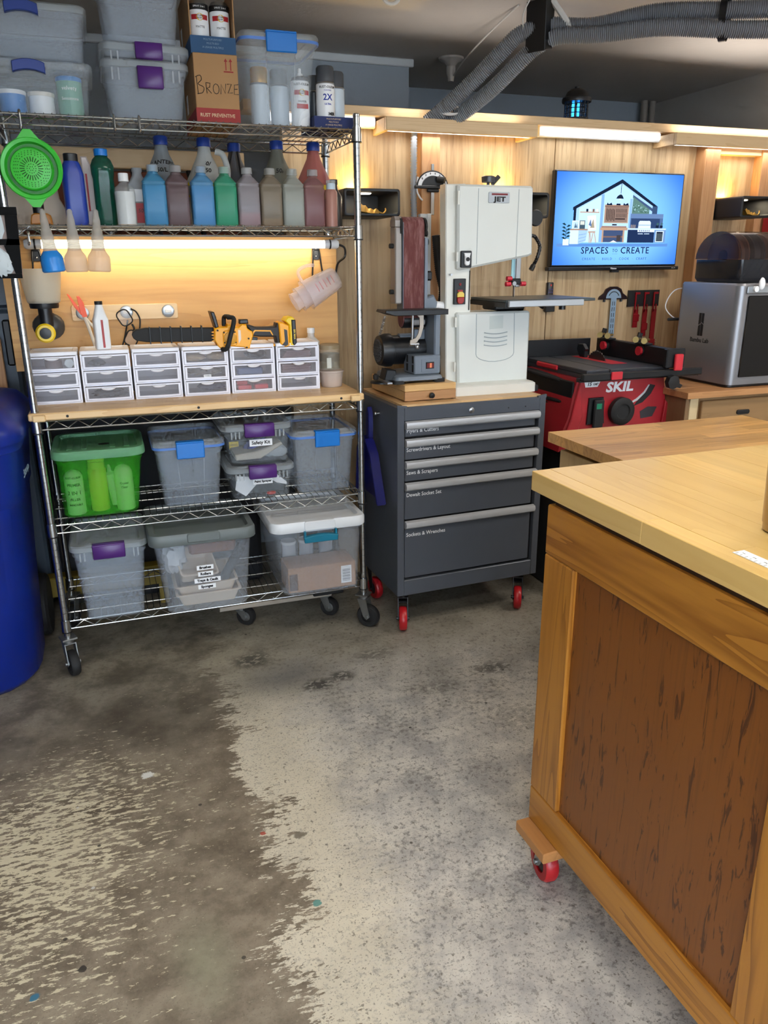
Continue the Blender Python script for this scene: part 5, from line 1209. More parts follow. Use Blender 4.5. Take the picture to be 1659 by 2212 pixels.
MB().prism(wz([(1.412, 1.765), (1.655, 1.765), (1.672, 1.52), (1.655, 1.512), (1.412, 1.462)]), .13, .30, None, .006).build('upper_wheel_case', BSW, bd, 30)
MB().prism(wz([(1.412, 1.285), (1.672, 1.285), (1.672, 1.011), (1.412, 1.011)]), .13, .30, None, .006).build('lower_wheel_case', BSW, bd, 30)
ud = MB().prism(wz([(1.337, 1.769), (1.345, 1.774), (1.658, 1.774), (1.667, 1.766), (1.677, 1.516), (1.66, 1.508), (1.358, 1.456), (1.343, 1.462)]), .07, .0948, None, .008).build('upper_door', BSD, bd, 30)
ld = MB().prism(wz([(1.346, 1.286), (1.352, 1.292), (1.673, 1.292), (1.682, 1.284), (1.684, 1.003), (1.678, .999), (1.362, .999), (1.356, 1.004)]), .07, .1295, None, .008).build('lower_door', BSD, bd, 30)
m = MB()
for x, z0, z1 in ((1.425, 1.76, 1.48), (1.602, 1.76, 1.505)): m.tube([(x - 1.30, .0695, z0 - ZC), (x - 1.30, .0695, z1 - ZC)], .0012, 5)
m.build('door_crease', CRS, ud)
m = MB(); pts = [(1.432, 1.286), (1.435, 1.122)] + [(1.435 + .088 + .088 * math.cos(PI + PI * i / 10), 1.122 + .032 * math.sin(PI + PI * i / 10)) for i in range(1, 10)] + [(1.611, 1.122), (1.606, 1.286)]
m.tube([(x - 1.30, .0695, z - ZC) for x, z in pts], .0016, 5); m.build('pressed_outline', CRS, ld)
m = MB()
for k in range(4): m.tube([(.17 + .106 * i / 8, .069, 1.209 - ZC - .0165 * k - .006 * math.sin(PI * i / 8)) for i in range(9)], .0024, 6)
m.build('louvre', CRS, ld)
MB().prism(wz([(1.492, 1.275), (1.555, 1.277), (1.556, 1.225), (1.494, 1.222)]), .0694, .0702).build('faded_sticker', plain('faded sticker', (196, 204, 200), .5), ld)
for k, (z, h) in enumerate(((1.70, .05), (1.49, .035), (1.235, .04), (1.055, .04))): MB().cyl((1.340 - 1.30, .072, z - ZC), (1.340 - 1.30, .072, z + h - ZC), .005, n=10).build('hinge', BSW, bd)
bp = MB().prism([(x + .214, z + 1.728 - ZC) for x, z in rr(.092, .04, .004)], .0665, .0698, None, .001).build('logo_plate', plain('silver plate', (176, 182, 188), .35, .3), bd)
B((.181, .066, 1.7365 - ZC), (.251, .0665, 1.7435 - ZC), 'logo_bar', plain('logo dark red', (120, 30, 36), .5), bp)
text('JET', .0235, INK, bp, (.217, .0658, 1.7215 - ZC), bold=.0013, sx=1.4, space=1.1)
o = MB().prism([(x + .076, z + 1.498 - ZC) for x, z in rr(.047, .064, .005)], .060, .0698, None, .002).build('door_latch', SATIN, bd)
MB().prism([(x + .077, z + 1.494 - ZC) for x, z in rr(.022, .04, .010)] , .050, .0598, None, .003).build('latch_lever', WHITE, o)
MB().prism([(.062, 1.522 - ZC), (.092, 1.522 - ZC), (.088, 1.508 - ZC), (.066, 1.508 - ZC)], .052, .0598, None, .002).build('latch_lever', WHITE, o)
MB().lathe([(.008, 0), (.008, .003), (.0005, .003)], 16, Matrix.Translation((.077, .0498, 1.498 - ZC)) @ Matrix.Rotation(PI / 2, 4, 'X')).build('latch_boss', INK, o)
o = MB().prism([(x + .062, z + 1.374 - ZC) for x, z in rr(.052, .10, .003)], .083, .0948, None, .002).build('switch_plate', SATIN, bd)
MB().lathe([(.006, 0), (.005, .002)], 12, Matrix.Translation((.062, .0828, 1.402 - ZC)) @ Matrix.Rotation(PI / 2, 4, 'X')).build('pilot_light', plain('dark red lamp', (120, 20, 20), .3), o)
MB().prism([(.048, 1.352 - ZC), (.078, 1.352 - ZC), (.078, 1.335 - ZC), (.07, 1.327 - ZC), (.056, 1.327 - ZC), (.048, 1.335 - ZC)], .074, .0828, None, .002).build('stop_paddle', plain('switch red', (150, 24, 20), .35), o)
MB().prism([(.048, 1.3525 - ZC), (.078, 1.3525 - ZC), (.078, 1.366 - ZC), (.07, 1.374 - ZC), (.056, 1.374 - ZC), (.048, 1.366 - ZC)], .074, .0828, None, .002).build('start_paddle', plain('switch yellow', (226, 196, 90), .35), o)
B((.050, .078, 1.3742 - ZC), (.072, .0828, 1.381 - ZC), 'stop_tab', plain('switch red', (150, 24, 20), .35), o)
B((.1062, .0905, 1.30 - ZC), (.109, .0949, 1.455 - ZC), 'column_slot', INK, bd)
MB().cyl((.02, .095, 1.44 - ZC), (.02, .075, 1.44 - ZC), .004).build('side_pin', STEEL, bd)
MB().lathe([(.006, 1.776 - ZC), (.006, 1.79 - ZC), (.026, 1.792 - ZC), (.028, 1.812 - ZC), (.024, 1.815 - ZC)], 24, Matrix.Translation((.215, .17, 0))).tube([(.232, .17, 1.785 - ZC), (.26, .165, 1.815 - ZC)], .009).build('tension_knob', plain('smoky knob', (70, 70, 72), .3), bd)
B((.348, .15, 1.385 - ZC), (.371, .175, 1.515 - ZC), 'guide_post', STEEL, bd, .002)
B((.331, .158, 1.395 - ZC), (.346, .162, 1.515 - ZC), 'blade_guard', plain('pale cyan metal', (170, 214, 220), .3, .4), bd)
B((.3435, .15, 1.335 - ZC), (.3455, .162, 1.51 - ZC), 'blade', STEEL, bd)
B((.325, .14, 1.395 - ZC), (.37, .175, 1.42 - ZC), 'guide_block', SATIN, bd, .003)
for x, z in ((.30, 1.42), (.296, 1.398), (.366, 1.398)): MB().cyl((x, .138, z - ZC), (x + .022, .138, z - ZC), .0095, n=14).build('guide_knob', plain('pinkish red', (206, 40, 60), .35), bd)
MB().lathe([(.009, 0), (.009, .006)], 14, Matrix.Translation((.335, .1395, 1.4 - ZC)) @ Matrix.Rotation(PI / 2, 4, 'X')).build('guide_bolt', STEEL, bd)
B((.19, -.07, 1.334 - ZC), (.60, .25, 1.345 - ZC), 'table', plain('machined table', (90, 98, 98), .3, .6), bd, .002)
B((.188, -.07, 1.315 - ZC), (.194, .25, 1.3338 - ZC), 'table_edge', SATIN, bd)
B((.196, -.088, 1.318 - ZC), (.535, -.072, 1.342 - ZC), 'fence_rail', plain('silver rail', (186, 192, 198), .35, .5), bd, .002)
MB().box((.22, .08, 1.296 - ZC), (.36, .20, 1.3335 - ZC), .006).cyl((.24, .10, 1.308 - ZC), (.36, .10, 1.308 - ZC), .016).build('trunnion', SATIN, bd)
MB().cyl((.47, -.03, 1.322 - ZC), (.47, -.03, 1.30 - ZC), .014).cyl((.375, .0, 1.325 - ZC), (.40, .0, 1.31 - ZC), .010).build('rail_knob', SATIN, bd)
m = MB()
P_ = smooth([(.37, .22, 1.59 - ZC), (.462, .23, 1.592 - ZC), (.486, .23, 1.576 - ZC), (.502, .23, 1.545 - ZC), (.491, .23, 1.50 - ZC), (.479, .23, 1.478 - ZC)], 7)
m.tube(P_, lambda k: .0085 if k % 2 else .0065, 10)
m.lathe([(.006, 0), (.011, .01), (.011, .03)], 14, Matrix.Translation(P_[-1]) @ Matrix.Rotation(PI + .5, 4, 'Y'))
m.build('gooseneck_lamp', SATIN, bd); MB().lathe([(.03, 0), (.034, .012), (.03, .02)], 20, Matrix.Translation((.462, .22, 1.662 - ZC)) @ Matrix.Rotation(PI / 2, 4, 'X')).build('tracking_knob', SATIN, bd)
mt = thing('motor_box', 'black motor box with small logo plate behind the band saw', 'motor', (1.33, 3.19, ZC + .0))
B((-.07, -.05, .0), (.05, .02, .17), 'housing', SATIN, mt, .006)
o = B((-.045, -.0512, .08), (.015, -.0503, .13), 'rating_plate', plain('aged plate', (150, 142, 118), .5), mt)
o = B((-.025, -.0512, .137), (.0, -.0503, .155), 'logo_plate', plain('aged plate', (150, 142, 118), .5), mt); text('JET', .011, INK, o, (-.0125, -.0515, .146), bold=.0003)
tag(MB().box((1.36, 3.385, 1.10), (1.407, 3.41, 1.69), .002).box((1.39, 3.370, 1.10), (1.407, 3.385, 1.69), .002).build('straight_edge', plain('white powder coat', (214, 222, 228), .35)), 'long white metal straightedge standing behind the sander', 'straightedge')

# ================================================================== table saw
ts = thing('table_saw', 'red portable table saw with black rails behind the rear bench top', 'table saw', (2.08, 2.80, 0))
SR = plain('saw red plastic', (168, 30, 40), .42)
def q2(pts): return [(x - 2.08, z) for x, z in pts]
MB().prism(q2([(1.863, 1.012), (2.305, 1.008), (2.33, .882), (2.447, .80), (2.40, .70), (1.79, .70), (1.805, .79), (1.828, .844), (1.847, .946)]), .02, .46, None, .012).build('body', SR, ts, 30)
MB().prism(q2([(1.862, 1.0), (1.83, .85), (1.80, .76), (1.86, .76), (1.885, .86)]), .006, .02, None, .004).build('front_buttress', SR, ts, 30)
MB().prism(q2([(2.31, .90), (2.33, .88), (2.45, .79), (2.44, .76), (2.30, .80)]), .006, .02, None, .004).build('front_buttress', SR, ts, 30)
TT = plain('dark grey table casting', (70, 72, 78), .4, .4)
B((-.195, 0, 1.03), (-.083, .50, 1.05), 'table_left', TT, ts, .003); B((-.079, 0, 1.03), (.225, .50, 1.05), 'table_right', TT, ts, .003)
B((-.195, .001, 1.012), (.225, .499, 1.0298), 'table_skirt', TT, ts)
B((-.0828, .001, 1.03), (-.0792, .499, 1.044), 'miter_slot', INK, ts)
B((.022, .14, 1.05), (.105, .46, 1.0512), 'throat_plate', plain('insert red', (196, 40, 52), .4), ts, .0004)
B((-.245, -.052, 1.012), (.36, -.028, 1.042), 'front_rail', SATIN, ts, .004); B((-.245, -.028, 1.006), (.36, -.001, 1.022), 'rail_support', BLACK, ts)
B((-.112, -.06, 1.014), (-.058, -.051, 1.047), 'red_stop', plain('insert red', (196, 40, 52), .4), ts, .002)
B((-.207, .22, 1.024), (-.1955, .40, 1.046), 'side_handle', plain('insert red', (196, 40, 52), .4), ts, .008)
M = Matrix.Translation((.055, .30, 1.012)) @ Matrix.Rotation(PI / 2, 4, 'Y')
pf = []
m = MB(); pts = []
for k in range(60):
    a = 2 * PI * k / 60; r_ = .085 if k % 2 else .079; pts.append((r_ * math.cos(a) + .30, 1.008 + r_ * math.sin(a)))
m.prism(pts, .054, .057, Matrix(((0, 1, 0, 0), (1, 0, 0, 0), (0, 0, 1, 0), (0, 0, 0, 1)))); m.build('saw_blade', plain('blade steel', (96, 92, 88), .35, .9), ts, 30)
MB().prism([(.39, 1.05), (.43, 1.05), (.46, 1.085), (.45, 1.11), (.41, 1.112), (.385, 1.09), (.392, 1.08)], .046, .064, Matrix(((0, 1, 0, 0), (1, 0, 0, 0), (0, 0, 1, 0), (0, 0, 0, 1))), .002).build('riving_knife', SATIN, ts)
fc = B((.190, -.03, 1.05), (.222, .51, 1.128), 'rip_fence', SATIN, ts, .003)
B((.16, -.056, 1.048), (.255, -.03, 1.13), 'fence_head', SATIN, ts, .004); B((.195, -.072, 1.038), (.236, -.057, 1.108), 'fence_lever', plain('insert red', (196, 40, 52), .4), ts, .004)
M = Matrix.Translation((.195, -.075, .990)) @ Matrix.Rotation(PI / 2, 4, 'X')
MB().lathe([(.026, -.03), (.03, -.022), (.03, .0), (.012, .004)], 8, M).prism([(.195, 1.0), (.245, .975), (.235, .962), (.195, .972)], -.07, -.05).build('rail_knob', RUBBER, ts)
br = MB().box((-.30, .515, 1.0), (.16, .53, 1.127), .002).build('rear_board', SATIN, ts)
GD = plain('brass fitting', (190, 168, 110), .3, .9)
for k, (x, y, z) in enumerate(((.19, .42, 1.128), (.20, .16, 1.128))):
    g_ = MB().box((x - .02, y - .04, z), (x + .02, y + .04, z + .008), .002).prism([(x - .012, z + .008), (x + .012, z + .008), (x + .02, z + .045), (x + .0, z + .05)], y + .034, y + .046, None, .003).build('hold_down', SATIN, ts)
    for d_ in (-.03, .03): MB().cyl((x - .045, y + d_ - .03, z + .022), (x - .03, y + d_ - .012, z + .022), .0135, n=16).cyl((x - .03, y + d_ - .012, z + .022), (x + .01, y + d_ + .01, z + .022), .006, n=10).build('brass_wheel', GD, g_)
    MB().cyl((x - .028, y, z - .028), (x - .016, y, z - .028), .02, n=18).build('red_roller', plain('insert red', (196, 40, 52), .4), g_); MB().cyl((x - .0158, y, z - .028), (x - .002, y, z - .028), .022, n=18).build('roller_tyre', RUBBER, g_)
text('SKIL', .058, PAPER, ts, (-.012, .0194, .968), bold=.0022, shear=.12, sx=1.28)
o = MB().prism(q2([(1.889, 1.0), (1.968, .998), (1.956, .976), (1.896, .976)]), .0185, .0196).build('amp_badge', PAPER, ts)
text('15', .022, INK, o, (-.166, .0183, .988), bold=.0006, shear=.2); text('AMP', .017, INK, o, (-.135, .0183, .987), bold=.0001, sx=.8, shear=.2)
o = MB().prism(q2([(1.916, .93), (1.989, .93), (2.0, .815), (1.912, .815)]), .012, .0198, None, .002).build('switch_plate', SATIN, ts)
B((-.145, -.004, .80), (-.095, .0118, .922), 'switch_flap', BLACK, o, .005); B((-.135, -.0046, .883), (-.11, -.0041, .907), 'start_button', plain('switch green', (20, 130, 96), .4), o)
M = Matrix.Translation((-.005, .0195, .866)) @ Matrix.Rotation(PI / 2, 4, 'X')
MB().lathe([(.056, 0), (.06, .006), (.06, .03), (.052, .036), (.034, .036), (.03, .03), (.0005, .03)], 32, M).build('height_wheel', RUBBER, ts)
m = MB(); arc0, arc1 = [], []
for i in range(9):
    a = math.radians(-8 + 60 * i / 8); arc0.append((2.065 + .175 * math.cos(a) - .02, .84 + .14 * math.sin(a) + .02)); 
MB().prism(q2([(2.226, .973), (2.254, .966), (2.235, .93), (2.195, .894), (2.150, .880), (2.165, .90), (2.21, .94)]), .0188, .0198).build('bevel_slot', INK, ts)
MB().prism(q2([(2.218, .972), (2.224, .97), (2.203, .935), (2.168, .905), (2.130, .89), (2.128, .897), (2.16, .913), (2.195, .94)]), .0185, .0197).build('bevel_scale', plain('scale grey', (190, 192, 194), .5), ts)
MB().prism(q2([(2.186, .854), (2.225, .873), (2.274, .870), (2.253, .828), (2.193, .822)]), .0186, .0197).build('warning_label', plain('label charcoal', (50, 46, 50), .5), ts)
for k_, (dy, rr_) in enumerate(((0, .011), (.012, .008), (-.01, .008))):
    MB().tube(smooth([(-.215 - .012 * k_, .47, 1.0), (-.225 - .012 * k_, .30 + dy, 1.0), (-.225, .12 + dy, .985), (-.225, .05 + dy, .945), (-.225, .07 + dy, .905), (-.228 - .01 * k_, .22 + dy, .895 - dy), (-.228 - .01 * k_, .36, .90), (-.22, .46, .92)]), rr_).build('cord_loop', RUBBER, ts)
B((-.236, .035, .74), (-.2255, .46, 1.0), 'recess_shade_panel', SATIN, ts, .004)  # dark panel added over the red side, stands for a shaded recess
B((-.22, .0, .0), (.30, .48, .699), 'stand', plain('stand dark grey', (40, 42, 46), .5), ts, .01)

# ------------------------------------------------------------------ printer bench and filament printer
pb = thing('printer_bench', 'wooden bench with butcher block top and drawer under the filament printer', 'bench', (2.30, 2.66, 0))
PBW = wood('walnut tone block', (188, 136, 88), (144, 96, 56), 'X', .9, .7, .4, 6.0, .22)
for r_ in range(6):
    x = 0
    while x < 1.17:
        L = min(random.uniform(.3, .6), 1.17 - x)
        B((x + .0003, r_ * .115 - .0, .925), (x + L - .0003, r_ * .115 + .1147, .952), 'stave', PBW, pb, .001); x += L
PBB = wood('bench plywood', (150, 116, 76), (120, 88, 54), 'X', .7, .6, .5, 4.0, .1)
B((.02, .03, .06), (.04, .68, .9245), 'side_panel', wood('bench side', (128, 98, 66), (100, 74, 48), 'Z', .7, .6, .5), pb, .002)
B((.041, .028, .06), (.085, .06, .9245), 'leg', wood('pale leg', (206, 182, 140), (176, 146, 104), 'Z', 1, .5, .5), pb, .002)
B((.086, .05, .06), (1.17, .68, .9245), 'carcass', PBB, pb)
d = B((.11, .03, .72), (.62, .0495, .905), 'drawer', PBB, pb, .003)
MB().prism([(x + .335, z + .845) for x, z in rr(.07, .02, .009)], .022, .0302, None, .002).build('pull', INK, d)
d = B((.63, .03, .72), (1.14, .0495, .905), 'drawer', PBB, pb, .003); MB().prism([(x + .885, z + .845) for x, z in rr(.07, .02, .009)], .022, .0302, None, .002).build('pull', INK, d)
pn = thing('filament_printer', 'silver box-shaped filament printer with black front door', '3d printer', (2.74, 2.89, .953))
PS = plain('silver grey casing', (138, 138, 142), .36, .6, .03)
PG = plain('printer front alloy', (176, 186, 196), .3, .7)
MB().loft([(.012, .396, .38, .03, 0, .0), (.43, .396, .38, .03, 0, .0), (.44, .385, .37, .03)]).build('casing', PS, pn, 30)
MB().loft([(.0, .37, .35, .03), (.0118, .37, .35, .03)]).build('foot_frame', BLACK, pn)
B((-.15, -.196, .045), (.16, -.191, .39), 'door_glass', plain('black glass', (8, 9, 12), .08), pn, .004)
B((-.165, -.2, .40), (.165, -.191, .43), 'top_bezel', PG, pn, .003)
MB().cyl((-.13, -.2, .418), (-.13, -.212, .418), .012).build('jog_wheel', WHITE, pn)
MB().blob((-.11, -.215, .44), (.03, .02, .05), 3, .1).build('white_clip', WHITE, pn)
AX = (PI / 2, 0, -PI / 2)
lgm = MB()
for q in ([(-.016, -.002), (-.0015, .006), (-.0015, .05), (-.016, .05)], [(-.016, -.05), (-.0015, -.05), (-.0015, .001), (-.016, -.007)], [(.0015, .012), (.016, .004), (.016, .05), (.0015, .05)], [(.0015, -.05), (.016, -.05), (.016, -.001), (.0015, .007)]):
    lgm.prism(q, -.0008, 0)
lgm.build('logo', INK, pn, 0, loc=(-.1982, .02, .258), rot=(0, 0, -PI / 2))
text('Bambu Lab', .027, INK, pn, (-.1984, .02, .188), AX, bold=.0004)
MB().tube(smooth([(-.12, .19, .41), (-.18, .24, .40), (-.21, .26, .33), (-.19, .23, .28), (-.15, .19, .26)]), .0025).build('filament_tube', WHITE, pn)
B((-.235, .20, .262), (-.16, .21, .276), 'tube_clip', INK, pn, .004)
am = thing('spool_feeder', 'smoked dome spool feeder on top of the filament printer', 'spool holder', (2.76, 2.89, 1.395))
MB().loft([(0, .36, .27, .02), (.015, .376, .285, .02), (.095, .376, .285, .02), (.095, .364, .273, .018), (.01, .35, .26, .018)]).build('tray', frost('dark smoke tray', (34, 38, 46), .82, .15, .1), am)
pf = [(-.142, .097)] + [(-.14 * math.cos(PI * i / 16), .097 + .115 * math.sin(PI * i / 16)) for i in range(17)] + [(.142, .097)]
pin = [(-.136 * math.cos(PI * i / 16), .097 + .111 * math.sin(PI * i / 16)) for i in range(16, -1, -1)]
MB().prism(pf + pin, -.186, .186, Matrix(((0, 1, 0, 0), (1, 0, 0, 0), (0, 0, 1, 0), (0, 0, 0, 1)))).build('dome', SMOKE, am, 30)
MB().prism(pf, -.188, -.184, Matrix(((0, 1, 0, 0), (1, 0, 0, 0), (0, 0, 1, 0), (0, 0, 0, 1)))).build('dome_side', SMOKE, am, 30)
for k, (x, c_) in enumerate(((-.13, (150, 92, 66)), (-.045, (60, 60, 64)), (.04, (190, 130, 100)), (.125, (70, 84, 110)))):
    tag(MB().lathe([(.028, -.03), (.095, -.03), (.095, -.024), (.075, -.022), (.075, .022), (.095, .024), (.095, .03), (.028, .03), (.028, -.03)], 32, Matrix.Translation((2.76 + x, 2.89, 1.503)) @ Matrix.Rotation(PI / 2, 4, 'Y'), False).build('filament_spool', plain('spool %d' % k, c_, .5)), ('copper', 'charcoal', 'peach', 'slate')[k] + ' filament spool inside the smoked dome', 'spool', 'spools inside the smoked dome')
rbx = thing('red_case', 'red case edge behind the right niche box', 'case', (3.26, 3.30, 1.60))
tag(rbx); B((0, -.08, .0), (.16, .08, .15), 'shell', plain('case red', (150, 26, 36), .45), rbx, .012); B((.0, -.084, .11), (.16, -.0805, .12), 'seam', INK, rbx)
tag(B((3.2, 3.2, 1.585), (3.479, 3.39, 1.599), 'corner_shelf', PINEX, bev=.002), 'small wooden shelf under the red case', 'shelf')

# ------------------------------------------------------------------ television with its picture
tv = thing('television', 'wall television showing a blue picture of a house-shaped workshop', 'television', (2.388, 3.40, 1.672))
B((-.362, -.022, -.212), (.362, .012, .216), 'case', plain('tv bezel', (16, 18, 24), .3), tv, .004)
B((-.375, -.026, -.230), (.378, .006, -.213), 'lower_bezel', plain('tv bezel', (16, 18, 24), .3), tv, .003)
B((-.02, -.03, -.24), (.02, -.01, -.2302), 'sensor_tab', BLACK, tv)
MB().cyl((0, .012, 0), (0, .049, 0), .05).build('wall_mount', SATIN, tv)
text('Hisense', .011, PAPER, tv, (-.01, -.0264, -.2215), bold=.0002); text('Roku TV', .006, PAPER, tv, (.345, -.0264, -.2215))
SCREEN = {}
def px(c): 
    k = 'screen %d %d %d' % c
    return emit(k, c, .95, 'NONE')
g = G('screen backdrop'); P = g.coord(); xyz = g.n('SeparateXYZ', None, {0: P})
rx = g.m('MULTIPLY', xyz.outputs[0], 2.4); rz_ = g.m('MULTIPLY', xyz.outputs[2], 3.2)
v = g.step(g.m('SQRT', g.m('ADD', g.m('MULTIPLY', rx, rx), g.m('MULTIPLY', rz_, rz_))), .45, 1.15)
e = g.n('Emission', None, {'Color': g.mix(v, srgb(112, 172, 244), srgb(46, 104, 196)), 'Strength': 1.0}); g.t.links.new(e.outputs[0], g.out.inputs['Surface'])
B((-.354, -.0228, -.204), (.354, -.0221, .209), 'screen', g.mat, tv)
pal = []; pic = MB(); lay = [0]
def ink(c):
    mname = px(c)
    if mname not in pal: pal.append(mname)
    pic.cur = pal.index(mname)
def sp(pts, c, dz=0):
    lay[0] += 1; y = -.0230 - .000012 * lay[0]; ink(c)
    p = [((x - 830) / 1262 * .708 + .0, -(y_ - 612) / 905 * .413) for x, y_ in pts]       # design units of the picture
    pic.add([(x, y, z) for x, z in (p if sum(p[i][0] * p[(i + 1) % len(p)][1] - p[(i + 1) % len(p)][0] * p[i][1] for i in range(len(p))) > 0 else p[::-1])], [tuple(range(len(p)))])
def rct(x0, y0, x1, y1, c): sp([(x0, y0), (x1, y0), (x1, y1), (x0, y1)], c)
DK = (22, 32, 52); LT = (176, 208, 246); MD = (104, 140, 190); BR = (116, 92, 84); BRL = (168, 138, 118)
rct(230, 845, 1360, 875, (84, 128, 190))
sp([(835, 235), (1190, 480), (1190, 835), (400, 835), (400, 480)], (150, 190, 240))
sp([(835, 260), (660, 360), (660, 830), (430, 830), (430, 500)], LT); sp([(835, 260), (955, 345), (955, 830), (660, 830), (660, 362)], (164, 200, 246))
sp([(370, 490), (835, 212), (1218, 470), (1218, 500), (835, 250), (370, 522)], DK); rct(378, 500, 402, 640, DK); rct(1165, 470, 1218, 560, (52, 72, 104))
sp([(955, 360), (1165, 490), (1165, 520), (955, 390)], (60, 80, 112))
sp([(960, 380), (1135, 500), (1135, 545), (955, 545)], (84, 116, 112))
for k in range(40):
    x = random.uniform(965, 1120); y = random.uniform(430 + (x - 965) * .4, 535); r_ = random.uniform(6, 14); rct(x, y, x + r_, y + r_ * .8, random.choice(((50, 84, 74), (110, 150, 150), (150, 186, 196))))
rct(828, 250, 833, 350, DK); sp([(785, 400), (800, 375), (820, 360), (838, 360), (850, 375), (862, 400)], DK); rct(815, 400, 835, 406, (230, 240, 255))
rct(640, 360, 668, 830, (120, 160, 216)); rct(930, 400, 952, 830, (128, 166, 220))
rct(680, 460, 922, 640, BRL); rct(690, 478, 912, 632, (128, 108, 100)); rct(680, 470, 922, 482, BR)
for k in range(6): rct(700 + 15 * k, 500 + 6 * (k % 2), 708 + 15 * k, 610 + 10 * (k % 2), (70, 56, 52))
for r_ in range(2):
    for k in range(8): rct(798 + 14 * k, 500 + 48 * r_, 804 + 14 * k, 536 + 48 * r_, (72, 58, 54))
rct(795, 540, 915, 546, BR); rct(790, 592, 890, 606, (60, 50, 50))
for x in (695, 790, 860): sp([(x, 466), (x + 8, 440), (x + 22, 456), (x + 48, 440), (x + 58, 466)] if x != 790 else [(x, 466), (x + 6, 448), (x + 40, 448), (x + 46, 466)], DK)
rct(650, 685, 925, 712, BRL); rct(660, 670, 912, 686, (140, 112, 100)); rct(668, 712, 684, 832, BRL); rct(880, 712, 896, 832, BRL); rct(684, 712, 880, 830, (58, 74, 108)); rct(684, 770, 880, 784, BR); rct(820, 760, 862, 820, (60, 56, 62)); rct(765, 650, 812, 664, (44, 40, 44))
sp([(750, 832), (790, 812), (830, 832)], (214, 204, 200))
rct(440, 532, 628, 542, BRL)
for x, c in ((498, DK), (525, (200, 216, 240)), (560, BR), (595, (210, 224, 244))): rct(x, 505, x + 20, 532, c)
rct(370, 620, 436, 706, (210, 226, 248)); rct(376, 628, 430, 698, (170, 198, 226)); sp([(390, 690), (402, 640), (412, 690)], (70, 96, 118)); sp([(405, 690), (416, 650), (426, 690)], (90, 120, 140)); rct(442, 618, 496, 702, (60, 80, 96)); rct(448, 624, 490, 660, (190, 196, 190))
rct(350, 700, 525, 714, (150, 122, 104)); rct(352, 714, 436, 850, (190, 212, 244)); sp([(436, 714), (525, 714), (510, 820), (436, 850)], (150, 182, 228)); 
for k in range(3): sp([(440, 760 + 34 * k), (512, 745 + 30 * k), (512, 748 + 30 * k), (440, 764 + 34 * k)], (90, 124, 176))
sp([(512, 575), (596, 565), (610, 708), (536, 716)], (226, 234, 246)); sp([(545, 690), (575, 600), (590, 690)], (150, 140, 120)); sp([(530, 660), (548, 600), (562, 680)], (84, 110, 150)); sp([(530, 724), (600, 722), (602, 735), (532, 738)], BRL)
for x0, x1 in ((540, 545), (545, 562), (590, 610), (578, 560)): sp([(x0, 735), (x0 + 7, 735), (x1 + 7, 838), (x1, 838)], BRL)
rct(288, 800, 346, 862, (196, 212, 238)); rct(312, 700, 318, 800, (40, 70, 60))
for k in range(9):
    z = 650 + k * 17; s = 1 if k % 2 else -1; sp([(315, z + 16), (315 + s * 20, z - 8), (315 + s * 44, z), (315 + s * 22, z + 14)], (26, 52, 56))
rct(945, 545, 1285, 690, (72, 98, 140)); rct(945, 545, 1285, 590, (92, 118, 160)); rct(955, 592, 1252, 688, (44, 62, 98))
rct(925, 690, 1325, 706, (176, 200, 236)); rct(930, 706, 1205, 835, (28, 44, 78)); rct(1206, 706, 1325, 835, (100, 134, 180)); rct(1222, 715, 1305, 828, (190, 212, 238)); rct(1230, 724, 1296, 820, (30, 38, 56))
for k in range(4): rct(1236 + 15 * k, 740, 1244 + 15 * k, 812, (84, 96, 100))
sp([(1032, 690), (1034, 630), (1046, 615), (1148, 615), (1160, 630), (1162, 690)], (196, 216, 240)); rct(1034, 655, 1160, 662, (120, 146, 186)); rct(1030, 702, 1205, 728, (200, 218, 240))
for k in range(6): rct(1044 + 20 * k, 708, 1054 + 20 * k, 722, (80, 104, 144))
for x in (1034, 1100): rct(x, 742, x + 54, 749, (190, 210, 236))
for x in (1215, 1258):
    rct(x, 660, x + 30, 686, DK)
    for k in range(5): sp([(x + 14, 662), (x + 2 + 7 * k, 630 + 5 * abs(k - 2)), (x + 7 + 7 * k, 634 + 5 * abs(k - 2))], (60, 96, 90))
for k in range(3): rct(955 + 18 * k, 655, 967 + 18 * k, 690, (130, 120, 120))
pic.build('screen_picture', pal, tv, 0)
TXT = px((20, 30, 62)); TX2 = px((58, 92, 152))
text('SPACES', .043, TXT, tv, (-.125, -.0262, -.139), bold=.0003, space=1.12); text('CREATE', .043, TXT, tv, (.105, -.0262, -.139), bold=.0003, space=1.12); text('TO', .021, TXT, tv, (-.010, -.0262, -.139), space=1.1)
text('CREATE  \u00b7  BUILD  \u00b7  COOK  \u00b7  CRAFT', .0165, TX2, tv, (-.008, -.0262, -.177), space=1.35)
MB().box((-.026, -.0262, -.1245), (.006, -.0258, -.1238)).box((-.026, -.0262, -.1545), (.006, -.0258, -.1538)).build('caption_rules', TX2, tv)

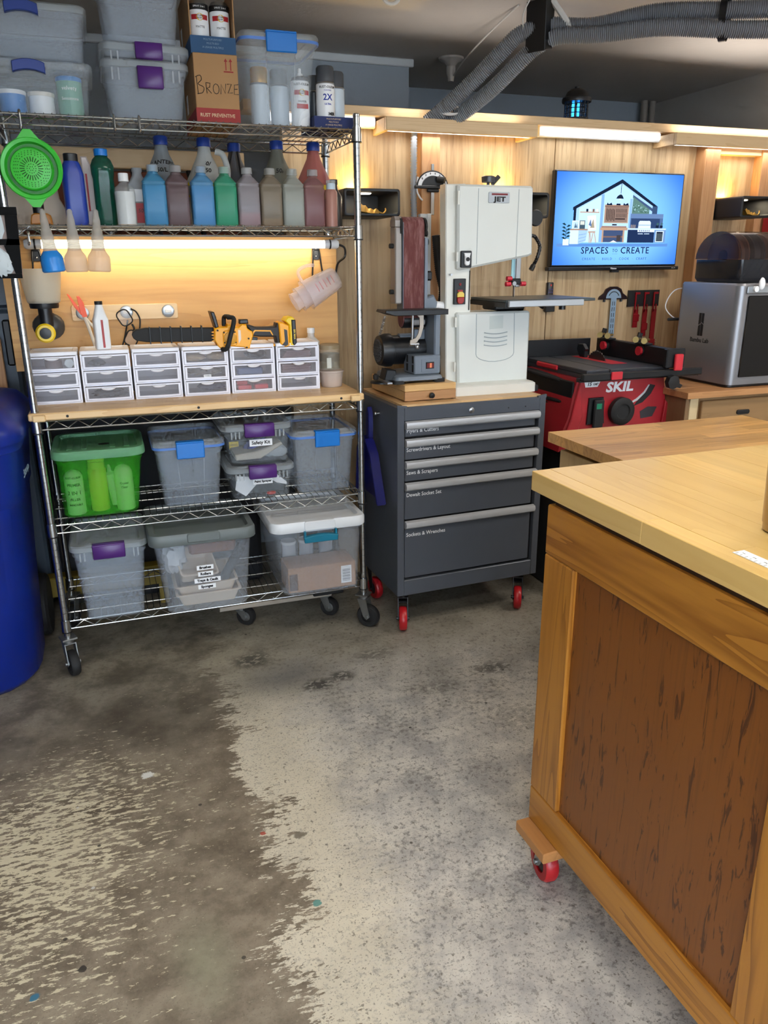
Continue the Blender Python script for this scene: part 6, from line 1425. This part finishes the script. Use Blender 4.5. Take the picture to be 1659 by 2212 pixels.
# ------------------------------------------------------------------ niche boxes with lamps
NB_ = plain('matt black print', (18, 19, 22), .5)
def niche(label, x0, x1, z0=1.667, z1=1.772, y=3.19, lamp=True, yb=3.449):
    cx, cz = (x0 + x1) / 2, (z0 + z1) / 2
    t = thing('niche_box', label, 'niche box', (cx, yb, cz), group='black niche boxes on the plywood wall')
    W, H, D = x1 - x0, z1 - z0, yb - y
    M = Matrix.Rotation(PI / 2, 4, 'X')
    MB().loft([(0, W, H, .012), (D - .003, W, H, .012), (D, W - .006, H - .006, .012), (D, W - .02, H - .02, .008), (.004, W - .02, H - .02, .008)], M=M).build('shell', NB_, t, 40)
    MB().lathe([(.03, 0), (.026, -.004)], 20, Matrix.Translation((0, -D * .6, H / 2 - .0105)) @ Matrix.Diagonal((1, .7, 1, 1))).build('downlight', emit('niche lamp', (255, 244, 220), 4.0, 'NONE'), t)
    MB().box((-.03, -.05, H / 2), (.03, -.012, H / 2 + .005)).build('uplight', emit('niche uplight', (255, 190, 60), 3.0, 'NONE'), t)
    l = bpy.data.lights.new('niche_down_lamp', 'AREA'); l.size = .04; l.energy = .35; l.color = (1, .86, .6); o = bpy.data.objects.new('niche_down_lamp', l); COL.objects.link(o); o.location = (cx, yb - D * .6, cz + H / 2 - .017)
    l = bpy.data.lights.new('niche_up_lamp', 'AREA'); l.size = .05; l.energy = .6; l.color = (1, .66, .16); o = bpy.data.objects.new('niche_up_lamp', l); COL.objects.link(o); o.location = (cx, yb - .03, cz + H / 2 + .008); o.rotation_euler = (PI, 0, 0)
    return t
def curl(label, x, y, z, s=1.0):
    m = MB(); rd = random.Random(int(x * 100)); n = 9
    P_ = [(-.06 + .012 * i, .0, .038 - .0032 * i + .004 * math.sin(i)) for i in range(n)]
    vs = []; 
    for i, (a, b, c_) in enumerate(P_):
        wv = .03 * (1 - i / n) ** .6
        vs += [(a * s, -wv, c_ * .25 * s), (a * s, -wv * .4, (c_ + .006 * (i % 2)) * s), (a * s, wv * .5, c_ * s * .8), (a * s, wv, c_ * .3 * s)]
    fs = []
    for i in range(n - 1):
        for k in range(3): fs.append((4 * i + k, 4 * i + 4 + k, 4 * i + 5 + k, 4 * i + 1 + k))
    m.add(vs, fs); m.tube(smooth([(.034 * s, 0, .012), (.055 * s, 0, .006), (.068 * s, .0, .016), (.066 * s, 0, .026)]), .003, 6)
    o = m.build('dried_leaf_curl', plain('golden brown leaf', (196, 146, 66), .5, 0, .5), None, 0, (x, y, z)); o.modifiers.new('thick', 'SOLIDIFY').thickness = .002
    tag(o, label, 'ornament', 'golden leaf curls in the niche boxes')
niche('black lit niche box between rack and belt sander', .952, 1.193); curl('golden-brown dried leaf curl in the niche box left of the sander', 1.09, 3.27, 1.6775)
niche('black lit niche box half hidden behind the band saw', 1.655, 1.89)
niche('black lit niche box above the spool feeder', 2.955, 3.135, 1.682, 1.78, 3.20); curl('golden-brown dried leaf curl in the niche box above the spool feeder', 3.07, 3.26, 1.6925, .8)

# ------------------------------------------------------------------ tools on the plywood wall
mg2 = thing('protractor_gauge', 'black half-round miter gauge with white degree scale hung on the pine stud', 'gauge', (1.415, 3.385, 1.80))
MB().prism([(.070 * math.cos(PI * i / 16), .062 * math.sin(PI * i / 16)) for i in range(17)], -.006, .0, None, .001).build('scale_plate', PAPER, mg2)
MB().prism([(.052 * math.cos(PI * i / 16), .045 * math.sin(PI * i / 16)) for i in range(17)], -.012, -.0062, None, .001).build('protractor', SATIN, mg2)
MB().tube([(.072 * math.cos(PI * i / 16), -.004, .064 * math.sin(PI * i / 16)) for i in range(17)], .003, 6).build('scale_rim', SATIN, mg2)
for k in range(7):
    a = PI * (k + .7) / 8.4; text('0', .011, INK, mg2, (.061 * math.cos(a), -.0063, .054 * math.sin(a)), name='degree_mark', bold=.0003)
MB().box((-.085, -.018, -.008), (.085, .0, .004), .002).box((-.028, -.016, -.022), (.028, -.002, -.0085), .003).build('fence_bar', SATIN, mg2)
MB().cyl((.02, -.012, .03), (.045, -.035, .025), .013).build('lock_knob', RUBBER, mg2)
MB().box((-.008, -.008, -.115), (.008, .0, -.0225), .001).build('slide_bar', STEEL, mg2); MB().box((-.006, -.006, .066), (.006, 0, .092), .001).build('hanger', ZINC, mg2)
rmt = thing('remote_control', 'slim black remote held on the wall right of the band saw', 'remote control', (2.068, 3.448, 1.315))
MB().loft([(-.062, .036, .016, .008, 0, -.009), (.07, .036, .016, .008, 0, -.009), (.073, .03, .012, .006, 0, -.009)]).build('body', plain('remote black', (18, 18, 30), .35), rmt)
MB().lathe([(.0045, 0), (.0045, .001)], 10, Matrix.Translation((0, -.0172, .06)) @ Matrix.Rotation(PI / 2, 4, 'X')).build('power_button', plain('button red', (200, 50, 40), .4), rmt)
m = MB()
for k in range(4):
    for x in (-.009, 0, .009): m.lathe([(.003, 0), (.003, .0008)], 8, Matrix.Translation((x, -.0172, .04 - .014 * k)) @ Matrix.Rotation(PI / 2, 4, 'X'))
m.build('buttons', plain('button violet', (70, 60, 120), .4), rmt)
B((-.026, -.024, -.066), (.026, -.0005, -.02), 'holder', NB_, rmt, .003)
tg = thing('t_square', 'silver slotted t-square with dark dome head on the plywood wall', 't-square', (2.437, 3.448, 1.30))
MB().prism([(-.085, 0), (.085, 0), (.08, .014), (.055, .03), (.045, .05), (.02, .062), (-.02, .062), (-.045, .05), (-.055, .03), (-.08, .014)], -.012, -.0005, None, .002).build('head', plain('gunmetal maroon', (58, 44, 48), .3, .6), tg)
MB().prism([(-.045, .006), (.045, .006)] + [(.045 * math.cos(PI * i / 10), .006 + .045 * math.sin(PI * i / 10)) for i in range(1, 10)], -.0135, -.0122).build('scale', plain('pale blue alloy', (168, 196, 220), .35, .5), tg)
MB().tube([(.030 * math.cos(PI * i / 10), -.0138, .010 + .028 * math.sin(PI * i / 10)) for i in range(1, 10)], .002, 5).build('scale_slot', INK, tg)
m = MB().box((-.016, -.0155, -.185), (.016, -.0137, .006)); bl = m.build('blade', plain('pale blue alloy', (168, 196, 220), .35, .5), tg)
m = MB()
for k in range(6):
    for x in (-.006, .006): m.box((x - .0016, -.0158, -.03 - .028 * k), (x + .0016, -.0154, -.01 - .028 * k))
m.build('blade_slots', INK, bl); MB().cyl((-.05, -.006, -.012), (-.05, -.006, 0), .006, n=10).cyl((.05, -.006, -.012), (.05, -.006, 0), .006, n=10).build('pegs', SATIN, tg)
B((2.528, 3.438, 1.262), (2.716, 3.4488, 1.342), 'x', NB_) and None
o = bpy.data.objects['x']; o.name = 'gauge_holder'; o.data.name = 'gauge_holder'; tag(o, 'flat black holder plate carrying three red gauges', 'holder')
RG = plain('anodised red', (158, 24, 34), .35, .4)
for k, (x, L, zc) in enumerate(((2.578, .165, .105), (2.634, .21, .15), (2.69, .245, .232))):
    t = thing('red_gauge', ('short red layout gauge, left of three', 'medium red layout gauge, middle of three', 'long red layout gauge, right of three')[k], 'gauge', (x, 3.4375, 1.322), group='red layout gauges on the black plate')
    MB().box((-.012, -.006, -.09), (-.005, -.0005, .0)).box((-.012, -.006, -.0), (.016, -.0005, .010)).box((.007, -.006, -.09), (.011, -.0005, -.05)).box((-.014, -.006, -L), (.013, -.0005, -.075)).build('rule', RG, t)
    MB().box((-.018, -.010, -zc - .03), (.018, -.0062, -zc + .006), .001).build('slider', RG, t)
    for q in range(3): MB().cyl((.018, -.008, -zc + .0 - .010 * q), (.024, -.008, -zc + .0 - .010 * q), .0035, n=8).build('thumb_screw', plain('pale brass', (214, 190, 160), .3, .8), t)

# ------------------------------------------------------------------ hoses, strap, zapper, ceiling fittings
HG = plain('grey ribbed hose', (134, 138, 144), .42, 0, .1)
def hose(name, label, pts, r, pitch=.0075, mat=HG, n=14, amp=.10):
    P_ = smooth(pts, 14); acc = [0.0]
    for a, b in zip(P_, P_[1:]): acc.append(acc[-1] + (b - a).length)
    out = []; s = 0.0; j = 0
    while s < acc[-1]:
        while j < len(P_) - 2 and acc[j + 1] < s: j += 1
        t_ = (s - acc[j]) / max(1e-6, acc[j + 1] - acc[j]); out.append(P_[j].lerp(P_[j + 1], t_)); s += pitch / 2
    return tag(MB().tube(out, lambda k: r * (1 + amp) if k % 2 else r * (1 - amp), n).build(name, mat, None, 80), label, 'hose')
hose('dust_hose', 'upper grey ribbed dust hose slung along the ceiling', [(1.37, 3.335, 2.045), (1.385, 3.32, 2.06), (1.45, 3.27, 2.12), (1.53, 3.2, 2.20), (1.60, 3.13, 2.28), (1.655, 3.075, 2.335), (1.75, 3.02, 2.355), (1.90, 2.96, 2.352), (2.10, 2.84, 2.385), (2.32, 2.70, 2.375), (2.62, 2.52, 2.365)], .029)
hose('dust_hose', 'lower grey ribbed dust hose slung along the ceiling', [(1.45, 3.335, 2.04), (1.465, 3.32, 2.05), (1.52, 3.27, 2.09), (1.60, 3.18, 2.165), (1.66, 3.1, 2.238), (1.71, 3.05, 2.288), (1.77, 2.99, 2.315), (1.90, 2.92, 2.315), (2.10, 2.80, 2.325), (2.32, 2.67, 2.305), (2.62, 2.48, 2.285)], .029)
hose('wall_hose', 'thin dark ribbed hose running down beside the pine stud', [(1.335, 3.40, 2.04), (1.333, 3.40, 1.9), (1.333, 3.40, 1.78), (1.338, 3.40, 1.66)], .013, .013, HG, 14, .16)
hose('wall_hose', 'black ribbed hose curving down between sander and band saw', [(1.425, 3.36, 1.60), (1.44, 3.35, 1.45), (1.455, 3.34, 1.36), (1.44, 3.34, 1.27), (1.42, 3.34, 1.18), (1.40, 3.32, 1.06)], .018, .009, RUBBER)
tag(MB().tube(smooth([(1.352, 3.395, 1.84), (1.345, 3.39, 1.79), (1.355, 3.385, 1.76), (1.37, 3.385, 1.745)]), .004).build('white_cable', WHITE), 'short white cable beside the thin wall hose', 'cable')
tag(MB().prism([(-.026, .0), (.03, .012), (.034, .175), (-.03, .175)], -.042, .045, None, .002).build('hose_strap', SATIN, None, loc=(1.71, 3.03, 2.262), rot=(0, 0, .5)), 'wide black strap hanging the dust hoses from the ceiling', 'strap')
tag(MB().loft([(-.012, .075, .145, .035), (.012, .075, .145, .035), (.012, .068, .138, .032), (-.012, .068, .138, .032)], closed=True).build('hose_tie', SATIN, None, loc=(2.30, 2.70, 2.342), rot=(PI / 2, 0, -.6 + PI / 2 - .35)), 'black tie around the two dust hoses near the right edge', 'strap')
tag(MB().tube(smooth([(1.74, 3.0, 2.437), (1.77, 2.99, 2.40), (1.80, 2.98, 2.36), (1.815, 2.975, 2.33)]), .012, 7).build('white_rope', plain('white cord', (206, 204, 200), .7)), 'bundle of white cord beside the black hose strap', 'cord')
tag(MB().tube(smooth([(1.66, 3.03, 2.437), (1.64, 3.04, 2.39), (1.65, 3.05, 2.34)]), .003, 6).build('thin_cord', plain('white cord', (206, 204, 200), .7)), 'thin white cord left of the black hose strap', 'cord')
tag(MB().tube(smooth([(1.65, 3.1, 2.437), (1.66, 3.4, 2.40), (1.70, 3.7, 2.375), (1.75, 3.93, 2.36)]), .0035, 6).build('slack_cord', plain('white cord', (206, 204, 200), .7)), 'slack cord running from the strap to the ceiling lamp holder', 'cord')
tag(MB().tube([(1.575 + .035 * math.cos(a * PI / 9), 3.2, 2.165 + .045 * math.sin(a * PI / 9)) for a in range(18)], .003, 6, True).tube([(1.56 + .042 * math.cos(a * PI / 9), 3.21, 2.165 + .05 * math.sin(a * PI / 9)) for a in range(18)], .0025, 6, True).build('cable_coil', plain('white cord', (206, 204, 200), .7)), 'small coil of white cable on the valance below the hoses', 'cable') if False else None
cc = MB()
for k in range(3): cc.tube([(1.44 + .006 * k + (.05 + .006 * k) * math.cos(a * PI / 9), 3.30 + .03 * math.sin(a * PI / 9), 2.068 + .003 * k + .022 + .022 * math.sin(a * PI / 9)) for a in range(18)], .003, 6, True)
tag(cc.build('cable_coil', plain('white cord', (206, 204, 200), .7)), 'small coil of white cable on the valance below the hoses', 'cable')
lh = thing('lamp_holder', 'white ceiling lamp holder with an empty socket', 'lamp holder', (1.745, 3.952, 2.44)); lh.scale = (.55, .55, .7)
MB().lathe([(.035, -.055), (.06, -.03), (.11, -.012), (.115, 0)], 32).build('canopy', plain('aged porcelain', (178, 172, 166), .4), lh)
MB().lathe([(.026, -.15), (.03, -.12), (.04, -.10), (.042, -.0552)], 24).build('socket', plain('aged porcelain', (178, 172, 166), .4), lh)
tag(MB().tube([(1.085 + .035 * math.cos(a * PI / 10), 2.9, 2.402 + .035 * math.sin(a * PI / 10)) for a in range(20)], .007, 8, True).build('ceiling_ring', plain('white cord', (206, 204, 200), .7), None, loc=(0, .1, 0)), 'small white ring hanging from the ceiling', 'ring')
bz = thing('bug_zapper', 'black lantern bug zapper with glowing blue tubes on the wall beam', 'bug zapper', (2.17, 3.47, 2.1025))
MB().lathe([(.058, 0), (.06, .008), (.058, .016)], 28).build('base', SATIN, bz)
for s in (-1, 1): MB().cyl((s * .014, 0, .016), (s * .014, 0, .085), .008, n=12).build('glow_tube', emit('uv blue', (40, 150, 255), 3.0, 'NONE'), bz)
for k in range(14):
    a = 2 * PI * k / 14; MB().cyl((.052 * math.cos(a), .052 * math.sin(a), .016), (.052 * math.cos(a), .052 * math.sin(a), .085), .0028, n=6).build('cage_bar', SATIN, bz)
m = MB()
for z in (.035, .055, .072): m.tube([(.052 * math.cos(PI * k / 12), .052 * math.sin(PI * k / 12), z) for k in range(24)], .002, 5, True)
m.build('cage_hoop', SATIN, bz)
MB().lathe([(.066, .082), (.068, .09), (.066, .1), (.055, .105), (.046, .125), (.03, .137), (.012, .14), (.012, .148), (.0005, .149)], 28).build('cap', SATIN, bz)

# ================================================================== rear bench top (between workbench and table saw)
rt = thing('rear_bench', 'rear bench with striped butcher block top and grey-green side', 'bench', (1.352, 2.205, 0))
RW = wood('amber butcher block', (208, 162, 98), (150, 100, 50), 'X', .9, .9, .34, 8.0, .42)
rows = 12
for r_ in range(rows):
    x = 0; y1 = -r_ * .052
    while x < .81:
        L = min(random.uniform(.22, .6), .81 - x)
        if .81 - x - L < .1: L = .81 - x
        B((x + .0002, y1 - .0519, .917), (x + L - .0002, y1, .950), 'stave', RW, rt); x += L
B((.05, -.62, .0), (.78, -.03, .9165), 'carcass', plain('grey-green panel', (118, 116, 96), .55), rt, .003)
B((.022, -.52, .12), (.0495, -.045, .898), 'side_door', wood('pale pine door', (206, 178, 128), (176, 142, 92), 'Z', .8, .7, .5), rt, .002).location = (0, 0, 0)
MB().prism([(x, z + .62) for x, z in rr(.05, .12, .02)], -.0, .02, Matrix.Translation((.028, -.01, 0)) @ Matrix.Rotation(0, 4, 'Z')).build('hand_hole', INK, rt) if False else None

# ================================================================== workbench in the foreground
BYAW = math.radians(1.34)
wk = thing('workbench', 'foreground maple-topped workbench with brown panelled side and red casters', 'workbench', (.868, 1.400, 0), BYAW)
MAPLE = wood('honey maple', (222, 186, 116), (198, 152, 78), 'Y', .7, .6, .3, 9.0, .16)
# local axes: -y runs toward the camera, +x away from the panelled side
LY = 1.30; WX = .85
cols = 19; cw_ = (WX + .012) / cols
for c_ in range(cols):
    y = .062
    while y > -LY - .02:
        L = min(random.uniform(.30, .75), y + LY + .02)
        if y - L < -LY + .15: L = y + LY + .02
        x0 = -.006 + c_ * cw_
        B((x0 + .00015, y - L + .00015, 1.006), (x0 + cw_ - .00015, y - .00015, 1.050 + random.uniform(0, .00025)), 'stave', MAPLE, wk, .0 if 0 < c_ else .0012); y -= L
HONEY = wood('honey pine', (184, 124, 46), (122, 68, 18), 'Y', .8, 1.2, .34, 5.0, .06, 1.2)
HONEYZ = wood('honey pine upright', (180, 120, 44), (120, 68, 18), 'Z', .8, 1.2, .34, 5.0, .06, 1.2)
B((.0, -LY, .876), (.022, .0, .990), 'top_rail', HONEY, wk, .003)
B((.0, -.112, .262), (.022, .0, .8755), 'stile', HONEYZ, wk, .003); B((.0, -.80, .262), (.022, -.655, .8755), 'stile', HONEYZ, wk, .003); B((.0, -LY, .262), (.022, -LY + .11, .8755), 'stile', HONEYZ, wk, .003)
B((.0, -LY, .166), (.022, .0, .2615), 'bottom_rail', HONEY, wk, .003)
g = G('brown stained panel'); v = g.coord((48, 48, 7.5)); fl = g.noise(v, 1.0, 5, .62, 1.6); f2 = g.noise(g.coord((130, 130, 5)), 1.0, 3, .6); lo_ = g.noise(g.coord((5, 5, 1.2)), 1.0, 3)
c = g.mix(lo_, srgb(118, 66, 20), srgb(136, 80, 28)); c = g.mix(g.m('MULTIPLY', g.step(f2, .5, .7), .35), c, srgb(98, 58, 24)); c = g.mix(g.m('MULTIPLY', g.step(fl, .575, .63), .85), c, srgb(66, 30, 10))
g.col(c); g.b.inputs['Roughness'].default_value = .42; g.bump(f2, .05, .001)
m = B((.0105, -.655, .2615), (.0165, -.112, .876), 'panel', g.mat, wk); B((.0105, -LY + .11, .2615), (.0165, -.80, .876), 'panel', g.mat, wk)
B((.012, -LY + .01, .990), (.05, -.012, 1.0058), 'shadow_gap_strip', plain('gap shade brown', (60, 38, 20), .7), wk)  # dark strip that paints the shadow line between top and rail
B((.024, -.022, .166), (WX - .02, -.001, .989), 'end_panel', HONEYZ, wk, .002); B((WX - .02, -LY, .166), (WX, .0, .989), 'rear_panel', HONEYZ, wk)
B((.024, -LY + .02, .166), (WX - .021, -.024, .186), 'floor_board', HONEY, wk)
B((-.035, -.13, .136), (.12, .0, .1655), 'caster_block', wood('caster block', (176, 122, 70), (130, 84, 44), 'Y', .8, .7, .5), wk, .003)
for x, y in ((.03, -.06), (.03, -LY + .1), (WX - .1, -.09), (WX - .1, -LY + .1)):
    if x > .1 or y < -.5: B((x - .05, y - .06, .136), (x + .06, y + .06, .1655), 'caster_block', HONEY, wk)
    caster(wk, (x, y, 0), PI * .5 - .12, .052, .034, REDW, BLACK, ZINC, .1355)
# objects lying on the workbench
tm = thing('steel_tumbler', 'brushed steel tumbler at the right frame edge on the workbench', 'tumbler', (1.062, .955, 1.0505))
MB().lathe([(.030, 0), (.034, .003), (.0345, .014), (.0345, .0145), (.036, .016), (.042, .16), (.044, .20), (.042, .20), (.034, .02), (.0005, .018)], 40, None, False).build('cup', plain('brushed champagne steel', (176, 160, 140), .3, 1.0, .04), tm)
MB().lathe([(.043, .2), (.044, .212), (.036, .216), (.0005, .214)], 36, None, False).build('lid', frost('tumbler lid', (60, 60, 62), .8, .1), tm)
rl = tag(B((-.012, -.16, 0), (.012, .0, .0012), 'x2', PAPER), 'white ruler strip with black figures on the workbench edge', 'ruler'); rl.name = 'paper_ruler'; rl.data.name = 'paper_ruler'; rl.location = (.918, .905, 1.0506); rl.rotation_euler = (0, 0, .02)
for k in range(5): text(str(k + 1), .008, INK, rl, (.0, -.012 - .022 * k, .0014), (0, 0, 0), name='figure', ext=.0001)
m = MB()
for k in range(16): m.box((-.0115, -.006 - .0095 * k, .0012), (-.007 if k % 2 else -.005, -.0055 - .0095 * k, .0014))
m.build('tick_marks', INK, rl)
